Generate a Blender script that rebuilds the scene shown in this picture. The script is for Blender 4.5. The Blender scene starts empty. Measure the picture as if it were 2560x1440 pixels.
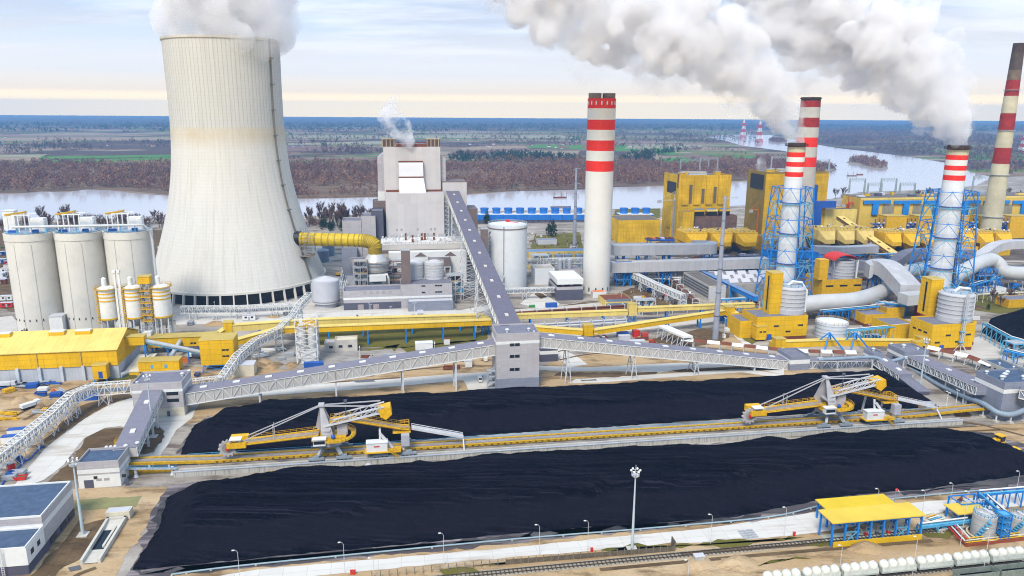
import bpy,math,random
import numpy as np
from mathutils import Vector,Matrix
random.seed(7)
rng=np.random.default_rng(7)
R=math.radians
scene=bpy.context.scene
COL=scene.collection
CAM_H,FOC,PITCH,ROLL=134.0,1867.0,R(13.25),R(0.34)
cam_d=bpy.data.cameras.new('camera')
cam=bpy.data.objects.new('camera',cam_d)
COL.objects.link(cam)
cam_d.sensor_fit='HORIZONTAL'
cam_d.sensor_width=36.0
cam_d.lens=36.0*FOC/2560.0
cam_d.clip_start=1.0
cam_d.clip_end=120000.0
cam.location=(0,0,CAM_H)
cam.matrix_world=Matrix.Translation((0,0,CAM_H))@Matrix.Rotation(math.pi/2-PITCH,4,'X')@Matrix.Rotation(ROLL,4,'Z')
scene.camera=cam
HAZE_D=8.5e-5
SUN_EL,SUN_AZ=R(50),R(198)
scene.view_settings.view_transform='Standard'
scene.view_settings.look='None'
scene.view_settings.exposure=0.60
scene.view_settings.gamma=1.0
sun_d=bpy.data.lights.new('sun','SUN')
sun_d.energy=2.5
sun_d.angle=R(20)
sun_d.color=(1.0,0.93,0.82)
sun=bpy.data.objects.new('sun',sun_d)
COL.objects.link(sun)
sdir=Vector((math.sin(SUN_AZ)*math.cos(SUN_EL),math.cos(SUN_AZ)*math.cos(SUN_EL),math.sin(SUN_EL)))
sun.rotation_euler=sdir.to_track_quat('Z','Y').to_euler()
sun.location=(0,0,600)
world=bpy.data.worlds.new('World')
scene.world=world
world.use_nodes=True
class NT:
 def __init__(s,tree):
  s.t=tree
  s.t.nodes.clear()
 def n(s,kind,_out=0,**kw):
  nd=s.t.nodes.new(kind)
  for k,v in kw.items():
   if k.startswith('i_'):
    key=k[2:]
    key=int(key)if key.isdigit()else key.replace('_',' ')
    sock=nd.inputs[key]
    if isinstance(v,bpy.types.NodeSocket):
     s.t.links.new(v,sock)
    else:
     if sock.type=='RGBA' and not hasattr(v,'__len__'):
      v=(v,v,v,1)
     if sock.type=='RGBA' and len(v)==3:
      v=(*v,1)
     sock.default_value=v
   else:
    setattr(nd,k,v)
  return nd
 def math(s,op,a,b=0.0,c=0.0,clamp=False):
  return s.n('ShaderNodeMath',operation=op,i_0=a,i_1=b,i_2=c,use_clamp=clamp).outputs[0]
 def vmath(s,op,a,b=(0,0,0)):
  nd=s.n('ShaderNodeVectorMath',operation=op,i_0=a,i_1=b)
  return nd.outputs['Value']if op=='DOT_PRODUCT' else nd.outputs[0]
 def mix(s,fac,a,b,bt='MIX'):
  nd=s.t.nodes.new('ShaderNodeMix')
  nd.data_type='RGBA'
  nd.blend_type=bt
  for sock,v in((nd.inputs[0],fac),(nd.inputs[6],a),(nd.inputs[7],b)):
   if isinstance(v,bpy.types.NodeSocket):
    s.t.links.new(v,sock)
   elif hasattr(v,'__len__'):
    sock.default_value=(*v[:3],1)
   else:
    sock.default_value=v if sock.type!='RGBA' else(v,v,v,1)
  return nd.outputs[2]
 def ramp(s,fac,stops,interp='LINEAR'):
  nd=s.t.nodes.new('ShaderNodeValToRGB')
  nd.color_ramp.interpolation=interp
  el=nd.color_ramp.elements
  while len(el)<len(stops):
   el.new(0.5)
  for e,(p,c)in zip(el,stops):
   e.position=p
   e.color=(*c,1)if hasattr(c,'__len__')else(c,c,c,1)
  s.t.links.new(fac,nd.inputs[0])
  return nd.outputs[0]
 def noise(s,vec,scale,detail=3,rough=.55):
  return s.n('ShaderNodeTexNoise',i_Vector=vec,i_Scale=scale,i_Detail=detail,i_Roughness=rough).outputs[0]
 def mapv(s,vec,scale=(1,1,1),rot=(0,0,0),loc=(0,0,0)):
  return s.n('ShaderNodeMapping',i_Vector=vec,i_Scale=scale,i_Rotation=rot,i_Location=loc).outputs[0]
w=NT(world.node_tree)
skyn=w.n('ShaderNodeTexSky',sky_type='NISHITA',sun_disc=False,sun_elevation=SUN_EL,sun_rotation=SUN_AZ,air_density=1.0,dust_density=1.2,ozone_density=1.0)
dirv=w.n('ShaderNodeTexCoord').outputs['Generated']
sx=w.n('ShaderNodeSeparateXYZ',i_0=dirv)
elev=sx.outputs[2]
den=w.math('MAXIMUM',w.math('ADD',elev,0.10),0.03)
pl=w.n('ShaderNodeCombineXYZ',i_0=w.math('DIVIDE',sx.outputs[0],den),i_1=w.math('DIVIDE',sx.outputs[1],den),i_2=0.0).outputs[0]
n1=w.noise(w.mapv(pl,(0.42,1.0,1.0),loc=(3.1,1.7,0)),0.75,7,.58)
n2=w.noise(w.mapv(pl,(0.5,1.2,1.0),loc=(8.3,4.2,0)),1.5,5,.6)
cover=w.ramp(n1,[(0.44,0.0),(0.54,0.7),(0.66,1.0)])
tone=w.mix(w.ramp(n2,[(0.40,0.0),(0.60,1.0)]),(4.6,5.1,6.5),(9.8,10.1,10.9))
blue=(3.6,6.4,10.2)
cl=w.mix(cover,blue,tone)
hc=w.mix(1.0,w.ramp(elev,[(0.0,(1.05,.74,.20)),(0.012,(1.03,.72,.20)),(0.024,(.47,.365,.215)),(0.045,(.33,.312,.285)),(0.11,(.295,.293,.295))]),(30.0,30.0,30.0),'MULTIPLY')
cl=w.mix(w.ramp(elev,[(0.0,1.0),(0.05,.96),(0.12,.35),(0.24,0.0)]),cl,hc)
skyc=w.mix(0.94,skyn.outputs[0],cl)
low=w.ramp(elev,[(0.495,0.0),(0.505,1.0)])
bg=w.n('ShaderNodeBackground',i_Color=skyc,i_Strength=0.078)
wo=w.n('ShaderNodeOutputWorld')
world.node_tree.links.new(bg.outputs[0],wo.inputs[0])
scene.cycles.max_bounces=16
scene.cycles.diffuse_bounces=1
scene.cycles.glossy_bounces=3
scene.cycles.transparent_max_bounces=24
scene.cycles.volume_bounces=6
scene.cycles.use_denoising=True
scene.cycles.denoising_prefilter='FAST'
scene.cycles.filter_width=1.1
scene.cycles.adaptive_threshold=.006
scene.cycles.caustics_reflective=False
scene.cycles.caustics_refractive=False
CP,SP,CR,SR=math.cos(PITCH),math.sin(PITCH),math.cos(ROLL),math.sin(ROLL)
def _ray(px,py):
 u,v=px-1280,py-720
 u,v=u*CR+v*SR,-u*SR+v*CR
 return u,FOC*CP-v*SP,-FOC*SP-v*CP
def G(px,py,z=0.0):
 a,b,c=_ray(px,py)
 t=(z-CAM_H)/c
 return Vector((a*t,b*t,z))
def AT(px,py,Y):
 a,b,c=_ray(px,py)
 t=Y/b
 return Vector((a*t,Y,CAM_H+c*t))
def row(x,y,z):
 X,dz=x,z-CAM_H
 zc=y*CP-dz*SP
 u,v=FOC*X/zc,FOC*(-y*SP-dz*CP)/zc
 return 720+u*SR+v*CR
def HT(p,py):
 lo,hi=-200.0,1200.0
 for _ in range(46):
  m=(lo+hi)/2
  if row(p[0],p[1],m)>py:
   lo=m
  else:
   hi=m
 return(lo+hi)/2
AXA=R(9.3)
E1=Vector((math.cos(AXA),math.sin(AXA),0))
E2=Vector((-math.sin(AXA),math.cos(AXA),0))
UP=Vector((0,0,1))
def V(x,y,z=0.0):
 return Vector((x,y,z))
def site(o,a,b=0.0,z=0.0):
 return Vector((o[0],o[1],0))+E1*a+E2*b+Vector((0,0,z))
OFF={}
class MB:
 def __init__(s):
  s.v,s.f,s.m=[],[],[]
 def add(s,vs,fs,mi=0):
  k=len(s.v)
  s.v+=[tuple(x)for x in vs]
  s.f+=[tuple(i+k for i in q)for q in fs]
  s.m+=[mi]*len(fs)
  return s
 def ob(s,o,ex,ey,ez,mi=0,mt=None,mb=None):
  o,ex,ey,ez=Vector(o),Vector(ex),Vector(ey),Vector(ez)
  vs=[o,o+ex,o+ex+ey,o+ey]
  vs+=[q+ez for q in vs]
  fs=[(0,3,2,1),(0,1,5,4),(1,2,6,5),(2,3,7,6),(3,0,4,7)]
  s.add(vs,fs,mi)
  s.add(vs,[(4,5,6,7)],mi if mt is None else mt)
  return s
 def box(s,c,sx,sy,sz,mi=0,a=None,mt=None):
  a=AXA if a is None else a
  e1,e2=Vector((math.cos(a),math.sin(a),0)),Vector((-math.sin(a),math.cos(a),0))
  o=Vector(c)-e1*sx/2-e2*sy/2
  return s.ob(o,e1*sx,e2*sy,UP*sz,mi,mt)
 def beam(s,a,b,w,h=None,mi=0,up=None):
  a,b=Vector(a),Vector(b)
  d=b-a
  if d.length<1e-6:
   return s
  h=w if h is None else h
  up=UP if up is None else Vector(up)
  if abs(d.normalized().dot(up))>.97:
   up=E1
  e1=d.cross(up).normalized()
  e2=e1.cross(d).normalized()
  return s.ob(a-e1*w/2-e2*h/2,e2*h,e1*w,d,mi)
 def poly(s,pts,mi=0):
  return s.add(pts,[tuple(range(len(pts)))],mi)
 def prism(s,pts,z0,z1,mi=0,mt=None):
  n=len(pts)
  area=sum(pts[i][0]*pts[(i+1)%n][1]-pts[(i+1)%n][0]*pts[i][1]for i in range(n))
  if area<0:
   pts=pts[::-1]
  vs=[(q[0],q[1],z0)for q in pts]+[(q[0],q[1],z1)for q in pts]
  fs=[(i,(i+1)%n,n+(i+1)%n,n+i)for i in range(n)]+[tuple(range(n))[::-1]]
  s.add(vs,fs,mi)
  s.add(vs,[tuple(range(n,2*n))],mi if mt is None else mt)
  return s
 def lathe(s,c,prof,n=24,mi=0,cap0=False,cap1=True,a0=0.0,a1=2*math.pi):
  full=abs(a1-a0-2*math.pi)<1e-6
  k=n if full else n+1
  vs,fs=[],[]
  for r,z in prof:
   for i in range(k):
    t=a0+(a1-a0)*i/n
    vs.append((c[0]+r*math.cos(t),c[1]+r*math.sin(t),c[2]+z))
  for j in range(len(prof)-1):
   for i in range(n):
    i2=(i+1)%k
    fs.append((j*k+i,j*k+i2,(j+1)*k+i2,(j+1)*k+i))
  if cap1 and prof[-1][0]>1e-4:
   fs.append(tuple((len(prof)-1)*k+i for i in range(k)))
  if cap0 and prof[0][0]>1e-4:
   fs.append(tuple(range(k))[::-1])
  return s.add(vs,fs,mi)
 def cyl(s,c,r,h,n=24,mi=0,r1=None,cap0=False):
  return s.lathe(c,[(r,0),(r if r1 is None else r1,h)],n,mi,cap0)
 def ring(s,c,r,w,h,n=24,mi=0):
  return s.lathe(c,[(r,0),(r+w,0),(r+w,h),(r,h),(r,0)],n,mi,cap1=False)
 def tube(s,pts,r,n=10,mi=0,cap=True,closed=False):
  pts=[Vector(p)for p in pts]
  rs=r if hasattr(r,'__len__')else[r]*len(pts)
  k=len(pts)
  vs=[]
  prev=None
  for i,p in enumerate(pts):
   if closed:
    d=pts[(i+1)%k]-pts[i-1]
   else:
    d=pts[min(i+1,k-1)]-pts[max(i-1,0)]
   d.normalize()
   ref=UP if abs(d.z)<.95 else E2
   e1=d.cross(ref).normalized()
   if prev is not None and e1.dot(prev)<0:
    e1=-e1
   prev=e1
   e2=d.cross(e1)
   for j in range(n):
    t=2*math.pi*j/n
    vs.append(p+(e1*math.cos(t)+e2*math.sin(t))*rs[i])
  fs=[]
  for i in range(k if closed else k-1):
   a,b=i*n,((i+1)%k)*n
   for j in range(n):
    fs.append((a+j,a+(j+1)%n,b+(j+1)%n,b+j))
  if cap and not closed:
   fs+=[tuple(range(n))[::-1],tuple((k-1)*n+j for j in range(n))]
  return s.add(vs,fs,mi)
 def sph(s,c,r,n=12,m=7,mi=0,sz=1.0,half=False):
  lo=0.0 if half else-math.pi/2
  prof=[(max(r*math.cos(lo+(math.pi/2-lo)*i/m),1e-3),r*sz*math.sin(lo+(math.pi/2-lo)*i/m))for i in range(m+1)]
  return s.lathe(c,prof,n,mi)
 def strip(s,left,right,mi=0):
  n=len(left)
  return s.add(list(left)+list(right),[(i,n+i,n+i+1,i+1)for i in range(n-1)],mi)
 def build(s,name,mats,parent=None,smooth=False,loc=None):
  if not isinstance(mats,(list,tuple)):
   mats=[mats]
  off=OFF.get(parent.name,Vector())if parent else(Vector(loc)if loc is not None else Vector())
  me=bpy.data.meshes.new(name)
  va=np.array(s.v,dtype=np.float64).reshape(-1,3)-np.array(off)
  me.from_pydata(va.tolist(),[],s.f)
  for mm in mats:
   me.materials.append(mm)
  if len(mats)>1:
   me.polygons.foreach_set('material_index',s.m)
  if smooth:
   me.polygons.foreach_set('use_smooth',[True]*len(s.f))
   try:
    me.set_sharp_from_angle(angle=R(38))
   except Exception:
    pass
  o=bpy.data.objects.new(name,me)
  COL.objects.link(o)
  if parent:
   o.parent=parent
   OFF[o.name]=off
  elif loc is not None:
   o.location=off
   OFF[o.name]=off
  return o
def tag(o,label=None,cat=None,group=None,kind=None):
 if label:
  o['label']=label
 if cat:
  o['category']=cat
 if group:
  o['group']=group
 if kind:
  o['kind']=kind
 return o
def thing(name,label,cat,loc=(0,0,0),group=None):
 o=bpy.data.objects.new(name,None)
 o.empty_display_size=1
 COL.objects.link(o)
 o.location=Vector(loc)
 OFF[o.name]=Vector(loc)
 return tag(o,label,cat,group)
def dup(root,loc,rz=None,label=None,group=None,sc=None):
 r=root.copy()
 COL.objects.link(r)
 r.location=loc
 if rz is not None:
  r.rotation_euler=(0,0,rz)
 if sc is not None:
  r.scale=(sc,sc,sc)if not hasattr(sc,'__len__')else sc
 if label:
  r['label']=label
 if group:
  r['group']=group
 for ch in list(root.children):
  c=ch.copy()
  COL.objects.link(c)
  c.parent=r
  for g in ch.children:
   d=g.copy()
   COL.objects.link(d)
   d.parent=c
 return r
def _wall_uv(t):
 geo=t.n('ShaderNodeNewGeometry')
 tang=t.vmath('NORMALIZE',t.vmath('CROSS_PRODUCT',geo.outputs['Normal'],(0,0,1)))
 u=t.vmath('DOT_PRODUCT',geo.outputs['Position'],tang)
 z=t.n('ShaderNodeSeparateXYZ',i_0=geo.outputs['Position']).outputs[2]
 return u,z,geo.outputs['Position']
MATS={}
def mat(name,col,rough=.75,var=.16,scale=.25,streak=0.0,panel=None,ribs=None,metal=0.0,dirt=None,dirtamt=.5,bump=0.0,spec=.3,hoop=None,hoopamt=.35,seam=.62):
 if name in MATS:
  return MATS[name]
 m=bpy.data.materials.new(name)
 m.use_nodes=True
 t=NT(m.node_tree)
 u,z,pos=_wall_uv(t)
 c=t.mix(t.ramp(t.noise(pos,scale,5),[(.3,0.0),(.7,1.0)]),tuple(x*(1-var)for x in col),tuple(min(.95,x*(1+var*.6))for x in col))
 fine=t.noise(pos,2.3,3)
 c=t.mix(t.math('MULTIPLY',fine,var*.9),c,tuple(x*.6 for x in col))
 if streak:
  sv=t.n('ShaderNodeCombineXYZ',i_0=t.math('MULTIPLY',u,1.1),i_1=t.math('MULTIPLY',z,0.05),i_2=0.0).outputs[0]
  c=t.mix(t.math('MULTIPLY',t.ramp(t.noise(sv,1.0,4,.6),[(.48,0.0),(.72,1.0)]),streak),c,dirt or tuple(x*.45 for x in col))
 elif dirt:
  c=t.mix(t.math('MULTIPLY',t.ramp(t.noise(pos,scale*2.7,6,.65),[(.5,0.0),(.68,1.0)]),dirtamt),c,dirt)
 if panel:
  vv=t.n('ShaderNodeCombineXYZ',i_0=u,i_1=z,i_2=0.0).outputs[0]
  bt=t.n('ShaderNodeTexBrick',offset=0.0,i_Vector=vv,i_Color1=(1,1,1),i_Color2=(.90,.90,.90),i_Mortar=(seam,seam,seam),i_Scale=1.0,i_Mortar_Size=.07,i_Brick_Width=panel[0],i_Row_Height=panel[1])
  c=t.mix(1.0,c,bt.outputs[0],'MULTIPLY')
 if hoop:
  s_=t.math('FRACT',t.math('DIVIDE',z,hoop))
  c=t.mix(t.math('MULTIPLY',t.math('LESS_THAN',s_,.12),hoopamt),c,tuple(x*.35 for x in col))
 bs=t.n('ShaderNodeBsdfPrincipled',i_Base_Color=c,i_Roughness=rough,i_Metallic=metal)
 bs.inputs['Specular IOR Level'].default_value=spec
 if ribs:
  wv=t.math('SINE',t.math('MULTIPLY',u,2*math.pi/ribs))
  b=t.n('ShaderNodeBump',i_Strength=.35,i_Distance=.08,i_Height=wv)
  m.node_tree.links.new(b.outputs[0],bs.inputs['Normal'])
 elif bump:
  b=t.n('ShaderNodeBump',i_Strength=.6,i_Distance=bump,i_Height=t.noise(pos,scale*6,6,.6))
  m.node_tree.links.new(b.outputs[0],bs.inputs['Normal'])
 out=t.n('ShaderNodeOutputMaterial')
 m.node_tree.links.new(bs.outputs[0],out.inputs[0])
 MATS[name]=m
 return m
YEL=mat('yellow_cladding',(.86,.50,.002),.6,.14,.08,ribs=.6,streak=.28,dirt=(.42,.25,.03),panel=(6,3))
YELP=mat('pale_yellow_roof',(.86,.64,.17),.6,.12,.08,ribs=.9,dirt=(.55,.40,.14),dirtamt=.35,panel=(5,50))
YELD=mat('weathered_yellow_cladding',(.78,.47,.010),.7,.28,.05,streak=.5,dirt=(.26,.15,.03),panel=(6,4))
YELM=mat('yellow_machine_paint',(.80,.45,.008),.5,.18,.5,dirt=(.25,.14,.03),dirtamt=.4)
BLU=mat('blue_steel',(.012,.22,.66),.5,.2,.3)
BLUD=mat('dark_blue_paint',(.02,.10,.42),.5,.2,.3)
CYAN=mat('pale_blue_steel',(.10,.42,.66),.5,.2,.3)
WHT=mat('white_paint',(.78,.78,.76),.55,.08,.4)
WST=mat('white_galvanised_steel',(.62,.64,.66),.5,.12,.6)
STL=mat('grey_steel',(.40,.42,.45),.5,.15,.4)
GRYW=mat('grey_metal_panels',(.50,.47,.48),.55,.08,.1,panel=(3.2,1.1),seam=.80,streak=.18,dirt=(.34,.32,.33))
GRYL=mat('pale_grey_panels',(.60,.57,.57),.55,.06,.1,panel=(5.5,60.0),seam=.84)
GRYD=mat('dark_grey_panels',(.10,.10,.14),.5,.15,.2)
GRYB=mat('blue_grey_panels',(.27,.29,.36),.55,.1,.2,panel=(3.2,1.1),seam=.78)
ROOF=mat('grey_roof_felt',(.20,.20,.25),.85,.18,.35)
ROOFB=mat('blue_grey_roof_felt',(.075,.115,.19),.9,.25,.5)
GALR=mat('grey_gallery_roof',(.22,.21,.26),.7,.12,.3,ribs=1.0)
GALW=mat('gallery_wall',(.52,.49,.46),.6,.06,.2)
CONC=mat('concrete',(.55,.52,.46),.85,.15,.12,dirt=(.30,.27,.22),dirtamt=.4)
CONCS=mat('streaked_concrete',(.52,.50,.45),.85,.12,.3,streak=.75,dirt=(.08,.07,.06))
SILO=mat('silo_concrete',(.70,.67,.605),.85,.08,.04,dirt=(.57,.55,.50),dirtamt=.5)
DARK=mat('dark_opening',(.012,.013,.02),.4,.1,.5)
GLS=mat('window_glass',(.02,.025,.035),.15,.1,.5,spec=.6)
RUST=mat('rusty_brown_steel',(.20,.06,.03),.7,.3,.5)
RED=mat('red_paint',(.62,.03,.02),.55,.12,.3)
ORG=mat('orange_paint',(.75,.18,.02),.5,.12,.3)
GRN=mat('green_paint',(.05,.30,.08),.5,.2,.3)
TNK=mat('tank_grey',(.56,.56,.60),.5,.07,.2)
TNKW=mat('tank_white',(.72,.74,.76),.5,.06,.2)
DUCT=mat('duct_aluminium',(.58,.57,.58),.45,.08,.15,metal=.15,panel=(5,50))
BRN=mat('brown_panel',(.20,.15,.14),.6,.15,.3)
BLK=mat('black_rubber',(.015,.015,.018),.8,.2,.5)
# === SETTING
def ground_material():
 m=bpy.data.materials.new('farmland')
 m.use_nodes=True
 t=NT(m.node_tree)
 pos=t.n('ShaderNodeNewGeometry').outputs['Position']
 warp=t.n('ShaderNodeTexNoise',i_Vector=pos,i_Scale=.0012,i_Detail=3).outputs['Color']
 p2=t.vmath('ADD',pos,t.vmath('MULTIPLY',t.vmath('SUBTRACT',warp,(.5,.5,.5)),(260,260,0)))
 pr=t.mapv(p2,rot=(0,0,R(-6)))
 bt=t.n('ShaderNodeTexBrick',offset=.37,offset_frequency=2,i_Vector=pr,i_Color1=(0,0,0),i_Color2=(1,1,1),i_Mortar=(.2,.2,.2),i_Scale=1.0,i_Mortar_Size=3.0,i_Brick_Width=420.0,i_Row_Height=75.0)
 fld=t.ramp(bt.outputs[0],[(0,(.25,.17,.12)),(.2,(.12,.22,.05)),(.36,(.30,.22,.17)),(.5,(.22,.19,.13)),(.62,(.36,.30,.22)),(.78,(.08,.24,.04)),(.86,(.25,.16,.14))],'CONSTANT')
 big=t.noise(pos,.0011,6,.6)
 c=t.mix(t.ramp(big,[(.50,0.0),(.55,1.0)]),fld,(.10,.075,.07))
 ys=t.n('ShaderNodeSeparateXYZ',i_0=pos).outputs[1]
 far=t.ramp(t.math('ADD',t.math('DIVIDE',ys,14000.0),t.math('MULTIPLY',t.math('SUBTRACT',t.noise(pos,.0005,4),.5),.25)),[(.42,0.0),(.50,1.0)])
 fc=t.mix(t.noise(pos,.002,5),(.030,.034,.034),(.075,.066,.062))
 c=t.mix(far,c,fc)
 c=t.mix(t.math('MULTIPLY',t.noise(pos,.02,4),.5),c,(.11,.085,.065))
 bs=t.n('ShaderNodeBsdfDiffuse',i_Color=c)
 o=t.n('ShaderNodeOutputMaterial')
 m.node_tree.links.new(bs.outputs[0],o.inputs[0])
 return m
def soil_material(name,a,b,d,sc=.05,damt=.8,lo=.52,stretch=True):
 m=bpy.data.materials.new(name)
 m.use_nodes=True
 t=NT(m.node_tree)
 pos=t.n('ShaderNodeNewGeometry').outputs['Position']
 pr=t.mapv(pos,scale=(.45,1.3,1)if stretch else(1,1,1),rot=(0,0,-AXA))
 c=t.mix(t.ramp(t.noise(pr,sc,7,.62),[(.34,0.0),(.66,1.0)]),a,b)
 c=t.mix(t.math('MULTIPLY',t.ramp(t.noise(pr,sc*1.9,8,.68),[(lo,0.0),(lo+.12,1.0)]),damt),c,d)
 c=t.mix(t.math('MULTIPLY',t.noise(pos,.9,4,.65),.55),c,tuple(x*.45 for x in a))
 bp=t.n('ShaderNodeBump',i_Strength=.7,i_Distance=.5,i_Height=t.noise(pos,.5,6,.65))
 bs=t.n('ShaderNodeBsdfPrincipled',i_Base_Color=c,i_Roughness=.95,i_Normal=bp.outputs[0])
 bs.inputs['Specular IOR Level'].default_value=.1
 o=t.n('ShaderNodeOutputMaterial')
 m.node_tree.links.new(bs.outputs[0],o.inputs[0])
 return m
def road_material(name,a,joint,dark,lo=.56):
 m=bpy.data.materials.new(name)
 m.use_nodes=True
 t=NT(m.node_tree)
 pos=t.n('ShaderNodeNewGeometry').outputs['Position']
 pr=t.mapv(pos,rot=(0,0,-AXA))
 bt=t.n('ShaderNodeTexBrick',offset=0.0,i_Vector=pr,i_Color1=(1,1,1),i_Color2=(.93,.93,.92),i_Mortar=(.72,.70,.66),i_Scale=1.0,i_Mortar_Size=.06,i_Brick_Width=joint[0],i_Row_Height=joint[1])
 c=t.mix(1.0,t.mix(t.noise(pos,.06,5),a,tuple(x*.84 for x in a)),bt.outputs[0],'MULTIPLY')
 c=t.mix(t.math('MULTIPLY',t.ramp(t.noise(t.mapv(pr,(.12,1.0,1)),.22,6,.6),[(lo,0.0),(lo+.14,1.0)]),.75),c,dark)
 bs=t.n('ShaderNodeBsdfPrincipled',i_Base_Color=c,i_Roughness=.9)
 bs.inputs['Specular IOR Level'].default_value=.15
 o=t.n('ShaderNodeOutputMaterial')
 m.node_tree.links.new(bs.outputs[0],o.inputs[0])
 return m
def water_material():
 m=bpy.data.materials.new('river_water')
 m.use_nodes=True
 t=NT(m.node_tree)
 pos=t.n('ShaderNodeNewGeometry').outputs['Position']
 h=t.noise(t.mapv(pos,(1,2.2,1)),.35,4)
 bp=t.n('ShaderNodeBump',i_Strength=.02,i_Distance=.2,i_Height=h)
 c=t.mix(t.noise(pos,.006,4),(.50,.48,.50),(.58,.56,.58))
 bs=t.n('ShaderNodeBsdfPrincipled',i_Base_Color=c,i_Roughness=.10,i_IOR=1.5,i_Normal=bp.outputs[0])
 bs.inputs['Specular IOR Level'].default_value=.9
 o=t.n('ShaderNodeOutputMaterial')
 m.node_tree.links.new(bs.outputs[0],o.inputs[0])
 return m
SAND=soil_material('sandy_soil',(.46,.30,.145),(.64,.48,.30),(.17,.11,.06),.05,.9,.50)
SITE=soil_material('plant_ground',(.30,.255,.21),(.58,.53,.47),(.12,.09,.07),.035,.9,.49)
SOIL=soil_material('brown_soil',(.13,.085,.045),(.22,.15,.085),(.07,.045,.03),.09,.7,.5)
GRASS=soil_material('dry_grass',(.11,.11,.02),(.21,.18,.04),(.22,.16,.08),.05,.6,.55)
OLIVE=soil_material('olive_gravel',(.28,.27,.12),(.35,.33,.16),(.24,.22,.10),.2,.4,.5,False)
DUST=soil_material('coal_dust',(.05,.048,.055),(.14,.13,.13),(.015,.015,.02),.08,.8,.5)
ROAD=road_material('white_concrete_road',(.70,.67,.62),(7.0,5.0),(.42,.36,.29),.54)
ROADG=road_material('grey_concrete_road',(.62,.58,.53),(9.0,6.0),(.36,.30,.24),.55)
SLAB=road_material('coal_stained_slabs',(.30,.26,.265),(4.5,2.6),(.02,.018,.024),.40)
ASPH=road_material('asphalt',(.16,.155,.155),(60.0,30.0),(.09,.085,.08),.5)
def vnoise(x,y,seed=0):
 def h(i,j):
  n=(i*374761393+j*668265263+seed*1274126177)&0xffffffff
  n=((n^(n>>13))*1274126177)&0xffffffff
  return((n^(n>>16))&0xffff)/65535.0
 xi,yi=np.floor(x).astype(np.int64),np.floor(y).astype(np.int64)
 fx,fy=x-xi,y-yi
 fx,fy=fx*fx*(3-2*fx),fy*fy*(3-2*fy)
 return(h(xi,yi)*(1-fx)+h(xi+1,yi)*fx)*(1-fy)+(h(xi,yi+1)*(1-fx)+h(xi+1,yi+1)*fx)*fy
def sheet(name,pts,m,z,kind='structure'):
 o=MB().poly([Vector((p[0],p[1],z))for p in pts],0).build(name,m)
 if o.data.polygons[0].normal.z<0:
  o.data.flip_normals()
 return tag(o,kind=kind)
def psheet(name,px,m,z,rough=None):
 rough=(.3 if 'road' in name else 1.3)if rough is None else rough
 P_=[G(*p)for p in px]
 out=[]
 for i,a in enumerate(P_):
  b=P_[(i+1)%len(P_)]
  n=max(1,min(60,int((b-a).length/2.5)))
  for k in range(n):
   q=a.lerp(b,k/n)
   w_=min(k,n-k,2)/2
   s=vnoise(np.array([q.x*.22,q.x*.6]),np.array([q.y*.22,q.y*.6]),5)-.5
   d=(b-a).normalized()
   out.append(q+Vector((-d.y,d.x,0))*float(s[0]*2+s[1])*rough*w_)
 return sheet(name,out,m,z)
def smooth_line(pts,n=6):
 P_=[Vector(p)for p in pts]
 out=[]
 for i in range(len(P_)-1):
  a,b,c,d=P_[max(i-1,0)],P_[i],P_[i+1],P_[min(i+2,len(P_)-1)]
  for k in range(n):
   t=k/n
   out.append(.5*((2*b)+(c-a)*t+(2*a-5*b+4*c-d)*t*t+(3*b-a-3*c+d)*t**3))
 return out+[P_[-1]]
def ribbon(name,pts,wid,m,z):
 c=smooth_line([Vector((p[0],p[1],0))for p in pts])
 L_,R_=[],[]
 for i,p in enumerate(c):
  d=(c[min(i+1,len(c)-1)]-c[max(i-1,0)]).normalized()
  nn=Vector((-d.y,d.x,0))*wid/2
  L_.append(p+nn+UP*z)
  R_.append(p-nn+UP*z)
 return tag(MB().strip(R_,L_).build(name,m),kind='structure')
sheet('ground',[(-20500,-400),(20500,-400),(20500,18000),(-20500,18000)],ground_material(),-.9)
near_bank=[(-900,556),(0,549),(430,545),(750,540),(960,535),(1190,528),(1640,521),(1850,514),(2080,497),(2150,480),(2330,474),(2440,464),(2476,445),(2560,440),(3200,440)]
far_bank=[(2475,441),(2435,432),(2367,407),(2295,395),(2220,385),(2095,370),(2042,361),(1980,347),(1925,337),(1870,336),(1790,338),(1762,343),(1810,351),(1855,364),(1920,372),(1960,377),(2035,397),(2085,414),(2092,424),(2060,435),(1960,446),(1830,456),(1720,463),(1600,466),(1530,467),(1460,473),(1280,478),(1170,486),(952,492),(750,497),(427,489),(330,482),(274,475),(215,473),(170,480),(105,478),(40,484),(0,484),(-300,488),(-900,492)]
sheet('river',[G(*p)for p in near_bank[:-2]]+[G(*p)for p in far_bank],water_material(),-.45)
bank=[G(*p)for p in near_bank]
sheet('plant_ground',[Vector((-1900,-300,0)),Vector((1900,-300,0))]+[b for b in bank[::-1]],SITE,0)
psheet('sand_yard',[(-60,1160),(-60,958),(120,950),(330,925),(560,915),(700,880),(800,930),(880,900),(1230,890),(1240,985),(880,1010),(470,1060),(300,1010),(200,1050),(60,1160)],SAND,.04)
psheet('sand_yard',[(1350,985),(1350,915),(1480,880),(1560,860),(1720,830),(1830,840),(1960,900),(2330,1000),(2300,1040),(2000,950),(1600,965)],SAND,.04)
psheet('sand_yard',[(-60,1500),(-60,1240),(200,1220),(430,1215),(380,1300),(300,1420),(260,1500)],SAND,.04)
psheet('sand_strip',[(330,1500),(330,1430),(700,1395),(1600,1318),(1980,1275),(2240,1225),(2600,1180),(2700,1260),(2700,1500)],SAND,.04)
psheet('sand_yard',[(2100,1085),(2700,1050),(2700,1150),(2500,1110),(2300,1080)],SAND,.045)
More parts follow.
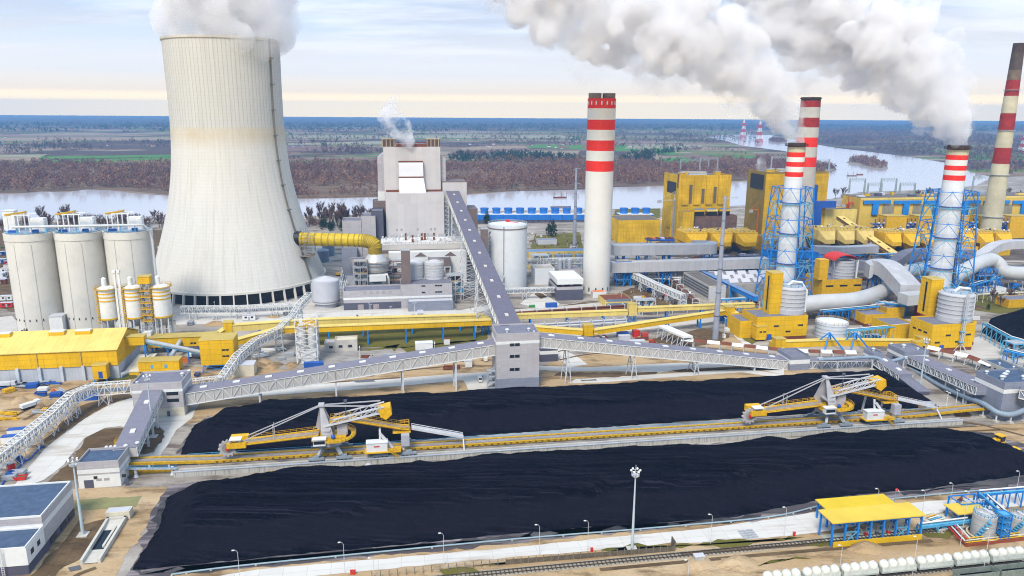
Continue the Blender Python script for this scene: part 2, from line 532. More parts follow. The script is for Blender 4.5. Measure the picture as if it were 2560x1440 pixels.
psheet('dry_grass_strip',[(740,862),(780,828),(1210,800),(1230,815),(1215,850),(1010,870),(900,868)],GRASS,.06)
psheet('dry_grass_strip',[(885,880),(1000,860),(985,880),(960,895),(890,888)],GRASS,.06)
psheet('dry_grass_strip',[(1000,868),(1200,848),(1170,858),(1020,884)],GRASS,.06)
psheet('olive_bed',[(183,1252),(355,1240),(340,1268),(187,1276)],OLIVE,.08)
psheet('brown_soil_patch',[(107,1108),(140,1075),(200,1015),(330,975),(330,995),(275,1010),(212,1046),(150,1090)],SOIL,.08)
psheet('brown_soil_patch',[(120,1205),(172,1158),(212,1096),(262,1072),(320,1070),(310,1110),(190,1200)],SOIL,.08)
psheet('brown_soil_patch',[(343,1132),(352,1080),(395,1066),(410,1080),(385,1128),(360,1136)],SOIL,.14)
psheet('brown_soil_patch',[(190,1315),(262,1298),(262,1325),(205,1395),(120,1440),(60,1470),(110,1400),(170,1345)],SOIL,.08)
psheet('brown_soil_patch',[(1385,940),(1400,930),(1560,932),(1645,930),(1640,936),(1500,944)],SOIL,.13)
psheet('brown_soil_patch',[(1680,928),(1700,924),(1860,916),(1856,921),(1700,931)],SOIL,.13)
psheet('road',[(-60,1250),(25,1225),(112,1122),(212,1047),(275,1012),(325,996),(480,984),(640,976),(845,957),(1155,934),(1200,931),(1232,930),(1232,974),(1170,975),(1158,951),(990,966),(845,977),(655,990),(500,1005),(480,1046),(440,1076),(395,1152),(335,1158),(345,1140),(385,1132),(412,1078),(395,1062),(352,1076),(300,1066),(262,1070),(210,1096),(160,1162),(110,1200),(37,1226),(-60,1330)],ROAD,.10)
psheet('road',[(1345,925),(1345,915),(1485,918),(1600,912),(1680,908),(1860,905),(1960,925),(1960,937),(1855,915),(1690,925),(1650,932),(1540,928),(1400,928)],ROAD,.10)
psheet('road',[(1420,958),(1440,948),(1640,936),(1860,922),(1960,937),(1950,945),(1855,931),(1640,946),(1500,957)],ROAD,.11)
psheet('road',[(1372,870),(1395,868),(1440,890),(1470,912),(1420,918)],ROAD,.12)
psheet('road',[(180,1500),(640,1425),(1280,1369),(1545,1342),(1722,1326),(1920,1300),(2070,1275),(2220,1262),(2420,1247),(2700,1213),(2700,1250),(2560,1265),(2400,1280),(2295,1288),(2042,1332),(1920,1345),(1780,1359),(1677,1357),(1580,1370),(1280,1393),(790,1440),(500,1500)],ROAD,.10)
psheet('road',[(440,790),(900,775),(1150,776),(1230,760),(1230,772),(1150,795),(900,800),(440,812)],ROAD,.09)
psheet('road',[(1270,775),(1380,768),(1540,752),(1560,760),(1420,795),(1270,800)],ROADG,.09)
psheet('road',[(1290,835),(1560,800),(1830,790),(1830,800),(1560,830),(1380,850)],ROADG,.09)
psheet('road',[(1330,735),(1350,728),(1400,760),(1385,772),(1340,770),(1300,760)],ROAD,.11)
psheet('road',[(1880,860),(1850,830),(1850,810),(1870,800),(1840,795),(1830,812),(1835,840),(1860,862)],ROAD,.11)
psheet('road',[(2330,885),(2450,840),(2640,930),(2640,985),(2420,890),(2380,905)],ROADG,.09)
psheet('road',[(2190,830),(2230,800),(2450,790),(2450,800),(2260,812),(2230,850)],ROADG,.09)
psheet('asphalt_road',[(-80,800),(30,790),(60,830),(60,900),(-80,910)],ROADG,.09)
psheet('coal_dust',[(260,1500),(330,1420),(375,1290),(420,1215),(640,1192),(1280,1143),(1900,1103),(2330,1072),(2520,1100),(2700,1150),(2700,1215),(2230,1245),(1980,1290),(1600,1330),(640,1418),(430,1440),(300,1500)],SLAB,.12)
psheet('coal_dust_spill',[(2060,1098),(2330,1074),(2480,1082),(2560,1135),(2700,1185),(2560,1190),(2300,1130)],DUST,.16)
psheet('coal_dust',[(432,1156),(470,1085),(520,1040),(600,1060),(560,1150)],SLAB,.125)
def coal_material():
 m=bpy.data.materials.new('coal')
 m.use_nodes=True
 t=NT(m.node_tree)
 pos=t.n('ShaderNodeNewGeometry').outputs['Position']
 pr=t.mapv(pos,(.06,1.2,.8),(0,0,-AXA))
 st=t.noise(pr,.35,6,.65)
 c=t.mix(t.ramp(st,[(.40,0.0),(.72,1.0)]),(.0005,.0008,.0028),(.005,.006,.012))
 c=t.mix(t.math('MULTIPLY',t.ramp(t.noise(pos,.03,5),[(.48,0.0),(.66,1.0)]),.45),c,(.004,.0035,.007))
 s2=t.noise(t.mapv(pos,(.025,2.4,1.5),(0,0,-AXA)),.5,5,.7)
 c=t.mix(t.math('MULTIPLY',t.ramp(s2,[(.50,0.0),(.64,1.0)]),.8),c,(.023,.0215,.033))
 c=t.mix(t.math('MULTIPLY',t.ramp(t.noise(t.mapv(pos,(.5,.16,.16),(0,0,-AXA)),.6,5,.65),[(.48,0.0),(.68,1.0)]),.5),c,(.007,.0065,.012))
 c=t.mix(t.math('MULTIPLY',t.ramp(t.noise(pos,1.6,4,.7),[(.52,0.0),(.72,1.0)]),.6),c,(.008,.008,.014))
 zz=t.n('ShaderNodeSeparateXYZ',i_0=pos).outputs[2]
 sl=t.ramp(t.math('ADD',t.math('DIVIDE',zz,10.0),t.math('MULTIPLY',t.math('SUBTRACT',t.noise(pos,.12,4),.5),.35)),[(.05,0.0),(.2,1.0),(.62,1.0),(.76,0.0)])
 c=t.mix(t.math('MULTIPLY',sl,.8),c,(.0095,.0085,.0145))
 c=t.mix(t.math('MULTIPLY',t.ramp(t.noise(pos,2.6,2,.8),[(.54,0.0),(.66,1.0)]),.4),c,(.016,.015,.023))
 hh=t.math('ADD',t.noise(pos,1.1,6,.7),t.math('MULTIPLY',st,1.4))
 bp=t.n('ShaderNodeBump',i_Strength=.6,i_Distance=.3,i_Height=hh)
 bs=t.n('ShaderNodeBsdfPrincipled',i_Base_Color=c,i_Roughness=.9,i_Normal=bp.outputs[0])
 bs.inputs['Specular IOR Level'].default_value=.02
 o=t.n('ShaderNodeOutputMaterial')
 m.node_tree.links.new(bs.outputs[0],o.inputs[0])
 return m
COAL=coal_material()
def heap(name,label,poly,hmax,slope,step=1.0,bumpy=1.0,seed=1,ridge=None):
 loc=np.array([[p[0]*E1.x+p[1]*E1.y,p[0]*E2.x+p[1]*E2.y]for p in poly])
 a0,b0=loc.min(0)-6
 a1,b1=loc.max(0)+6
 na,nb=int((a1-a0)/step)+1,int((b1-b0)/step)+1
 A,B=np.meshgrid(a0+np.arange(na)*step,b0+np.arange(nb)*step,indexing='ij')
 wob=(vnoise(A*.11,B*.11,seed)-.5)*5*bumpy
 d=np.full(A.shape,1e9)
 inside=np.zeros(A.shape,bool)
 n=len(loc)
 for i in range(n):
  p,q=loc[i],loc[(i+1)%n]
  e=q-p
  L2=(e**2).sum()
  t_=np.clip(((A-p[0])*e[0]+(B-p[1])*e[1])/L2,0,1)
  d=np.minimum(d,np.hypot(A-p[0]-t_*e[0],B-p[1]-t_*e[1]))
  cond=((p[1]>B)!=(q[1]>B))&(A<(q[0]-p[0])*(B-p[1])/(q[1]-p[1]+1e-12)+p[0])
  inside^=cond
 d=np.where(inside,d,-d)
 d=d+wob*np.clip(.12+d/9,0,1)+(vnoise(A*.5,B*.5,seed+2)-.5)*.8*bumpy
 hm=hmax*(1+.10*(vnoise(A*.018,B*.05,seed+3)-.5)*2)
 z=d*slope
 k=.9
 z=np.where(z>0,-np.log(np.exp(-np.clip(z,0,60)/k)+np.exp(-hm/k))*k,z)
 top=np.clip(z/hmax,0,1)
 z=z+top*((vnoise(A*.012,B*.5,seed+5)-.5)*.55+(vnoise(A*.02,B*1.1,seed+6)-.5)*.4)*bumpy
 z=z+top*((vnoise(A*.05,B*.11,seed+8)-.5)*1.3+(vnoise(A*.7,B*.7,seed+9)-.5)*.35)*bumpy
 gul=(vnoise(A*.16,B*.02,seed+11)-.5)*1.6*np.clip(1-np.abs(top-.5)*2,0,1)
 z=z+gul*bumpy
 z=np.maximum(z,-.3)
 X=A*E1.x+B*E2.x
 Y=A*E1.y+B*E2.y
 vs=np.stack([X,Y,z],-1).reshape(-1,3)
 idx=np.arange(na*nb).reshape(na,nb)
 q=np.stack([idx[:-1,:-1],idx[1:,:-1],idx[1:,1:],idx[:-1,1:]],-1).reshape(-1,4)
 keep=(vs[q][:,:,2].max(1)>-.29)
 b=MB()
 b.v,b.f,b.m=vs.tolist(),q[keep].tolist(),[0]*int(keep.sum())
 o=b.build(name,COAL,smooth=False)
 o.data.polygons.foreach_set('use_smooth',[True]*len(o.data.polygons))
 return tag(o,label,'coal heap','coal heaps of the stockyard')
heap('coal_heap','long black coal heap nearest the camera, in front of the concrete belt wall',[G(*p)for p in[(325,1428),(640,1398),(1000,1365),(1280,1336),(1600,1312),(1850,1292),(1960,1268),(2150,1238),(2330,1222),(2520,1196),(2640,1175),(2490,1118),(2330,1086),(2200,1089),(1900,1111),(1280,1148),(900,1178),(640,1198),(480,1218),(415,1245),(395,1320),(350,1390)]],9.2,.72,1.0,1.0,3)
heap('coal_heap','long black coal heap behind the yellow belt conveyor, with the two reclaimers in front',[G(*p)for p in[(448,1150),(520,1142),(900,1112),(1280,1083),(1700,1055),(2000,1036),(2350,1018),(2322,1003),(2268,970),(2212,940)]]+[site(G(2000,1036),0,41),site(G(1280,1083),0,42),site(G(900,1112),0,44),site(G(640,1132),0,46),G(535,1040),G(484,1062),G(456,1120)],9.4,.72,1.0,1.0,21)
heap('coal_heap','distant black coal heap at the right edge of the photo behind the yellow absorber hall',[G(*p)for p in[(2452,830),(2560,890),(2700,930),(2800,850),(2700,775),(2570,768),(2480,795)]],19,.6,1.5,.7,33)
# === BUILDING HELPERS
def frame_of(o,e1):
 e1=Vector(e1).normalized()
 return Vector((o[0],o[1],o[2]if len(o)>2 else 0)),e1,Vector((-e1.y,e1.x,0))
def building(name,label,cat,o,w,d,h,wall=None,roof=None,e1=E1,parapet=.9,band=None,base=None,windows=(),vents=(),doors=(),group=None,wtop=None,extra=None):
 wall,roof=wall or GRYW,roof or ROOF
 o,a,b=frame_of(o,e1)
 t=thing(name,label,cat,o,group)
 z0=0.0
 if base:
  MB().ob(o-a*.05-b*.05,a*(w+.1),b*(d+.1),UP*base[0]).build('plinth',base[1],t)
  z0=base[0]+.003
 zr=h-parapet
 MB().ob(o+UP*z0,a*w,b*d,UP*(zr-z0)).build('wall',wall,t)
 MB().ob(o+a*.35+b*.35+UP*(zr+.002),a*(w-.7),b*(d-.7),UP*.06).build('roof',roof,t)
 if parapet>.05:
  m=MB()
  pt=.32
  for s_,l_ in((o,(a*w,b*pt)),(o+b*(d-pt),(a*w,b*pt)),(o+b*pt,(a*pt,b*(d-2*pt))),(o+b*pt+a*(w-pt),(a*pt,b*(d-2*pt)))):
   m.ob(s_+UP*(zr+.004),l_[0],l_[1],UP*parapet)
  m.build('parapet',wtop or wall,t)
 if band:
  m=MB()
  m.ob(o-a*.08-b*.08+UP*band[0],a*(w+.16),b*(d+.16),UP*band[1])
  m.build('white_band',WHT,t)
 for fc,s_,z,ww,hh in windows:
  p,u,nrm={'F':(o,a,-b),'L':(o+b*d,-b,-a),'R':(o+a*w,b,a)}[fc]
  m=MB()
  q=p+u*s_+UP*z
  m.ob(q+nrm*.10,u*ww,nrm*-.3,UP*hh)
  wf=m.build('window',GLS,t)
  m=MB()
  k=max(1,int(ww/1.6))
  for i in range(k+1):
   m.ob(q+u*(ww*i/k-.06)+nrm*.16,u*.12,nrm*-.12,UP*hh)
  m.ob(q+nrm*.163+UP*(hh-.06),u*ww,nrm*-.1,UP*.14)
  m.ob(q+nrm*.163+UP*(-.06),u*ww,nrm*-.1,UP*.14)
  m.build('window_frame',STL,wf)
 for fc,s_,ww,hh,mm in doors:
  p,u,nrm={'F':(o,a,-b),'L':(o+b*d,-b,-a),'R':(o+a*w,b,a)}[fc]
  MB().ob(p+u*s_+nrm*.12,u*ww,nrm*-.3,UP*hh).build('door',mm,t)
 for s_,q,sz in vents:
  c=o+a*s_+b*q+UP*(zr+.06)
  MB().cyl(c,sz*.45,sz*.9,10).cyl(c+UP*sz*.9,sz*.75,sz*.35,10,r1=sz*.5,cap0=True).build('roof_vent',WST,t)
 if extra:
  extra(t,o,a,b,zr)
 return t
def railing(m,pts,h=1.1,post=2.5,r=.05,mi=0):
 for i in range(len(pts)-1):
  a,b=Vector(pts[i]),Vector(pts[i+1])
  n=max(1,int((b-a).length/post))
  for k in range(n+1):
   p=a.lerp(b,k/n)
   m.beam(p,p+UP*h,r,r,mi)
  m.beam(a+UP*h,b+UP*h,r,r,mi)
  m.beam(a+UP*h*.5,b+UP*h*.5,r*.8,r*.8,mi)
 return m
def circle(c,r,n,z=0,a0=0,a1=2*math.pi):
 return[Vector((c[0]+r*math.cos(a0+(a1-a0)*i/n),c[1]+r*math.sin(a0+(a1-a0)*i/n),c[2]+z))for i in range(n+1)]
def lattice_leg(m,a,b,w,n,s=.18,mi=0):
 a,b=Vector(a),Vector(b)
 w0,w1=w if hasattr(w,'__len__')else(w,w)
 cs=[(1,1),(-1,1),(-1,-1),(1,-1)]
 def pt(k,c):
  t_=k/n
  ww=(w0+(w1-w0)*t_)/2
  return a.lerp(b,t_)+E1*c[0]*ww+E2*c[1]*ww
 for c in cs:
  m.beam(pt(0,c),pt(n,c),s,s,mi)
 for k in range(n):
  for i in range(4):
   c,d=cs[i],cs[(i+1)%4]
   m.beam(pt(k,c),pt(k+1,d)if k%2 else pt(k+1,d),s*.6,s*.6,mi)
   m.beam(pt(k+1,c),pt(k+1,d),s*.6,s*.6,mi)
   m.beam(pt(k,d),pt(k+1,c),s*.6,s*.6,mi)
 return m
# === COOLING TOWER
def cooling_tower():
 f0=G(602,769)
 c=f0*(1+65.5/f0.length)
 edges=[(100,413,697),(200,424,702),(290,432,706.5),(340,436,710.5),(420,435.5,722),(480,430,733.5),(560,417.5,759),(650,399,796),(690,391,813)]
 prof=[]
 for rw,l,r_ in edges[::-1]:
  z=HT(c,rw)
  zc=c.y*CP-(z-CAM_H)*SP
  rr=(r_-l)/2*zc/FOC
  prof.append((rr*.975,z))
 zl=HT(f0,737)
 rbase=prof[0][0]
 prof.insert(0,(rbase+(prof[0][1]-zl)*.30,zl))
 zs=[p[1]for p in prof]
 rs=[p[0]for p in prof]
 co=np.polyfit(zs,rs,6)
 c=c+V(1.6,0)
 prof=[(float(np.polyval(co,z)),z)for z in np.linspace(zl,zs[-1],40)]
 m_=bpy.data.materials.new('tower_shell_concrete')
 m_.use_nodes=True
 t=NT(m_.node_tree)
 oc=t.n('ShaderNodeTexCoord').outputs['Object']
 s=t.n('ShaderNodeSeparateXYZ',i_0=oc)
 ang=t.math('ARCTAN2',s.outputs[1],s.outputs[0])
 z=s.outputs[2]
 cyl_=t.n('ShaderNodeCombineXYZ',i_0=t.math('MULTIPLY',ang,60.0),i_1=z,i_2=0.0).outputs[0]
 zt=zs[-1]
 up=t.ramp(t.math('DIVIDE',z,zt),[(.655,0.0),(.672,1.0)])
 c0=t.mix(t.noise(t.mapv(cyl_,(1,.12,1)),.12,5),(.63,.605,.55),(.73,.70,.645))
 c1=t.mix(t.noise(t.mapv(cyl_,(1,.05,1)),.35,5),(.53,.52,.485),(.65,.635,.595))
 cc=t.mix(up,c0,c1)
 band=t.ramp(t.math('DIVIDE',z,zt),[(.58,0.0),(.635,1.0),(.66,.9),(.672,0.0)])
 cc=t.mix(t.math('MULTIPLY',band,t.math('MULTIPLY',t.noise(cyl_,.05,4),1.0)),cc,(.55,.44,.26))
 bt=t.n('ShaderNodeTexBrick',offset=0.0,i_Vector=cyl_,i_Color1=(1,1,1),i_Color2=(.965,.965,.96),i_Mortar=(.90,.89,.86),i_Scale=1.0,i_Mortar_Size=.10,i_Brick_Width=1.9,i_Row_Height=2.4)
 cc=t.mix(1.0,cc,bt.outputs[0],'MULTIPLY')
 fr=t.math('FRACT',t.math('MULTIPLY',ang,92/(2*math.pi)))
 rib=t.math('LESS_THAN',fr,.17)
 cc=t.mix(t.math('MULTIPLY',t.math('MULTIPLY',rib,up),.5),cc,(.33,.30,.22))
 wd=t.n('ShaderNodeCombineXYZ',i_0=t.math('MULTIPLY',ang,40.0),i_1=t.math('MULTIPLY',z,.035),i_2=0.0).outputs[0]
 cc=t.mix(t.math('MULTIPLY',t.ramp(t.noise(wd,.55,5,.62),[(.50,0.0),(.72,1.0)]),.38),cc,(.40,.37,.30))
 bs=t.n('ShaderNodeBsdfPrincipled',i_Base_Color=cc,i_Roughness=.9)
 bs.inputs['Specular IOR Level'].default_value=.1
 o=t.n('ShaderNodeOutputMaterial')
 m_.node_tree.links.new(bs.outputs[0],o.inputs[0])
 t=thing('cooling_tower','huge pale concrete cooling tower with a steam plume rising from its top','cooling tower',c)
 MB().lathe(c,prof,128,cap1=False).build('shell',m_,t,smooth=True)
 rt=prof[-1][0]
 MB().lathe(c,[(rt+.1,zt-2.2),(rt+.7,zt-1.6),(rt+.7,zt),(rt-.8,zt),(rt-.8,zt-3)],128,cap1=False).build('rim',CONC,t)
 inner=[(r_-1.0,z_)for r_,z_ in prof][::-1]
 MB().lathe(c,inner,96,cap1=False).build('inner_shell',SILO,t,smooth=True)
 rl=prof[0][0]
 MB().ring(c+UP*(zl-.3),rl-.6,1.3,1.6,128).build('lintel',SILO,t)
 MB().ring(c,rl+1.5,1.2,.4,96).build('basin_kerb',CONC,t)
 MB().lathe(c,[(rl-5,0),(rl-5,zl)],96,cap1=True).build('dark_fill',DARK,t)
 n=46
 for i in range(n):
  a=2*math.pi*(i+.5)/n
  d=Vector((math.cos(a),math.sin(a),0))
  tg=Vector((-d.y,d.x,0))
  p0,p1=c+d*(rl+1.9),c+d*(rl+.2)+UP*(zl-.3)
  if d.dot(c.normalized())>.35:
   continue
  MB().ob(p0-tg*.5-d*1.0,d*2.0,tg*.8,p1-p0).build('support_column',SILO,t)
 m=MB()
 aL=math.atan2(-c.y,-c.x)+R(51)
 for i in range(len(prof)-1):
  q=[c+Vector((math.cos(aL),math.sin(aL),0))*(prof[j][0]+.7)+UP*prof[j][1]for j in(i,i+1)]
  m.beam(q[0],q[1],1.0,1.0)
  if i%4==0:
   m.box(q[0],3.0,3.0,.5,a=aL)
 m.build('ladder_cage',mat('ladder_steel',(.16,.15,.13),.6),t)
 return c,prof,zl
CT_C,CT_PROF,CT_ZL=cooling_tower()
# === BIG CONCRETE SILOS
SC1=G(112,838)
SC1=SC1*(1+13.8/SC1.length)
SIL_R,SIL_SP=13.6,27.7
SIL_H=HT(SC1,579)
def silo_group():
 lab=['leftmost of the three tall pale concrete silos','middle one of the three tall pale concrete silos','rightmost of the three tall pale concrete silos, next to the cooling tower']
 for i in range(3):
  c=site(SC1,SIL_SP*i)
  t=thing('concrete_silo',lab[i],'silo',c,'three big concrete silos')
  MB().lathe(c,[(SIL_R,0),(SIL_R,SIL_H-4.2)],64,cap1=False).build('shaft',SILO,t,smooth=True)
  MB().lathe(c,[(SIL_R+.3,SIL_H-4.2),(SIL_R+.3,SIL_H)],64).build('cap_ring',SILO,t,smooth=True)
  m=MB()
  for k in range(10):
   a=R(200+k*15)
   d=Vector((math.cos(a),math.sin(a),0))
   m.box(c+d*(SIL_R+.02)+UP*9,.5,.5,1.2,a=a)
  m.build('drain_hole',DARK,t)
  mm=MB()
  for aa in(222,262,301):
   a=R(aa)
   d=Vector((math.cos(a),math.sin(a),0))
   mm.box(c+d*(SIL_R+.02)+UP*(0 if i!=2 else 2),.35,.18,SIL_H-6,a=a)
  mm.build('joint_strip',mat('joint_concrete',(.60,.575,.52),.9),t)
  m=MB()
  railing(m,circle(c+UP*SIL_H,SIL_R-.3,24),1.3,3.0,.12)
  m.build('roof_railing',CYAN,t)
  MB().cyl(c+UP*(SIL_H+.02),SIL_R-1,.5,48).build('roof_deck',mat('silo_deck',(.33,.40,.50),.7),t)
  p=site(c,1.5,-3,SIL_H+.5)
  MB().box(site(c,4.5,2,SIL_H+.5),8,6,7.5).build('filter_house',WHT,t)
  m=MB()
  for dx,dy in((-9,-6),(-3,-6),(-9,2),(-3,2),(3,-6)):
   q=site(c,dx,dy,SIL_H+.4)
   m.beam(q,q+UP*10.5,.55)
  m.beam(site(c,-10,-6,SIL_H+10.8),site(c,4,-6,SIL_H+10.8),.6)
  m.beam(site(c,-10,2,SIL_H+10.8),site(c,4,2,SIL_H+10.8),.6)
  m.build('hoist_frame',WHT,t)
  m=MB()
  m.beam(site(c,-9,-8,SIL_H+11.2),site(c,-2,-2,SIL_H+11.8),.9,1.0)
  m.beam(site(c,-2,-2,SIL_H+11.8),site(c,-2,3,SIL_H+11.8),.9,1.0)
  m.build('hoist_beam',YELM,t)
  MB().box(site(c,-6,-8,SIL_H+.5),4,3,1.6).box(site(c,7,-9,SIL_H+.5),3,2,2.0).build('blue_pump_unit',BLUD,t)
  MB().cyl(site(c,9,-2,SIL_H+.5),1.3,6.5,14).build('exhaust_pipe',WST,t)
 c=SC1
 MB().box(site(c,-SIL_R+4,-4,SIL_H+.5),6.5,5,12.5)
 t=thing('stair_house','white lift and stair house on top of the leftmost concrete silo','roof cabin',site(c,-10.5,2,SIL_H+.55))
 MB().box(site(c,-10.5,2,SIL_H+.55),6.5,5,12).build('wall',WHT,t)
 MB().box(site(c,-10.5,2,SIL_H+12.56),7,5.5,.4).build('roof',TNKW,t)
 pts=[site(c,-4,-12,SIL_H+4.6),site(c,2*SIL_SP+8,-12,SIL_H+4.6),site(c,2*SIL_SP+12,-9,SIL_H+4.2),site(c,2*SIL_SP+14.9,-6,SIL_H),site(c,2*SIL_SP+15.3,-5.5,SIL_H-6),site(c,2*SIL_SP+15.3,-5.5,8)]
 t=thing('silo_pipe','white transport pipe along the three silo tops bending down at the right end','pipe',pts[0])
 MB().tube(pts,.75,10).build('pipe',WST,t,smooth=True)
 m=MB()
 for k in range(9):
  q=site(c,-2+k*8.2,-12,SIL_H+.4)
  m.beam(q,q+UP*4,.35)
 m.build('pipe_support',CYAN,t)
 p=site(c,SIL_SP*.5,-SIL_R+2.5)
 t=thing('silo_annex','small white annex between the left and middle concrete silos','annex',p)
 MB().box(p,7.5,8,12).build('wall',WHT,t)
 MB().box(p+UP*12.003,8,8.5,.4).build('roof',TNK,t)
silo_group()
# === FILTER SILOS (white with yellow hoops)
def filter_silo(c,r,zb,zt,label,lattice_right):
 t=thing('filter_silo',label,'silo',c,'white silos with yellow hoops')
 MB().lathe(c,[(r,zb),(r,zt),(r*.5,zt+1.2)],28).build('vessel',WHT,t,smooth=True)
 for k,q in enumerate((.60,.72,.84)):
  MB().ring(c+UP*(zb+(zt-zb)*q),r,.14,.7,28).build('yellow_hoop',YEL,t)
 MB().ring(c+UP*zt,r+.1,1.1,.25,28).build('walkway',YEL,t)
 m=MB()
 railing(m,circle(c+UP*(zt+.2),r+1.1,14),1.2,2.2,.10)
 m.build('walkway_railing',YEL,t)
 MB().lathe(c,[(.9,zb-5),(r,zb)],24,cap1=False).build('hopper',TNK,t)
 m=MB()
 for i in range(8):
  a=2*math.pi*i/8+.2
  q=c+Vector((math.cos(a),math.sin(a),0))*(r-.2)
  m.beam(q,q+UP*zb,.6)
  a2=a+math.pi/4
  q2=c+Vector((math.cos(a2),math.sin(a2),0))*(r-.2)
  for f in(.33,.66):
   m.beam(q+UP*zb*f,q2+UP*zb*f,.25)
 m.build('support_frame',WST,t)
 MB().ring(c+UP*zb,r,.35,.8,28).build('support_ring',YEL,t)
 MB().cyl(c+E1*-1+UP*(zt+1),1.3,4.5,12).cyl(c+E1*-1+UP*(zt+5.5),1.3,.8,12,r1=.3).build('bag_filter',WHT,t)
 m=MB()
 n=14
 for k in range(n):
  a=math.atan2(-c.y,-c.x)-R(70)
  q=c+Vector((math.cos(a),math.sin(a),0))*(r+.6)+UP*(zb-2+(zt-zb+2)*k/n)
  m.box(q,1.6,1.6,.35,a=a+k%2*.5)
  m.beam(q,q+UP*((zt-zb)/n),.16)
 m.build('side_stair',YELM,t)
 return t
fb=G(350,878)
FZB,FZT=HT(fb,797),HT(fb,722)
FS=[]
for k_,(px_,lb_)in enumerate(((285,'left one of three white silos with yellow hoops in front of the big concrete silos'),(349,'middle one of three white silos with yellow hoops, left of the yellow stair tower'),(416,'right one of three white silos with yellow hoops, at the foot of the cooling tower'))):
 c_=G(px_,876-(px_-285)*.05)
 filter_silo(c_+UP*0,22.5*c_.y/FOC*1.02,FZB,FZT,lb_,True)
 FS.append(c_)
t_=thing('stair_tower','yellow steel stair tower with a yellow cabin on top between the white silos','stair tower',FS[1].lerp(FS[2],.5))
p_=FS[1].lerp(FS[2],.52)-E2*2
m_=MB()
lattice_leg(m_,p_,p_+UP*(FZT+2),4.2,8,.3)
m_.build('frame',STL,t_)
for k_ in range(6):
 z_=FZB-2+k_*(FZT-FZB+2)/5.5
 MB().box(p_+UP*z_,6.2,5.6,.3).build('landing',YELM,t_)
 m_=MB()
 q_=[p_+E1*3*i+E2*2.7*j+UP*(z_+.3)for i,j in((-1,-1),(1,-1),(1,1),(-1,1),(-1,-1))]
 railing(m_,q_,1.2,2.2,.12)
 m_.build('landing_railing',YELM,t_)
MB().box(p_+UP*(FZT+2.6),6,5.5,4.0).build('cabin',YEL,t_)
MB().box(p_+UP*(FZT+6.61),6.6,6.1,.35).build('cabin_roof',YELP,t_)
for k_,(a_,d_)in enumerate(((.42,-2.5),(.58,-2.5))):
 q_=FS[0].lerp(FS[1],a_)+E2*d_
 t_=thing('elevator_leg',('left' if k_==0 else 'right')+' one of two slim white bucket elevator legs between the left and middle hooped silos','conveyor leg',q_)
 MB().box(q_,1.1,1.1,FZT+9).build('casing',WHT,t_)
 MB().box(q_+UP*(FZT+9.003),1.6,2.0,1.6).build('head',WHT,t_)
 m_=MB()
 for j_ in range(9):
  z_=8+j_*3
  m_.beam(q_+UP*z_,q_+E1*(3 if k_==0 else-3)+UP*(z_+2.6),.18)
 m_.build('bracing',WST,t_)
for k_,(a_,b_)in enumerate(((0,.45),(1,.5))):
 q_=FS[a_].lerp(FS[a_+1],b_)-E2*6
 t_=thing('dust_hopper','white truck loading hopper on legs below the '+('left and middle' if k_==0 else 'middle and right')+' hooped silos','hopper',q_)
 MB().box(q_+UP*8,4.2,4,4).build('bin',WHT,t_)
 MB().lathe(q_+UP*4.6,[(.6,0),(2.4,3.4)],4,cap1=False).build('spout',TNK,t_)
 m_=MB()
 for i_ in(-1,1):
  for j_ in(-1,1):
   m_.beam(q_+E1*1.8*i_+E2*1.8*j_,q_+E1*1.8*i_+E2*1.8*j_+UP*8,.35)
 m_.build('legs_frame',WST,t_)
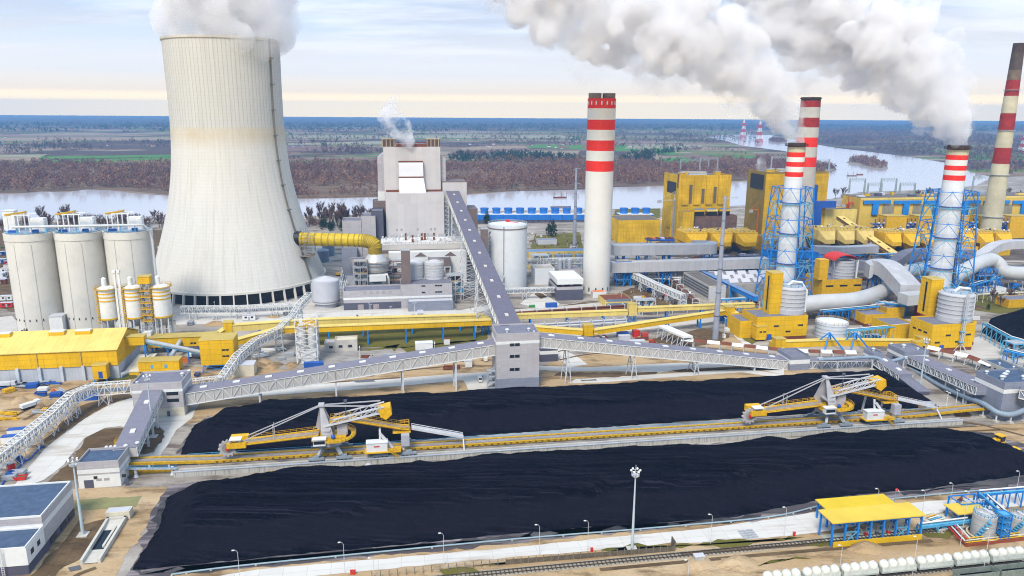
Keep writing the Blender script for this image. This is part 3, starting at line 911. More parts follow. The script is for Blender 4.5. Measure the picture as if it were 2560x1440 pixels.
# === NEW UNIT: BOILER HOUSE AND WHAT STANDS ROUND IT
def boiler_house():
 o=G(970,690)
 zc=o.y*CP+(CAM_H-100)*SP
 h1,h2=HT(o,485),HT(o+E2*12,368)
 w1=146*(o.y*CP-(h1-CAM_H)*SP)/FOC
 t=thing('boiler_house','tall pale grey boiler house with a curved white duct on its front','boiler house',o)
 MB().ob(o,E1*w1,E2*16,UP*h1).build('front_block',GRYL,t)
 m=MB()
 u=w1*.985
 MB().ob(o+E2*16.01-E1*.6,E1*u,E2*42,UP*h2).build('main_block',GRYL,t)
 for s_,wd in((-5.8,5.19),(u-.59,4.6)):
  q=o+E1*s_+E2*20
  hw=HT(q,384)
  m=MB()
  m.ob(q,E1*wd,E2*34,UP*(hw-4))
  inn=E1*wd if s_<0 else Vector()
  out=Vector()if s_<0 else E1*wd
  a,b,c,d=q+UP*(hw-3.998)+out,q+UP*(hw-3.998)+inn,q+UP*(hw+.0)+inn,q
  m.add([a,b,c,a+E2*34,b+E2*34,c+E2*34],[(0,1,2),(3,5,4),(0,2,5,3),(1,4,5,2)])
  m.build('side_wing',mat('side_wing_panels',(.50,.47,.50),.55,.06,.1,panel=(6,2)),t)
 wp=MB()
 wp.ob(o-E1*6.2+E2*19.4+UP*(h1-9),E1*6,E2*20,UP*9)
 wp.build('white_block',WHT,t)
 for s_ in(-1.5,u-11.5):
  q=o+E1*s_+E2*20+UP*(h2+.01)
  MB().ob(q,E1*11,E2*14,UP*6).build('roof_tower',mat('rusty_tower',(.11,.065,.055),.7),t)
  m=MB()
  for k in range(4):
   m.ob(q+E1*(k*3.2)-E2*.5,E1*.7,E2*.4,UP*6.6)
  m.ob(q+UP*6.02-E1*.4-E2*.4,E1*11.8,E2*14.8,UP*.7)
  m.build('tower_frame',mat('tan_trim',(.42,.35,.25),.7),t)
 m=MB()
 m.ob(o+E1*10+E2*17+UP*(h2+.01),E1*(u-22),E2*.8,UP*2.2)
 for k in range(5):
  m.beam(o+E1*(12+k*(u-24)/4)+E2*17+UP*h2,o+E1*(12+k*(u-24)/4)+E2*20+UP*(h2+3.4),.5)
 m.beam(o+E1*10+E2*20+UP*(h2+3.4),o+E1*(u-12)+E2*20+UP*(h2+3.4),.7)
 m.build('roof_edge_frame',RUST,t)
 z1,z0=HT(o+E2*14,404),h1
 p0,p1=o+E1*w1*.245,o+E1*w1*.66
 prof=[(15.9,z0),(13.0-0,z0),(10.5,z0+(z1-z0)*.45),(10.5,z1-2.5),(12.0,z1),(15.9,z1)]
 prof=[(16.0,z0),(7.0,z0),(9.5,z0+(z1-z0)*.25),(11.2,z0+(z1-z0)*.5),(11.2,z1-2.5),(12.5,z1),(16.0,z1)]
 m=MB()
 k=len(prof)
 L_=[p0-E1*(0.0 if z>z0+(z1-z0)*.45 else .0)+E2*b_+UP*(z+.02)for b_,z in prof]
 R_=[p1+E1*(2.0 if z<z0+1 else 1.2 if z<z0+(z1-z0)*.3 else 0)+E2*b_+UP*(z+.02)for b_,z in prof]
 m.add(L_+R_,[(i,k+i,k+i+1,i+1)for i in range(k-1)]+[tuple(range(k)),tuple(range(2*k-1,k-1,-1))])
 m.build('curved_duct',mat('bright_white_panels',(.80,.80,.82),.5,.04,.2),t)
 MB().ob(p0-E1*.4+E2*10.7+UP*(z0+(z1-z0)*.5-.5),E1*(p1-p0).length+E1*.9,E2*1,UP*.9).ob(p0-E1*.2+E2*11.8+UP*(z1-.5),E1*(p1-p0).length+E1*.5,E2*4,UP*.9).build('duct_flange',RUST,t)
 for s_,wd in((.6,w1*.22),(w1*.72,w1*.27)):
  MB().ob(o+E1*s_+E2*15.2+UP*(h1+.02),E1*wd,E2*.6,UP*1.6).build('terrace_railing',RUST,t)
 for s_ in(.16,.24,.52,.75,.82):
  MB().ob(o+E1*(w1*s_)-E2*.08+UP*HT(o,578),E1*1.7,E2*.3,UP*2.0).build('louvre',mat('louvre_grey',(.40,.37,.37),.6),t)
 m=MB()
 q=o+E1*(w1+2.2)+E2*4
 for i in(-1,1):
  for j in(-1,1):
   m.beam(q+E1*1.9*i+E2*1.9*j,q+E1*1.9*i+E2*1.9*j+UP*(h1-4),.5)
 n=16
 for k in range(n):
  z=4+(h1-8)*k/n
  m.box(q+UP*z,4.2,4.2,.35)
  m.beam(q+E1*(-1.9)-E2*1.9+UP*z,q+E1*1.9-E2*1.9+UP*(z+(h1-8)/n),.35)
 m.build('stair_flights',WST,t)
 ha=HT(o+E1*(w1+6)+E2*6,459)
 a0=o+E1*(w1-2)+E2*16.5
 MB().ob(a0+E1*2.2,E1*20.5,E2*22,UP*ha).build('bunker_annex',GRYL,t)
 MB().ob(a0+E1*2.4+E2*.2+UP*(ha+.01),E1*20,E2*21.5,UP*.8).build('annex_parapet',BRN,t)
 MB().ob(a0+E1*22.8+E2*3,E1*9.5,E2*26,UP*HT(a0+E1*23,523)).build('brown_annex',BRN,t)
 return o,w1,h1,a0,ha
BO,BW,BH,BA0,BAH=boiler_house()
HB=lambda p,r_:HT(p,r_)
o_=G(934,695)
building('dark_stair_block','dark grey windowless block left of the tall boiler house','plant building',o_,9.5,20,HT(o_,527),GRYD,ROOF)
o_=G(930,692)+E2*8
building('coal_mill_annex','dark plant annex with a white roof cabin left of the boiler house','plant building',site(G(934,695),1,21),12,12,HT(o_,505),BRN,ROOF)
o_=G(862,700)
building('pump_building','pale stepped building behind the yellow flue gas duct','plant building',o_,15,22,HT(o_,552),GRYW,ROOF)
building('pump_building','taller pale building beside the stepped one behind the yellow duct','plant building',site(o_,15.3),11,22,HT(o_,541),GRYW,ROOF)
o_=G(955,715)
ESPH=HT(o_,612)
def esp_extra(t,o,a,b,zr):
 for k in range(26):
  q=o+a*(2+k*2.55+random.uniform(-.5,.5))+b*random.uniform(3,30)+UP*(zr+.1)
  s_=random.uniform(1.0,2.2)
  MB().box(q,s_,s_*1.3,random.uniform(1.5,3.6)).cyl(q+UP*3.2,.5,2.2,8,r1=.9).build('insulator_box',random.choice([WHT,WST,RUST,TNK]),t)
 m=MB()
 railing(m,[o+a*.5+b*.3+UP*(zr+.1),o+a*66+b*.3+UP*(zr+.1)],1.3,3,.15)
 m.build('roof_railing',RUST,t)
 MB().ob(o-b*.4+UP*(zr-6.5),a*67,b*.3,UP*2.2).build('brown_stripe',BRN,t)
building('precipitator_block','long white precipitator roof crowded with insulators in front of the boiler house','plant building',o_,67,34,ESPH,GALW,WHT,parapet=.1,extra=esp_extra)
o2_=site(o_,6,-9)
t_=thing('duct_block','low white flue duct block with small brown gables behind the two ribbed tanks','flue duct',o2_)
hh_=HT(o2_,632)
MB().ob(o2_,E1*60,E2*8,UP*hh_).build('casing',WHT,t_)
for k_ in(20,43):
 q_=o2_+E1*k_-E2*.3+UP*(hh_-3.4)
 MB().add([q_,q_+E1*9,q_+E1*4.5+UP*3.2,q_+E2*.28,q_+E1*9+E2*.28,q_+E1*4.5+UP*3.2+E2*.28],[(0,1,2),(5,4,3),(0,3,4,1),(1,4,5,2),(2,5,3,0)]).build('brown_gable',BRN,t_)
o3_=site(o_,36,-16)
building('dark_fan_house','brown fan house with steel bracing between the ribbed tanks and the rising gallery','plant building',o3_,17,9,HT(o3_,645),BRN,ROOF)
t_=thing('bracing_structure','white cross braced steel frame below the brown fan house','steel frame',o3_-E2*1.2)
m_=MB()
zz_=HT(o3_,668)
for k_ in range(5):
 m_.beam(o3_+E1*k_*4.2-E2*1.2,o3_+E1*k_*4.2-E2*1.2+UP*zz_,.5)
 if k_<4:
  m_.beam(o3_+E1*k_*4.2-E2*1.2,o3_+E1*(k_+1)*4.2-E2*1.2+UP*zz_,.4)
m_.beam(o3_-E2*1.2+UP*zz_,o3_+E1*16.8-E2*1.2+UP*zz_,.6)
m_.build('frame',WST,t_)
c_=G(1268,728)
c_=c_*(1+14/c_.length)
ht_=HT(c_,560)
t_=thing('storage_tank','tall white cylindrical storage tank with a railed flat top right of the rising gallery','tank',c_)
rt_=49.5*(c_.y*CP+100*SP*.6)/FOC
MB().lathe(c_,[(rt_,0),(rt_,ht_),(rt_*.4,ht_+1.4),(.1,ht_+1.8)],48).build('shell',TNKW,t_,smooth=True)
MB().ring(c_+UP*(ht_-2.6),rt_,.25,.8,48).build('vent_band',BRN,t_)
m_=MB()
railing(m_,circle(c_+UP*ht_,rt_,36),1.4,2.4,.14)
m_.build('top_railing',WST,t_)
MB().box(c_+UP*(ht_+1.8),2.4,2.4,1.6).beam(c_+UP*(ht_+2),c_+E1*8-E2*4+UP*(ht_+1.2),.5).build('roof_hatch',RED,t_)
m_=MB()
a_=math.atan2(-c_.y,-c_.x)-R(62)
for k_ in range(12):
 q_=c_+Vector((math.cos(a_),math.sin(a_),0))*(rt_+1.6)+UP*(3+k_*(ht_-4)/12)
 m_.box(q_,3.6,3.0,.4,a=a_)
 m_.beam(q_-E1*1.5,q_+E1*1.6+UP*((ht_-4)/12),.35)
 m_.beam(q_+E1*1.6,q_+E1*1.6+UP*((ht_-4)/12),.2)
m_.build('zigzag_stair',STL,t_)
d_=Vector((math.cos(a_+R(52)),math.sin(a_+R(52)),0))
MB().tube([c_+d_*(rt_+.3),c_+d_*(rt_+.3)+UP*ht_],.3,6).build('downpipe',mat('pipe_grey',(.25,.25,.25),.6),t_)
t_=thing('brown_stair_tower','slim brown clad stair tower left of the tall white tank','stair tower',G(1213,735))
q_=G(1213,735)
MB().box(q_+E2*5,5,5,HT(q_,575)).build('cladding',BRN,t_)
MB().box(q_+E2*5+UP*(HT(q_,575)+.003),5.4,5.4,.6).build('roof',STL,t_)
o_=G(860,776)
hA,hB_=HT(o_,728),HT(site(o_,40),712)
wtot=276*(o_.y*CP+110*SP)/FOC
building('absorber_building','long low grey building with louvres in front of the silver absorber vessel','plant building',o_,wtot*.52,17,hA,GRYW,ROOF,base=(5,GRYD),band=(7.2,1.6),windows=[('F',3+k*4.2,8.8,2.2,1.5)for k in range(0)])
t_=bpy.data.objects['absorber_building']
for k_ in range(5):
 MB().ob(o_+E1*(15.5+k_*4.3-2)-E2*.12+UP*11.2,E1*2.2,E2*.3,UP*1.7).build('louvre',MATS['louvre_grey'],t_)
for k_ in(9.5,20):
 MB().ob(o_+E1*k_-E2*.14,E1*4,E2*.3,UP*3.8).build('roller_door',mat('door_taupe',(.36,.31,.31),.6),t_)
ob_=site(o_,wtot*.52+.1,-.6)
building('limestone_building','taller grey building carrying two ribbed silver tanks, right part of the absorber hall','plant building',ob_,wtot*.47,20,HT(ob_,712),GRYW,ROOF,base=(5,GRYW),band=(7.2,1.6),windows=[('F',14.2,15.2,2.6,1.1),('F',23.5,15.2,5.0,1.1),('F',14.2,10.6,2.6,1.1),('F',23.5,10.6,5.0,1.1)])
oc_=site(ob_,4.5,-9)
building('garage_block','low grey flat roofed block in front of the absorber hall, near the rising gallery','plant building',oc_,wtot*.41,8,7.0,GRYD if False else GRYB,TNK,parapet=.3)
for k_,px_ in enumerate((1039,1089)):
 q_=G(px_,757)+E2*10
 zb_=HT(ob_,712)-.84
 zt_=HT(q_,655)
 r_=24.5*(q_.y*CP+100*SP)/FOC
 t_=thing('ribbed_tank',('left' if k_==0 else 'right')+' one of two ribbed silver tanks on the absorber hall roof','tank',q_+UP*zb_,'ribbed silver tanks')
 MB().lathe(q_,[(r_,zb_),(r_,zt_),(r_*.3,zt_+1.6),(.1,zt_+1.8)],32).build('shell',mat('ribbed_silver',(.60,.60,.62),.45,.08,.2,hoop=2.6),t_,smooth=True)
 m_=MB()
 railing(m_,circle(q_+UP*zt_,r_-.1,24),1.2,1.8,.12)
 m_.build('top_railing',WHT,t_)
 for j_ in range(5):
  MB().ring(q_+UP*(zb_+2.5+j_*(zt_-zb_-3)/4.4),r_,.22,.45,32).build('stiffener_ring',WST,t_)
q_=site(ob_,.8,6)
t_=thing('brown_lift_shaft','narrow brown lift shaft beside the ribbed silver tanks','lift shaft',q_)
MB().ob(q_,E1*6.2,E2*5,UP*HT(q_,628)).build('cladding',BRN,t_)
MB().ob(q_-E1*.2-E2*.2+UP*(HT(q_,628)+.003),E1*6.6,E2*5.4,UP*.7).build('roof',STL,t_)
def absorber():
 c=G(942,742)
 c=c*(1+9/c.length)
 k=(c.y*CP+95*SP)/FOC
 z=[HT(c,r_)for r_ in(735,680,672,660,652,640,634)]
 t=thing('absorber_vessel','silver flue gas absorber vessel with a domed top below the yellow duct elbow','absorber',c)
 MB().lathe(c,[(28*k,0),(28*k,z[1]),(33*k,z[2]),(34*k,z[3]),(31*k,z[4]),(21*k,z[5]),(17*k,z[6])],36).build('vessel',mat('silver_cladding',(.62,.62,.62),.35,.1,.15,metal=.25),t,smooth=True)
 for zz in(z[2]-.5,z[3],z[4]):
  m=MB()
  m.ring(c+UP*zz,33.5*k,1.2,.3,36)
  railing(m,circle(c+UP*zz,37*k,24),1.1,2.5,.1)
  m.build('ring_platform',mat('platform_brown',(.34,.30,.27),.6),t)
 tow=-c.normalized()
 rt=Vector((-tow.y,tow.x,0))*-1
 fr=c+tow*(31*k)
 sd=Vector((tow.y,-tow.x,0))
 m=MB()
 if sd.x<0:
  sd=-sd
 for s_,zz in((-19,.82),(20,.84)):
  x=sd*(s_*k)
  m.tube([fr+x*1.5,fr+x*1.5+UP*z[1]*zz,fr+x*1.4+UP*(z[1]*zz+2)-tow*1,fr+x*.2+UP*(z[1]*zz+2.2)-tow*1],1.1,10)
 m.tube([fr-sd*9*k+UP*z[1]*.55,fr+sd*13*k+UP*z[1]*.55,fr+sd*16*k+UP*z[1]*.5,fr+sd*16*k+UP*4],1.1,10)
 for j in range(5):
  m.tube([fr+sd*((-8+j*5)*k)+UP*z[1]*.55,fr+sd*((-8+j*5)*k)+UP*z[1]*.40,fr+sd*2*k+UP*z[1]*.36],.45,8)
 m.tube([fr+sd*1*k+UP*z[1]*.36,fr+sd*1*k+UP*6],.9,10)
 m.build('recycle_pipes',WHT,t,smooth=True)
 for s_ in(-6,14):
  MB().box(fr+sd*s_*k+tow*3+UP*(hA-.8),6,5,4.5).build('pump_box',WHT,t)
 zd=HT(c,632)
 zduct=HT(c,600)
 pa=AT(748,597,c.y+4)
 pts=[pa,Vector(pa).lerp(AT(905,598,c.y+2),.5)]
 pb=AT(900,601,c.y+2)
 e=[pa,pa.lerp(pb,.5),pb,AT(922,604,c.y+1),AT(938,613,c.y),Vector((c.x,c.y,HT(c,622))),Vector((c.x,c.y,z[6]-.5))]
 e=smooth_line(e,5)
 rr=16.2*k
 td=thing('flue_gas_duct','thick ribbed yellow flue gas duct running from the cooling tower to the absorber','flue duct',e[0])
 MB().tube(e,rr,24).build('pipe',mat('duct_yellow',(.66,.46,.01),.5,.2,.2,dirt=(.30,.22,.03),dirtamt=.5),td,smooth=True)
 tot=0
 for i in range(1,len(e)-1):
  d=(e[i+1]-e[i-1]).normalized()
  MB().tube([e[i]-d*.35,e[i]+d*.35],rr*1.05,24).build('stiffener_ring',mat('duct_rib',(.36,.25,.02),.6),td)
 d=(e[0]-e[3]).normalized()
 MB().tube([e[0]-d*1,e[0]+d*9],rr*1.18,24).build('tower_collar',DARK,td)
 m=MB()
 ts=thing('scaffold','tube scaffold hanging round the yellow duct where it enters the cooling tower','scaffold',e[0]-UP*14)
 for i in range(4):
  for j in(-1,1):
   q=e[0]-d*(1+i*3.4)+E2*j*6.5
   m.beam(q-UP*(13-i),q+UP*(8 if i<3 else 4),.28)
 for k2 in range(6):
  for j in(-1,1):
   q=e[0]+E2*j*6.5+UP*(-12+k2*3.8)
   m.beam(q-d*.5,q-d*11.5,.22)
  m.beam(e[0]-d*1-E2*6.5+UP*(-12+k2*3.8),e[0]-d*11-E2*6.5+UP*(-9.5+k2*3.8),.2)
 for k2 in range(3):
  m.beam(e[0]+d*1-E2*6.5-UP*(12+0),e[0]+d*(2+k2*2)-E2*(6.5)-UP*(17),.25)
 m.build('tubes',mat('scaffold_steel',(.30,.29,.28),.5),ts)
 MB().ob(e[0]-d*11-E2*7-UP*12.3,d*10.5,E2*-.01+E2*14,UP*.3).build('platform',mat('plank_brown',(.24,.18,.12),.8),ts)
absorber()
c_=G(817,772)
c_=c_*(1+8/c_.length)
t_=thing('process_tank','grey cylindrical tank with a conical roof at the foot of the cooling tower','tank',c_)
r_=33.5*(c_.y*CP+118*SP)/FOC
zt_=HT(c_*(1-0),700)
MB().lathe(c_,[(r_*.82,0),(r_*.82,3),(r_,3.2),(r_,zt_),(.6,zt_+3)],40).build('shell',TNK,t_,smooth=True)
MB().ring(c_+UP*4.2,r_,.15,.6,40).build('base_band',mat('pipe_grey',(.25,.25,.25)),t_)
m_=MB()
railing(m_,circle(c_+UP*zt_,r_-.2,24),1.1,2.2,.1)
m_.build('top_railing',WST,t_)
m_=MB()
d_=E1*(r_+1)
for k_ in range(8):
 q_=c_+d_+UP*(k_*zt_/8)
 m_.box(q_,2,2,.2)
 m_.beam(q_-E2,q_+E2+UP*zt_/8,.2)
m_.beam(c_+d_+E1,c_+d_+E1+UP*zt_,.3)
m_.build('stair',STL,t_)
for k_,(px_,py_,tp_)in enumerate(((808,657,625),(822,641,612))):
 c_=G(px_,py_)
 c_=c_*(1+6/c_.length)
 t_=thing('water_tank',('nearer' if k_==0 else 'farther')+' of two blue grey water tanks behind the cooling tower flank','tank',c_)
 r_=15*(c_.y*CP+115*SP)/FOC
 z_=HT(c_,tp_)
 MB().lathe(c_,[(r_,0),(r_,z_),(.2,z_+2)],28).build('shell',mat('tank_blue_grey',(.22,.28,.36),.5,.1,.2),t_,smooth=True)
 MB().ring(c_+UP*(z_-.4),r_,.2,.5,28).build('rim',WST,t_)
# === CONVEYOR GALLERIES AND TRANSFER BUILDINGS
def pt(px,foot,rw):
 g=G(px,foot)
 return Vector((g.x,g.y,HT(g,rw)))
def gallery(name,label,pts,w,h,roof,wall,truss=None,sky=0,legs=(),skym=None,group=None,legm=None,cat='conveyor gallery',bay=4.0,caps=True):
 t=thing(name,label,cat,(pts[0].x,pts[0].y,0),group)
 mw,mr,mt_,mtb=MB(),MB(),MB(),MB()
 for i in range(len(pts)-1):
  a,b=Vector(pts[i]),Vector(pts[i+1])
  d=b-a
  L=d.length
  dh=Vector((d.x,d.y,0)).normalized()
  s=Vector((dh.y,-dh.x,0))
  mw.ob(a-s*w/2,d,-s*-w if False else s*w,UP*h)if d.cross(s).z>0 else mw.ob(a+s*w/2,d,-s*w,UP*h)
  q=a+UP*(h+.004)+s*(w/2+.35)
  mr.ob(q,d,-s*(w+.7),UP*.35)
  if truss:
   n=max(2,int(L/bay))
   for sg in(1,-1):
    if sg==-1 and a.length<1:
     continue
    o=s*sg*(w/2+.22)
    m=mt_ if sg==1 else mtb
    for zz in(.1,h-.05):
     m.beam(a+o+UP*zz,b+o+UP*zz,.34,.36)
    for k in range(n+1):
     p=a.lerp(b,k/n)+o
     m.beam(p,p+UP*h,.22,.22)
     if k<n:
      p2=a.lerp(b,(k+1)/n)+o
      if k%2:
       m.beam(p,p2+UP*h,.24,.24)
      else:
       m.beam(p+UP*h,p2,.24,.24)
 mw.build('wall',wall,t)
 rf=mr.build('roof',roof,t)
 if truss:
  mt_.build('truss_girder',truss,t)
  mtb.build('truss_girder',truss,t)
 if sky:
  tot=sum((pts[i+1]-pts[i]).length for i in range(len(pts)-1))
  for k in range(sky):
   x=tot*(k+.5)/sky
   for i in range(len(pts)-1):
    L=(pts[i+1]-pts[i]).length
    if x<=L:
     break
    x-=L
   d=(pts[i+1]-pts[i])
   p=pts[i]+d*(x/L)
   dh=Vector((d.x,d.y,0)).normalized()
   s=Vector((dh.y,-dh.x,0))
   dn=d.normalized()
   MB().ob(p+UP*(h+.36)-dn*1.5+s*.9,dn*3.0,-s*1.8,UP*.45).build('skylight',skym or WHT,rf)
 for k,lg in enumerate(legs):
  x,kind=lg
  tot=sum((pts[i+1]-pts[i]).length for i in range(len(pts)-1))*x
  for i in range(len(pts)-1):
   L=(pts[i+1]-pts[i]).length
   if tot<=L:
    break
   tot-=L
  d=pts[i+1]-pts[i]
  p=pts[i]+d*(tot/L)
  dh=Vector((d.x,d.y,0)).normalized()
  s=Vector((dh.y,-dh.x,0))
  m=MB()
  if kind=='twin':
   for sg in(1,-1):
    m.beam(Vector((p.x,p.y,0))+s*sg*w*.42,p+s*sg*w*.42,.75,.75)
   for f in(.25,.6,.97):
    m.beam(Vector((p.x,p.y,p.z*f))+s*w*.42,Vector((p.x,p.y,p.z*f))-s*w*.42,.4)
   m.beam(Vector((p.x,p.y,p.z*.25))+s*w*.42,Vector((p.x,p.y,p.z*.6))-s*w*.42,.3)
  elif kind=='aframe':
   for sg in(1,-1):
    for q in(1,-1):
     m.beam(Vector((p.x,p.y,0))+s*sg*w*.5+dh*q*1.6,p+s*sg*w*.4,.4,.4)
   for f in(.3,.6):
    for q in(1,-1):
     m.beam(Vector((p.x,p.y,p.z*f))+s*w*.47+dh*q*1.6*(1-f),Vector((p.x,p.y,p.z*f))-s*w*.47+dh*q*1.6*(1-f),.25)
  elif kind=='lattice':
   lattice_leg(m,Vector((p.x,p.y,0)),p,(w*1.2,w*.9),max(2,int(p.z/5)),.35)
  m.build('support_leg',legm or WST,t)
 return t
def bpx(name,label,fl,fr,top,bl,cat='transfer building',**kw):
 o=G(*fl)
 w=(G(*fr)-o).dot(E1)
 h=HT(o,top)
 flx=fl[0]-(1285-fl[0])/8200*(fl[1]-top)
 d=(G(bl[0],bl[1],h)-G(flx,top,h)).dot(E2)
 return building(name,label,cat,o,w,d,h,**kw),o,w,d,h
t_,TT,TW,TD,TH_=bpx('transfer_tower','tall pale grey windowed transfer tower standing behind the coal heap at the centre',(1241,977),(1346,970),835,(1230,811),roof=ROOF,wall=GALW if False else GRYW,windows=[('F',6.3,0,.1,.1)][:0],vents=[(6,5,1.5),(17,6,1.2),(19,2.5,.8)])
for k_,r_ in enumerate((863,892,925)):
 z_=HT(TT,r_)
 for dx_ in(6.6,9.2):
  MB().ob(TT+E1*dx_-E2*.1+UP*(z_-.9),E1*2.3,E2*.3,UP*1.5).build('window',GLS,t_)
MB().ob(TT-E1*.08-E2*.08+UP*(TH_-5.5),E1*(TW+.16),E2*(TD+.16),UP*1.5).build('white_band',WHT,t_)
MB().ob(TT-E1*.1-E2*.1,E1*(TW+.2),E2*(TD+.2),UP*HT(TT,948)).build('blue_grey_plinth',GRYB,t_)
m_=MB()
q_=TT-E1*2.4+E2*2
for i_ in(-1,1):
 for j_ in(-1,1):
  m_.beam(q_+E1*i_*1.8+E2*j_*1.8,q_+E1*i_*1.8+E2*j_*1.8+UP*11,.3)
for k_ in range(4):
 m_.box(q_+UP*(1+k_*3),3.8,3.8,.3)
 m_.beam(q_-E1*1.8+UP*(k_*3),q_+E1*1.8+UP*(k_*3+3),.3)
m_.build('side_stair',STL,t_)
t_,TL,TLW,TLD,TLH=bpx('transfer_building','grey flat roofed transfer building left of the rear coal heap where the long gallery starts',(337,1046),(463,1038),960,(366,929),roof=ROOF,base=(4.2,mat('cream_plinth',(.66,.60,.48),.8)),vents=[(19,10,1.3),(21,14,1.2),(2,2,1.0)],windows=[('F',14.5,0,4.6,1.4)][:0],doors=[('F',13.8,1.2,2.6,GRYD)])
for r_ in(984,1001):
 z_=HT(site(TL,17),r_)
 w_=MB().ob(site(TL,14.3,-.1,z_-.7),E1*5.0,E2*.3,UP*1.5).build('window',GLS,t_)
MB().ob(TL-E1*.08-E2*.08+UP*(TLH-4.6),E1*(TLW+.16),E2*(TLD+.16),UP*1.3).build('white_band',WHT,t_)
t_,DH,DW,DD,DHH=bpx('drive_house','small grey and white drive house at the left end of the yellow belt conveyor',(199,1222),(304,1214),1157,(222,1121),roof=ROOFB,base=(5.0,WHT),vents=[(13,12,1.2),(16.5,14,1.2),(6,12.5,.9),(7.5,12.6,.9),(9,12.7,.9)],doors=[('F',1.8,3.2,3.2,GRYD),('F',15.6,1.3,2.7,GRYD)])
MB().ob(DH-E1*.08-E2*.08+UP*(DHH-4.6),E1*(DW+.16),E2*(DD+.16),UP*1.6).build('white_band',WHT,t_)
for a_ in(5.2,14.8):
 MB().ob(site(DH,a_,-.1,DHH-6.9),E1*1.3,E2*.3,UP*1.2).build('window',GLS,t_)
for a_ in(6.0,8.6):
 MB().ob(site(DH,a_,-.1,2.6),E1*1.9,E2*.3,UP*1.0).build('louvre',MATS['louvre_grey'],t_)
a_,b_=site(DH,13.0,DD-1,DHH-4.2),site(TL,5.3+3.4,.6,TLH-7.2)
gallery('inclined_gallery','short wide grey gallery rising from the drive house to the left transfer building',[a_,b_],7.6,3.6,GALR,GALW,WHT,2,bay=3.0,legs=[(.4,'twin'),(.75,'twin')])
m_=MB()
q_=site(DH,5.0,DD+6,0)
t_=thing('service_platform','small yellow service platform on the left side of the short wide gallery','platform',a_.lerp(b_,.22))
p_=a_.lerp(b_,.22)-E1*5.0-UP*.5
MB().ob(p_-E1*2,E1*3.4,E2*3,UP*.3).build('deck',YELM,t_)
railing(m_,[p_-E1*2+UP*.3,p_+E1*1.4+UP*.3,p_+E1*1.4+E2*3+UP*.3,p_-E1*2+E2*3+UP*.3,p_-E1*2+UP*.3],1.3,1.2,.12)
m_.build('railing',YELM,t_)
m_=MB()
for i_ in(0,1):
 m_.beam(Vector((p_.x,p_.y,0))-E1*1.8+E2*(.3+i_*2.4),p_-E1*1.8+E2*(.3+i_*2.4),.2)
m_.build('legs_frame',YELM,t_)
s_=site(TL,TLW,TLD*.42)
e_=site(TT,.2,8)
S_=Vector((s_.x,s_.y,HT(s_-E2*4,1013)))
E_=Vector((e_.x,e_.y,HT(e_-E2*4,888)))
gallery('long_gallery','long grey gallery with white girder rising left to right up to the transfer tower',[S_,S_.lerp(E_,.22),S_.lerp(E_,.46),S_.lerp(E_,.68),S_.lerp(E_,.86),E_],8.0,5.6,GALR,GALW,WHT,10,legs=[(.22,'twin'),(.46,'twin'),(.68,'twin'),(.86,'twin')],bay=3.6)
t_,T2,T2W,T2D,T2H=bpx('transfer_building','small flat roofed transfer building at the right end of the second long gallery',(1974,927),(2023,925),892,(1945,871),roof=ROOF,wall=GRYB)
MB().ob(T2-E1*.08-E2*.08+UP*(T2H-4.3),E1*(T2W+.16),E2*(T2D+.16),UP*2.3).build('white_band',WHT,t_)
s_=site(TT,TW,8)
e_=site(T2,0,6)
S_=Vector((s_.x,s_.y,HT(s_-E2*4,868)))
E_=Vector((e_.x,e_.y,HT(e_-E2*4,925)))
gallery('long_gallery','long grey gallery with white girder running right from the transfer tower and slowly descending',[S_,S_.lerp(E_,.115),S_.lerp(E_,.37),S_.lerp(E_,.62),S_.lerp(E_,.86),E_],8.0,5.2,GALR,GALW,WHT,9,legs=[(.115,'aframe'),(.37,'aframe'),(.62,'aframe'),(.86,'twin')],bay=3.0)
s_=site(TT,TW*.46,TD-.3)
S_=Vector((s_.x,s_.y,TH_-5.5))
e_=BA0+E1*10.5-E2*.4
E_=Vector((e_.x,e_.y,HT(e_,492)))
gallery('rising_gallery','long dark grey gallery climbing from the transfer tower up to the boiler house annex',[S_,S_.lerp(E_,.33),S_.lerp(E_,.62),E_],10.5,4.6,mat('dark_gallery_roof',(.15,.14,.185),.7,.1,.3,ribs=1.2),GALW,WHT,11,legs=[(.33,'lattice'),(.62,'lattice'),(.86,'lattice')],bay=4.5,skym=mat('skylight_pink',(.62,.55,.52),.5))
t_,T3A,wA,dA,hA3=bpx('transfer_building','smaller of the two grey blocks with roof vents at the head of the descending galleries',(2180,918),(2206,917),883,(2151,871),roof=ROOF,wall=GRYB,vents=[(4,6,1.4)])
MB().ob(T3A-E1*.08-E2*.08+UP*(hA3-3.6),E1*(wA+.16),E2*(dA+.16),UP*1.2).build('white_band',WHT,t_)
t_,T3B,wB,dB,hB3=bpx('transfer_building','larger grey block with a white band at the head of the descending galleries',(2257,915),(2316,911),879,(2216,860),roof=ROOF,wall=GRYB,vents=[(6,9,1.6),(2,14,1.1),(11,4,1.1)])
MB().ob(T3B-E1*.08-E2*.08+UP*(hB3-4.2),E1*(wB+.16),E2*(dB+.16),UP*1.6).build('white_band',WHT,t_)
MB().ob(T3B-E1*.1+E2*5+UP*(hB3-6.6),E1*.3,E2*4,UP*1.3).build('window',GLS,t_)
t_,T4,w4,d4,h4=bpx('transfer_building','big blue grey transfer building cut by the right edge of the photo',(2497,1052),(2600,1043),957,(2432,926),roof=ROOFB,wall=GRYB,vents=[(4,6,1.6),(8,9,1.6),(12,12,1.4),(3,14,1.2),(14,5,1.5)])
MB().ob(T4-E1*.08-E2*.08+UP*(h4-5.2),E1*(w4+.16),E2*(d4+.16),UP*1.9).build('white_band',WHT,t_)
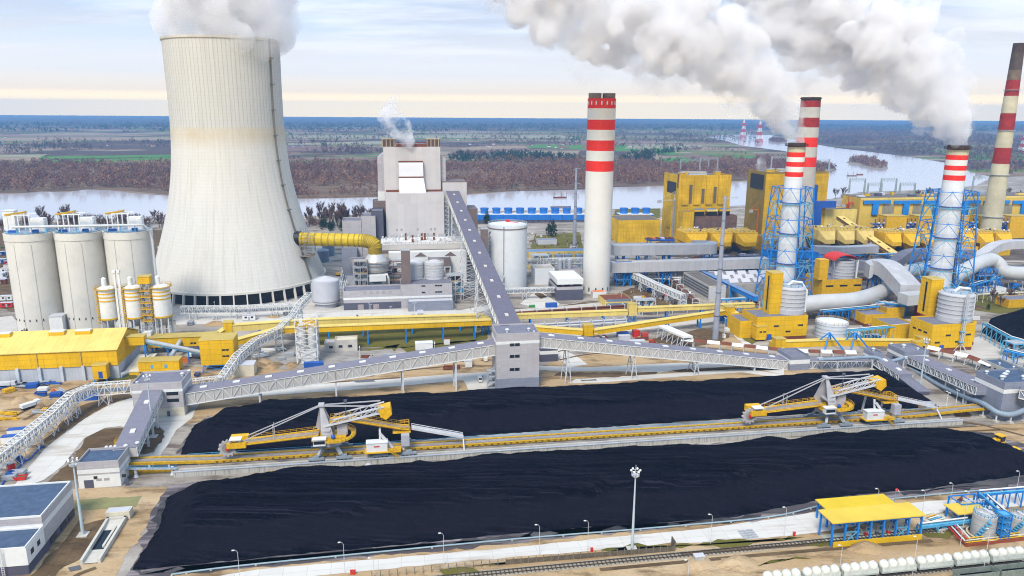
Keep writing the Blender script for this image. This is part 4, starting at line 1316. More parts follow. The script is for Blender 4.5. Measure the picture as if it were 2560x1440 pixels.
MB().ob(T4-E1*.1+E2*10+UP*(h4*.62),E1*.3,E2*3.5,UP*1.2).build('louvre',WST,t_)
a_=site(T2,T2W,5,T2H-8)
b_=site(T3A,.1,4.5,hA3-9)
gallery('link_gallery','short grey link gallery between the small transfer block and the smaller vented block',[a_,a_.lerp(b_,.3),b_],6.5,4.2,GALR,GRYB,WHT,2,bay=2.6)
a_=site(T3A,wA*.55,.3,hA3-6)
g_=G(2308,988)
b_=Vector((g_.x,g_.y,.2))
gallery('descending_gallery','grey gallery with white girder running down from the smaller vented block into the ground',[a_,a_.lerp(b_,.62)],7.0,3.8,GALR,GRYB,WHT,2,bay=2.8,legs=[(.5,'twin')])
gallery('descending_gallery','low dark covered end of the descending gallery going into the ground',[a_.lerp(b_,.62)-UP*.8,b_-UP*1.5],6.2,3.0,ROOF,GRYD)
a_=site(T3B,wB*.5,.3,hB3-7)
b_=site(T4,.3,d4*.55,h4-9.5)
gallery('descending_gallery','broad grey gallery coming down from the larger vented block to the right hand transfer building',[a_,a_.lerp(b_,.28),a_.lerp(b_,.93),b_],9.5,3.8,GALR,GRYB,WHT,3,bay=2.8,legs=[(.3,'twin'),(.6,'twin'),(.85,'twin')])
a_=site(T4,w4*.38,-.2,h4-6.5)
b_=a_+E1*30-E2*34-UP*3
gallery('descending_gallery','grey gallery leaving the right hand transfer building at the right photo edge',[a_,b_],7.5,4.0,GALR,GRYB,WHT,1,bay=3.0,legs=[(.35,'twin')])
def dust_pipe(label,pts,r=.9):
 t=thing('dust_pipe',label,'pipe',pts[0])
 MB().tube(smooth_line(pts,5),r,10).build('pipe',mat('blue_grey_pipe',(.26,.33,.40),.45),t,smooth=True)
 m=MB()
 for k in range(1,len(pts)):
  p=pts[k]
  if p.z>3:
   m.beam(V(p.x,p.y,0),p,.5)
   MB().box(V(p.x,p.y,0),2,2,.8).build('footing',CONC,t)
 if m.v:
  m.build('support_post',WST,t)
zz_=T2H-7
dust_pipe('blue grey pipe along the heap edge below the link gallery',[site(T2,T2W+3,-3,6.5),site(T2,T2W+14,-4,6.8),site(T3A,-3,-4,7.2),site(T3A,3,-6,5),site(T3A,wA+5,-5,5.5),site(T3B,-3,-4,6.5)])
p0_,p1_=site(T3B,2,-3,hB3-9),site(T4,-4,d4*.3,h4-12)
dust_pipe('blue grey pipe with white edge running under the broad descending gallery',[p0_,p0_.lerp(p1_,.2),p0_.lerp(p1_,.5)-UP*1.0,p0_.lerp(p1_,.8)-UP*.6,p1_,site(T4,-2.5,-1,h4-13.5),site(T4,3,-3,h4-14),site(T4,10,-3,h4-12)],1.2)
o_=G(2449,925)
o2_=G(2700,1035)
e1_=(o2_-o_).normalized()
nn_=Vector((-e1_.y,e1_.x,0))
building('low_office','long low blue grey roofed building with a row of small windows at the right edge','office building',o_,75,11,6.5,mat('office_cream',(.50,.48,.42),.7),ROOFB,e1=e1_,windows=[('F',2+k*3.6,3.2,1.6,1.5)for k in range(14)],vents=[(8,4,.9),(14,7,.9),(20,4,.9),(27,7,.9),(33,4,.9),(40,7,.9)])
building('pump_house','small dark and white flat roofed pump house right behind the transfer tower','pump house',G(1350,905),10,14,7.5,GRYD,ROOF,band=(4.2,2.0))
# === YELLOW GALLERIES
def ygal(label,pts,w=4.2,h=3.4,legs=(),wall=YEL,roof=YELP,name='yellow_gallery'):
 return gallery(name,label,pts,w,h,roof,wall,legs=legs,legm=BLU)
def ybox(name,label,px,foot,rw0,rw1,w,d,legs=True,e1=E1,wall=YEL,roof=YELP,cat='transfer cabin',windows=()):
 g=G(px,foot)
 z0,z1=HT(g,rw0),HT(g,rw1)
 t=thing(name,label,cat,g)
 MB().box(g+UP*z0,w,d,z1-z0).build('wall',wall,t)
 MB().box(g+UP*(z1+.003),w+.5,d+.5,.35).build('roof',roof,t)
 for s_,z in windows:
  q=g+E1*(s_-w/2)-E2*(d/2+.08)+UP*(z0+z)
  MB().ob(q,E1*1.6,E2*.2,UP*.9).build('window',GLS,t)
 if legs and z0>1.5:
  m=MB()
  lattice_leg(m,g,g+UP*z0,(w*.9,w*.85),max(1,int(z0/4)),.35)
  m.build('support_frame',BLU,t)
 return t
Y2=[pt(592,888,862),pt(700,873,832),pt(1228,842,811)]
ygal('front one of two parallel yellow galleries left of the transfer tower, on blue posts',Y2,4.0,3.0,legs=[(.35,'twin'),(.5,'twin'),(.65,'twin'),(.8,'twin'),(.93,'twin')])
Y1=[pt(584,862,827),pt(800,848,812),pt(1208,822,800)]
ygal('rear one of two parallel yellow galleries left of the transfer tower',Y1,4.0,3.6,legs=[(.1,'twin'),(.3,'twin'),(.5,'twin'),(.7,'twin'),(.9,'twin')],wall=YELP)
ybox('gallery_cabin','yellow cabin on a blue lattice leg where the yellow galleries meet the transfer tower',1213,835,812,793,4.6,5)
ybox('gallery_cabin','small yellow cabin at the left end of the rear yellow gallery',575,862,828,804,5.0,5)
ygal('sloping yellow gallery from the long yellow cabin up to the small cabin at the left',[pt(528,872,857),pt(570,862,830)],3.6,3.0)
Y3=[pt(1262,828,798),pt(1566,808,786)]
ygal('straight pale yellow gallery right of the transfer tower on blue posts',Y3,3.8,2.8,legs=[(.2,'twin'),(.5,'twin'),(.8,'twin')],wall=YELP)
ybox('gallery_cabin','pale yellow cabin on a blue lattice tower along the straight yellow gallery',1578,806,787,759,5.2,5,wall=YELP)
Y3b=[pt(1590,805,779),pt(1882,786,767)]
ygal('farther yellow gallery from the lattice tower cabin to the first absorber hall',Y3b,3.8,2.6,legs=[(.25,'twin'),(.55,'twin'),(.85,'twin')],wall=YELP)
Y4=[pt(1272,852,822),pt(1456,858,836)]
ygal('yellow gallery sloping down right from behind the transfer tower to a small cabin',Y4,3.6,2.8,legs=[(.6,'twin')])
ybox('gallery_cabin','yellow cabin on short blue posts at the low point of the bent yellow gallery',1468,852,838,811,5.4,5)
Y5=[pt(1481,852,836),pt(1808,812,786)]
ygal('long yellow gallery rising right from the low cabin to the upper cabin',Y5,3.6,2.8,legs=[(.3,'twin'),(.55,'twin'),(.8,'twin')])
ybox('gallery_cabin','yellow cabin above the gallery bend left of the first absorber hall',1820,812,787,766,5.6,5)
Y6=[pt(1826,810,789),pt(1850,822,808),pt(1885,842,838)]
ygal('thick yellow gallery dropping from the upper cabin into the first absorber hall',Y6,4.4,3.6,legs=[(.3,'twin')])
ybox('gallery_cabin','yellow end cabin of the dropping gallery at the absorber hall',1896,850,846,813,6.5,6,legs=False,windows=[(2,4.5),(4.4,4.5)])
ygal('long low yellow gallery running along the ground from the first to the second absorber hall',[pt(1925,868,868),pt(2100,862,862),pt(2330,865,865)],4.0,3.4)
ybox('gallery_cabin','yellow cabin at the left end of the low yellow gallery',1945,872,872,845,6,5,legs=False)
ybox('gallery_cabin','yellow cabin with a blue door at the right end of the low gallery',2302,872,872,842,6,5,legs=False)
# === YELLOW SHED AND SMALL YELLOW BUILDINGS (left)
def yellow_shed():
 o=G(300,946)
 wS=92.0
 z1,z2=HT(o,912),HT(o,873)
 q=o-E1*wS
 t=thing('yellow_shed','long yellow gabled storage shed with pale lower walls at the left edge','storage shed',q)
 D_=34.0
 zr=HT(o+E2*D_/2,820)
 MB().ob(q,E1*wS,E2*D_,UP*z1).build('lower_wall',mat('shed_lower_wall',(.50,.52,.56),.8,.1,.2,streak=.5,dirt=(.28,.32,.38)),t)
 m=MB()
 a=[q-E2*.4+UP*(z1+.003),q-E2*.4+UP*z2,q+E2*D_/2+UP*(zr-.5),q+E2*(D_+.4)+UP*z2,q+E2*(D_+.4)+UP*(z1+.003)]
 b=[p+E1*wS for p in a]
 m.add(a+b,[(0,5,6,1),(3,8,9,4),(4,3,2,1,0),(5,6,7,8,9)])
 m.build('upper_wall',YEL,t)
 m=MB()
 a=[q-E2*1.0+UP*(z2-.2),q+E2*D_/2+UP*zr,q+E2*(D_+1.0)+UP*(z2-.2)]
 b=[p+E1*(wS+.6)for p in a]
 c=[p+UP*.35 for p in a]
 d=[p+UP*.35 for p in b]
 k=a+b+c+d
 m.add(k,[(6,9,10,7),(7,10,11,8),(0,1,4,3),(1,2,5,4),(0,3,9,6),(2,8,11,5),(3,4,10,9),(4,5,11,10)])
 m.build('roof',YELP,t)
 for k in range(9):
  MB().ob(o-E1*(7+k*10.2)-E2*1.2,E1*1.4,E2*1.15,UP*(z1+.6)).build('pilaster',mat('pilaster_blue_white',(.56,.60,.66),.7),t)
 for k in(1,3):
  MB().ob(o-E1*(7+k*10.2)-E2*.75+UP*(z1+.7),E1*.35,E2*.3,UP*(z2-z1-.8)).build('downpipe',mat('downpipe_tan',(.55,.38,.12),.6),t)
 for px in(28,152,213):
  g=G(px,832)
  c=o+E1*((AT(px,832,o.y+12)-o).dot(E1))+E2*(D_/2-3.0)
  z=z2+(zr-z2)*(D_/2-3.0)/(D_/2)
  MB().box(c+UP*(z-.2),7.5,3.6,1.7).build('skylight_curb',YEL,t)
  MB().box(c+UP*(z+1.503),7.0,3.2,.5).build('skylight',TNKW,t)
 g=thing('yellow_kiosk','small yellow kiosk with a blue door against the shed corner','kiosk',site(o,-7.5,-4))
 c=site(o,-7.2,-3.4)
 MB().box(c+UP*2.0,6.5,4.5,7.2).build('wall',YEL,g)
 MB().box(c+UP*9.21,7,5,.35).build('roof',YELP,g)
 MB().ob(c-E1*.6-E2*2.35+UP*2.4,E1*1.9,E2*.2,UP*3.6).build('door',BLUD,g)
 m=MB()
 for i in(-1,1):
  for j in(-1,1):
   m.beam(c+E1*2.9*i+E2*1.9*j,c+E1*2.9*i+E2*1.9*j+UP*2,.35)
 m.build('legs_frame',BLU,g)
 g=thing('head_house','yellow box jutting from the shed gable on blue posts','conveyor head',site(o,6,D_/2-2))
 c=site(o,4.2,D_/2-2)
 zz=HT(c,860)
 MB().box(c+UP*zz,10.5,5,4.6).build('wall',YEL,g)
 MB().box(c+UP*(zz+4.603),11,5.5,.3).build('roof',YELP,g)
 m=MB()
 for j in(-1,1):
  m.beam(c+E1*5+E2*1.8*j,c+E1*5+E2*1.8*j+UP*zz,.6)
 m.build('posts_frame',BLU,g)
 return o,D_,c,zz
YO,YD_,YC,YZ=yellow_shed()
g_=G(462,878)
t_=thing('long_yellow_cabin','long yellow cabin on blue stilts between the shed and the hooped silos','plant cabin',g_)
z0_,z1_=HT(g_,861),HT(g_,838)
MB().box(g_+UP*z0_,36,8,z1_-z0_).build('wall',YEL,t_)
MB().box(g_+UP*(z1_+.003),36.6,8.8,.35).build('roof',YELP,t_)
for a_ in(-14.5,-12.8,4.5,6.2,12.0,13.7):
 MB().ob(site(g_,a_,-4.1,z0_+1.2),E1*1.3,E2*.2,UP*1.0).build('window',GLS,t_)
m_=MB()
for a_ in(-16,-8,0,8,16):
 for b_ in(-3,3):
  m_.beam(site(g_,a_,b_),site(g_,a_,b_,z0_),.5)
m_.build('stilts',BLU,t_)
t_=ybox('cube_house','yellow cube shaped transfer house on blue stilts at the start of the front yellow gallery',553,918,903,842,17,12,windows=[(11,4.2),(12.8,4.2),(11,7.6),(12.8,7.6)])
t_=ybox('yellow_container_house','low yellow two part cabin with pale blue windows in front of the shed gable',404,930,922,898,20,7,legs=False)
g_=G(404,930)
for a_ in(-3.4,3.4):
 MB().ob(site(g_,a_-.6,-3.62,HT(g_,922)+1.6),E1*1.2,E2*.2,UP*1.8).build('window',CYAN,t_)
def tube_conv(label,a,b,r=1.1,posts=()):
 t=thing('tube_conveyor',label,'tube conveyor',a)
 MB().tube([a,b],r,12).build('tube',mat('silver_tube',(.55,.58,.62),.35,.1,.3,metal=.3),t,smooth=True)
 m=MB()
 m.beam(a-UP*r,b-UP*r,r*1.4,.4)
 m.build('carrier',CYAN,t)
 for f in posts:
  p=a.lerp(b,f)
  m=MB()
  m.beam(V(p.x,p.y,0),p-UP*r,.55)
  m.build('post',BLU,t)
tube_conv('long silver tube conveyor from the shed gable down to the yellow cube house',YC+E1*5+UP*(YZ+1.6),pt(517,905,883),1.15,(.35,.7))
tube_conv('short silver tube conveyor leaning from the long yellow cabin',pt(458,880,845),pt(426,905,895),1.15)
tube_conv('silver tube conveyor lying at the foot of the kiosk',pt(302,945,938),pt(364,918,912),1.2)
t_=thing('lean_to_roof','pale sloping lean-to roof against the shed gable','lean-to',G(335,925))
q_=site(YO,.6,4)
MB().add([q_+UP*2,q_+E1*8+UP*2,q_+E1*13+E2*14+UP*7,q_+E1*4+E2*14+UP*7,q_+UP*1.6,q_+E1*8+UP*1.6,q_+E1*13+E2*14+UP*6.6,q_+E1*4+E2*14+UP*6.6],[(0,1,2,3),(7,6,5,4),(0,4,5,1),(1,5,6,2),(2,6,7,3),(3,7,4,0)]).build('roof',mat('cream_sheet',(.68,.62,.48),.7),t_)
MB().ob(q_+E2*.2,E1*7.8,E2*5,UP*1.7).build('wall',YEL,t_)
# === WHITE PIPE BRIDGES
def pipe_bridge(label,pts,w=3.2,h=4.2,legs=(),pipes=3,s=.24,bay=2.6,pm=None,name='pipe_bridge'):
 t=thing(name,label,'pipe bridge',(pts[0].x,pts[0].y,0))
 m=MB()
 for i in range(len(pts)-1):
  a,b=Vector(pts[i]),Vector(pts[i+1])
  d=b-a
  dh=Vector((d.x,d.y,0)).normalized()
  sd=Vector((dh.y,-dh.x,0))*w/2
  n=max(2,int(d.length/bay))
  for o in(sd,-sd):
   for z in(0,h):
    m.beam(a+o+UP*z,b+o+UP*z,s*1.3)
   for k in range(n+1):
    p=a.lerp(b,k/n)
    m.beam(p+o,p+o+UP*h,s)
    if k<n:
     p2=a.lerp(b,(k+1)/n)
     m.beam(p+o+UP*(0 if k%2 else h),p2+o+UP*(h if k%2 else 0),s*.8)
  for k in range(n+1):
   p=a.lerp(b,k/n)
   for z in(0,h):
    m.beam(p+sd+UP*z,p-sd+UP*z,s*.9)
   if k<n:
    p2=a.lerp(b,(k+1)/n)
    m.beam(p+(sd if k%2 else-sd)+UP*h,p2+(-sd if k%2 else sd)+UP*h,s*.7)
 m.build('truss',WHT,t)
 for j in range(pipes):
  off=(j-(pipes-1)/2)*w/max(pipes,1)*.9
  P_=[]
  for i,p in enumerate(pts):
   d=(pts[min(i+1,len(pts)-1)]-pts[max(i-1,0)])
   dh=Vector((d.x,d.y,0)).normalized()
   P_.append(Vector(p)+Vector((dh.y,-dh.x,0))*off+UP*(.9 if j%2 else 1.9))
  MB().tube(P_,.38,7).build('pipe',(pm or[STL,TNK,mat('pipe_blue_grey',(.22,.27,.34),.5)])[j%3],t,smooth=True)
 for g,p in legs:
  m=MB()
  lattice_leg(m,V(g.x,g.y,0),p,(w*1.25,w),max(1,int(p.z/3)),s)
  m.build('lattice_leg',WST,t)
 return t
def pb(px,foot,rw):
 return pt(px,foot,rw)
L1=[pb(-60,1235,1212),pb(47,1158,1130),pb(128,1086,1062),pb(185,1042,1008),pb(235,1014,986),pb(331,1003,979)]
pipe_bridge('long white lattice pipe bridge running from the lower left edge to the left transfer building',L1,3.6,5.0,legs=[(V(p.x,p.y),p)for p in(L1[1],L1[1].lerp(L1[2],.5),L1[2],L1[2].lerp(L1[3],.6),L1[3],L1[4].lerp(L1[5],.3))],s=.26)
L2=[pb(478,990,973),pb(556,975,962),pb(596,935,905),pb(640,905,868),pb(700,880,838),pb(736,835,800),pb(750,815,775),pb(778,800,747)]
pipe_bridge('white lattice pipe bridge climbing from behind the left transfer building towards the cooling tower tank',L2,3.4,4.4,legs=[(V(p.x,p.y),p)for p in(L2[1],L2[2],L2[3],L2[4],L2[5],L2[6])],s=.24)
L3=[pb(455,800,783),pb(600,796,782),pb(745,790,775)]
pipe_bridge('straight white pipe bridge in front of the cooling tower openings',L3,3.4,4.6,legs=[(V(p.x,p.y),p)for p in(L3[0].lerp(L3[1],.2),L3[1],L3[1].lerp(L3[2],.6))],s=.26)
L4=[pb(1128,732,722),pb(1210,730,720)]
pipe_bridge('short white pipe bridge between the absorber hall and the rising gallery',L4,3.4,4.6,legs=[(V(L4[0].x,L4[0].y),L4[0])],s=.3)
L5=[pb(1255,750,733),pb(1392,745,729)]
pipe_bridge('short white pipe bridge below the tall white tank',L5,3.0,3.4,legs=[(V(p.x,p.y),p)for p in(L5[0].lerp(L5[1],.4),L5[1])],s=.28)
L6=[pb(1318,690,660),pb(1458,685,657)]
pipe_bridge('white pipe bridge between the white tank and the striped chimney',L6,3.6,4.4,legs=[(V(p.x,p.y),p)for p in(L6[0].lerp(L6[1],.3),L6[1])],s=.34)
L7=[pb(1575,710,690),pb(1640,745,722),pb(1705,772,750)]
pipe_bridge('white lattice pipe bridge slanting forward right of the striped chimney',L7,4.0,4.2,legs=[(V(p.x,p.y),p)for p in(L7[0],L7[1],L7[2],L7[0].lerp(L7[1],.5),L7[1].lerp(L7[2],.5))],s=.4)
def pipe_rack(label,a,b,n,m_pipe,k=3,z=5.0,name='pipe_rack',leg=None,r=.55):
 t=thing(name,label,'pipe rack',a)
 d=(b-a).normalized()
 s=Vector((d.y,-d.x,0))
 for j in range(k):
  MB().tube([a+s*j*1.7+UP*(z+(j%2)*1.2),b+s*j*1.7+UP*(z+(j%2)*1.2)],r,7).build('pipe',m_pipe,t,smooth=True)
 for i in range(n+1):
  p=a.lerp(b,i/n)
  m=MB()
  for q in(-.8,k*1.7-.8):
   m.beam(p+s*q,p+s*q+UP*(z+2.4),.45)
  m.beam(p-s*.8+UP*(z-.7),p+s*(k*1.7-.8)+UP*(z-.7),.4)
  m.beam(p-s*.8+UP*(z+2.2),p+s*(k*1.7-.8)+UP*(z+2.2),.4)
  m.build('trestle',leg or WST,t)
pipe_rack('long rack of brown pipes on white trestles behind the straight yellow gallery',G(1262,800),G(1590,778),9,RUST,z=4)
pipe_rack('rack of brown pipes on white trestles behind the farther yellow gallery',G(1600,786),G(1890,772),8,RUST,z=4)
pipe_rack('low rack of grey pipes running left of the rising gallery',G(940,812),G(1225,800),10,STL,z=2.6)
pipe_rack('rack of pale pipes below the straight yellow gallery',G(1300,828),G(1560,812),9,TNK,z=3)
def striped(label,pts,seg=7.0,w=3.6,z=4.5):
 t=thing('striped_conveyor',label,'belt conveyor',pts[0])
 P_=[Vector(p)for p in pts]
 i=0
 for j in range(len(P_)-1):
  a,b=P_[j],P_[j+1]
  d=b-a
  n=max(1,round(d.length/seg))
  s=Vector((d.y,-d.x,0)).normalized()*w/2
  for k in range(n):
   p,q=a.lerp(b,k/n),a.lerp(b,(k+1)/n-.02)
   e=q-p
   m=MB()
   m.add([p+s+UP*z,q+s+UP*z,q+UP*(z+1.5),p+UP*(z+1.5),p-s+UP*z,q-s+UP*z],[(0,1,2,3),(3,2,5,4),(0,3,4),(1,5,2),(0,4,5,1)])
   m.build('roof_panel',RUST if i%2 else WHT,t)
   i+=1
   m=MB()
   for sg in(1,-1):
    m.beam(p+s*sg*1.2,p+s*sg*.8+UP*z,.3)
   m.beam(p+s,p-s+UP*(z*.9),.2)
   m.build('trestle',WST,t)
striped('belt conveyor with a brown and white striped roof behind the second long gallery',[G(1702,868),G(1800,878),G(1920,892),G(1985,898)])
striped('brown and white striped belt conveyor in front of the low yellow gallery',[G(1990,898),G(2140,902)])
striped('brown and white striped belt conveyor below the second absorber hall',[G(2318,888),G(2420,912),G(2480,936)],w=5)
t_=thing('white_conveyor','white covered conveyor on a lattice frame slanting down behind the second long gallery','belt conveyor',G(1660,850))
a_,b_=pt(1655,845,818),pt(1718,872,845)
MB().add([a_-E1*3,a_+E1*3,b_+E1*3,b_-E1*3,a_-E1*3+UP*1.2,a_+E1*3+UP*1.2,b_+E1*3+UP*1.2,b_-E1*3+UP*1.2],[(4,7,6,5),(0,1,2,3),(0,4,5,1),(1,5,6,2),(2,6,7,3),(3,7,4,0)]).build('cover',WHT,t_)
m_=MB()
for k_ in range(6):
 p_=a_.lerp(b_,k_/5)
 m_.beam(V(p_.x,p_.y)-E1*3.5,p_-E1*2.5,.35)
 m_.beam(V(p_.x,p_.y)+E1*3.5,p_+E1*2.5,.35)
 m_.beam(V(p_.x,p_.y)-E1*3.5,p_+E1*2.5,.25)
m_.build('lattice_frame',WST,t_)
# === STOCKYARD: BELT CONVEYOR, WALL, RECLAIMERS
PZ=2.1
PO=G(434,1195)
PL=(G(2395,1056)-PO).dot(E1)
PD=(G(1280,1089,PZ)-PO).dot(E2)
def loc(a,b,z=0.0):
 return site(PO,a,b,z)
t_=thing('belt_wall','long streaked concrete retaining wall carrying the belt conveyor between the two heaps','retaining wall',PO)
npan=22
for k_ in range(npan):
 a0_=PL*k_/npan
 MB().ob(loc(a0_+.06,random.uniform(0,.05)),E1*(PL/npan-.12),E2*.5,UP*PZ).build('wall_panel',CONCS,t_)
MB().ob(loc(0,.52),E1*PL,E2*(PD-.52),UP*(PZ-.25)).build('ballast_bed',soil_material('ballast',(.30,.26,.22),(.44,.40,.36),(.10,.09,.09),.1,.8,.48),t_)
MB().ob(loc(-.1,-.15,PZ+.003),E1*(PL+.2),E2*.9,UP*.3).build('coping',mat('coping_blue_grey',(.42,.45,.49),.7,.2,.3),t_)
for b_ in(2.2,13.0):
 t_=tag(MB().ob(loc(0,b_,PZ-.246),E1*PL,E2*.5,UP*.5).build('crane_rail',mat('rail_concrete',(.56,.54,.50),.7,.15,.4)),'pale crane rail '+('near the front of' if b_<5 else 'behind the belt on')+' the concrete belt wall','crane rail')
t_=thing('handrail','thin blue grey handrail at the back of the belt wall before the rear heap','handrail',loc(0,PD-.6,PZ))
m_=MB()
railing(m_,[loc(2,PD-.5,PZ-.25),loc(PL-4,PD-.5,PZ-.25)],1.3,3.0,.12)
m_.build('rails',CYAN,t_)
t_=thing('belt_conveyor','very long yellow belt conveyor on the concrete wall between the two coal heaps','belt conveyor',loc(-30,7,0))
BZ=PZ+.6
a0_,a1_=-31.0,PL+20
BB=6.2
sg_=[(a0_,4.6),(-2,3.4),(12,BZ),(PL-20,BZ),(PL+6,BZ+1.2),(a1_,4.2)]
for j_,b_ in enumerate((BB,BB+4.4)):
 m_,mt_=MB(),MB()
 for i_ in range(len(sg_)-1):
  p_,q_=loc(sg_[i_][0],b_,sg_[i_][1]),loc(sg_[i_+1][0],b_,sg_[i_+1][1])
  m_.beam(p_,q_,1.05,.9)
 m_.build('yellow_stringer',mat('stringer_yellow',(.62,.36,.01),.6,.3,.8,dirt=(.18,.10,.02),dirtamt=.6),t_)
 m_=MB()
 for k_ in range(int((PL-30)/2.6)):
  m_.ob(loc(14+k_*2.6,b_-.56,BZ-.3),E1*.9,E2*.03,UP*.55)
 o__=m_.build('idler_bracket',mat('bracket_dark',(.13,.08,.02),.7),t_)
 o__['kind']='stuff'
for b_,w_,zz_ in((BB+1.1,2.2,.25),(BB+5.6,1.4,-.3)):
 m_=MB()
 for i_ in range(len(sg_)-1):
  p_,q_=loc(sg_[i_][0],b_+w_/2,sg_[i_][1]+zz_),loc(sg_[i_+1][0],b_+w_/2,sg_[i_+1][1]+zz_)
  m_.beam(p_,q_,w_,.25)
 m_.build('belt',mat('belt_grey',(.30,.27,.26),.8,.2,.5),t_)
m_=MB()
for a_ in range(8,int(PL)-4,6):
 m_.box(loc(a_,BB,PZ-.25),.5,.5,.5)
 m_.box(loc(a_,BB+4.4,PZ-.25),.5,.5,.5)
o__=m_.build('conveyor_foot',STL,t_)
o__['kind']='stuff'
for a_ in(-28,-20,-10,-3):
 m_=MB()
 zz_=3.2
 for b_ in(BB,BB+4.4):
  m_.beam(loc(a_,b_),loc(a_,b_,zz_),.7)
 m_.build('conveyor_trestle',WST,t_)
t_=thing('side_walkway','grey walkway bridge beside the belt where it leaves the drive house','walkway',loc(-30,3,0))
m_=MB()
m_.beam(loc(-30,3,4.4),loc(1,2.5,2.6),1.4,.3)
m_.build('deck',STL,t_)
m_=MB()
railing(m_,[loc(-30,2.3,4.5),loc(-12,2.1,3.6),loc(1,1.8,2.7)],1.2,2,.1)
m_.build('railing',CYAN,t_)
for a_ in(-14,-1):
 m_=MB()
 m_.lathe(loc(a_,3),[(1.0,0),(.55,1),(.55,3.2)],10)
 m_.build('pier',WST,t_)
MB().ob(loc(-29,5.2,0),E1*27,E2*.3,UP*1.9).build('yellow_side_panel',MATS['stringer_yellow'],t_)
def reclaimer():
 base=loc(0,7.6,0)
 ax=(G(818,1166,PZ)-PO).dot(E1)
 base=loc(ax,7.6,PZ-.2)
 t=thing('bucket_wheel_reclaimer','yellow and white bucket wheel reclaimer on the belt wall, the nearer one at the left','reclaimer',base,'bucket wheel reclaimers')
 T=lambda x,y,z:base+E1*x+E2*y+UP*z
 ztop=HT(base,1013)-base.z
 YM=YELM
 for x in(-4.5,6.0,20,31):
  for y in(-5.4,5.4):
   m=MB()
   m.ob(T(x-3.0,y-.6,.55),E1*6,E2*1.2,UP*.9)
   m.ob(T(x-1.2,y-.5,1.45),E1*2.4,E2*1.0,UP*.8)
   bg=m.build('travel_bogie',mat('bogie_grey',(.30,.34,.38),.5),t)
   m=MB()
   for k in range(4):
    m.tube([T(x-2.2+k*1.5,y-.4,.55),T(x-2.2+k*1.5,y+.4,.55)],.42,8)
   m.build('wheels',BLK,bg)
 for x in(-3.5,5):
  for y in(-5.4,5.4):
   MB().beam(T(x,y,2.2),T(x*.5,y*.55,6.2),1.1).build('portal_leg',STL,t)
 MB().cyl(T(.5,0,5.6),5.6,2.2,24).build('slew_ring',mat('slew_grey',(.42,.40,.40),.5),t)
 MB().ob(T(-6,-4.6,7.85),E1*13,E2*9.2,UP*.5).build('machine_deck',YM,t)
 m=MB()
 railing(m,[T(-6,-4.6,8.35),T(7,-4.6,8.35),T(7,4.6,8.35),T(-6,4.6,8.35),T(-6,-4.6,8.35)],1.3,1.6,.13)
 m.build('deck_railing',YM,t)
 for y in(-3.3,3.3):
  m=MB()
  p=[T(-1.2,y,6.5),T(2.6,y,6.5),T(1.9,y,11),T(-1.5,y*.14,ztop),T(-2.6,y*.14,ztop),T(-2.2 if y<0 else-5.0,y,10.5)]
  q=[v+E2*.45 for v in p]
  n=len(p)
  m.add(p+q,[tuple(range(n)),tuple(range(2*n-1,n-1,-1))]+[(i,n+i,n+(i+1)%n,(i+1)%n)for i in range(n)])
  m.build('mast_plate',mat('mast_grey',(.46,.45,.47),.55,.12,.3),t)
 MB().ob(T(-2.4,-3.2,11),E1*3.5,E2*6.4,UP*.6).build('mast_cross_beam',MATS['mast_grey'],t)
 MB().ob(T(-3.2,-1.2,ztop-.2),E1*2.2,E2*3.2,UP*.7).build('mast_head',MATS['mast_grey'],t)
 zb0,zb1=9.0,7.0
 xb0,xb1=-3.5,-36.5
 for y in(-1.9,1.9):
  MB().beam(T(xb0,y,zb0),T(xb1,y,zb1),.4,.9).build('boom_girder',YM,t)
 MB().beam(T(xb0,0,zb0+.35),T(xb1+1,0,zb1+.35),2.9,.25).build('boom_belt',MATS['belt_grey'],t)
 for y in(-2.9,2.9):
  wk=MB().beam(T(xb0,y,zb0+.5),T(xb1+4,y,zb1+.5),.8,.1).build('boom_walkway',YM,t)
  m=MB()
  railing(m,[T(xb0,y*1.16,zb0+.55),T(xb1+4,y*1.16,zb1+.55)],1.25,2.2,.09)
  m.build('railing',YM,wk)
 m=MB()
 for k in range(12):
  x=xb0+(xb1-xb0)*k/12
  z=zb0+(zb1-zb0)*k/12
  m.beam(T(x,-1.9,z-.4),T(x+(xb1-xb0)/12,1.9,z-.4),.25)
 m.build('boom_bracing',YM,t)
 MB().ob(T(-37.5,-3.8,6.6),E1*7,E2*1.9,UP*2.0).ob(T(-37,1.6,6.4),E1*6.5,E2*2.6,UP*2.8).build('boom_head',YM,t)
 MB().ob(T(-36.5,-3.9,9.9),E1*4.4,E2*3.2,UP*.3).build('wheel_canopy',WHT,t)
 m=MB()
 for x,y in((-36.2,-3.6),(-32.6,-3.6),(-36.2,-1.0),(-32.6,-1.0)):
  m.beam(T(x,y,8),T(x,y,10),.2)
 m.build('canopy_posts',YM,t)
 wc=T(-37.5,-2.0,6.2)
 rw=2.8
 prof=[]
 m=MB()
 n=30
 def disc(mm,r0,r1,y0,y1):
  vs,fs=[],[]
  for i in range(n):
   a=2*math.pi*i/n
   for r,y in((r0,y0),(r1,y0),(r1,y1),(r0,y1)):
    vs.append(wc+E1*r*math.cos(a)+UP*r*math.sin(a)+E2*y)
  for i in range(n):
   j=(i+1)%n
   for k in range(4):
    l=(k+1)%4
    fs.append((i*4+k,i*4+l,j*4+l,j*4+k))
  mm.add(vs,fs)
 disc(m,2.0,rw,-.5,.5)
 m.build('wheel_rim',mat('wheel_grey',(.45,.42,.40),.6),t)
 m=MB()
 disc(m,.05,2.0,-.35,.1)
 m.build('wheel_disc',mat('wheel_disc_grey',(.30,.28,.27),.6),t)
 MB().tube([wc-E2*1.2,wc+E2*2],.7,12).build('wheel_hub',RED,t)
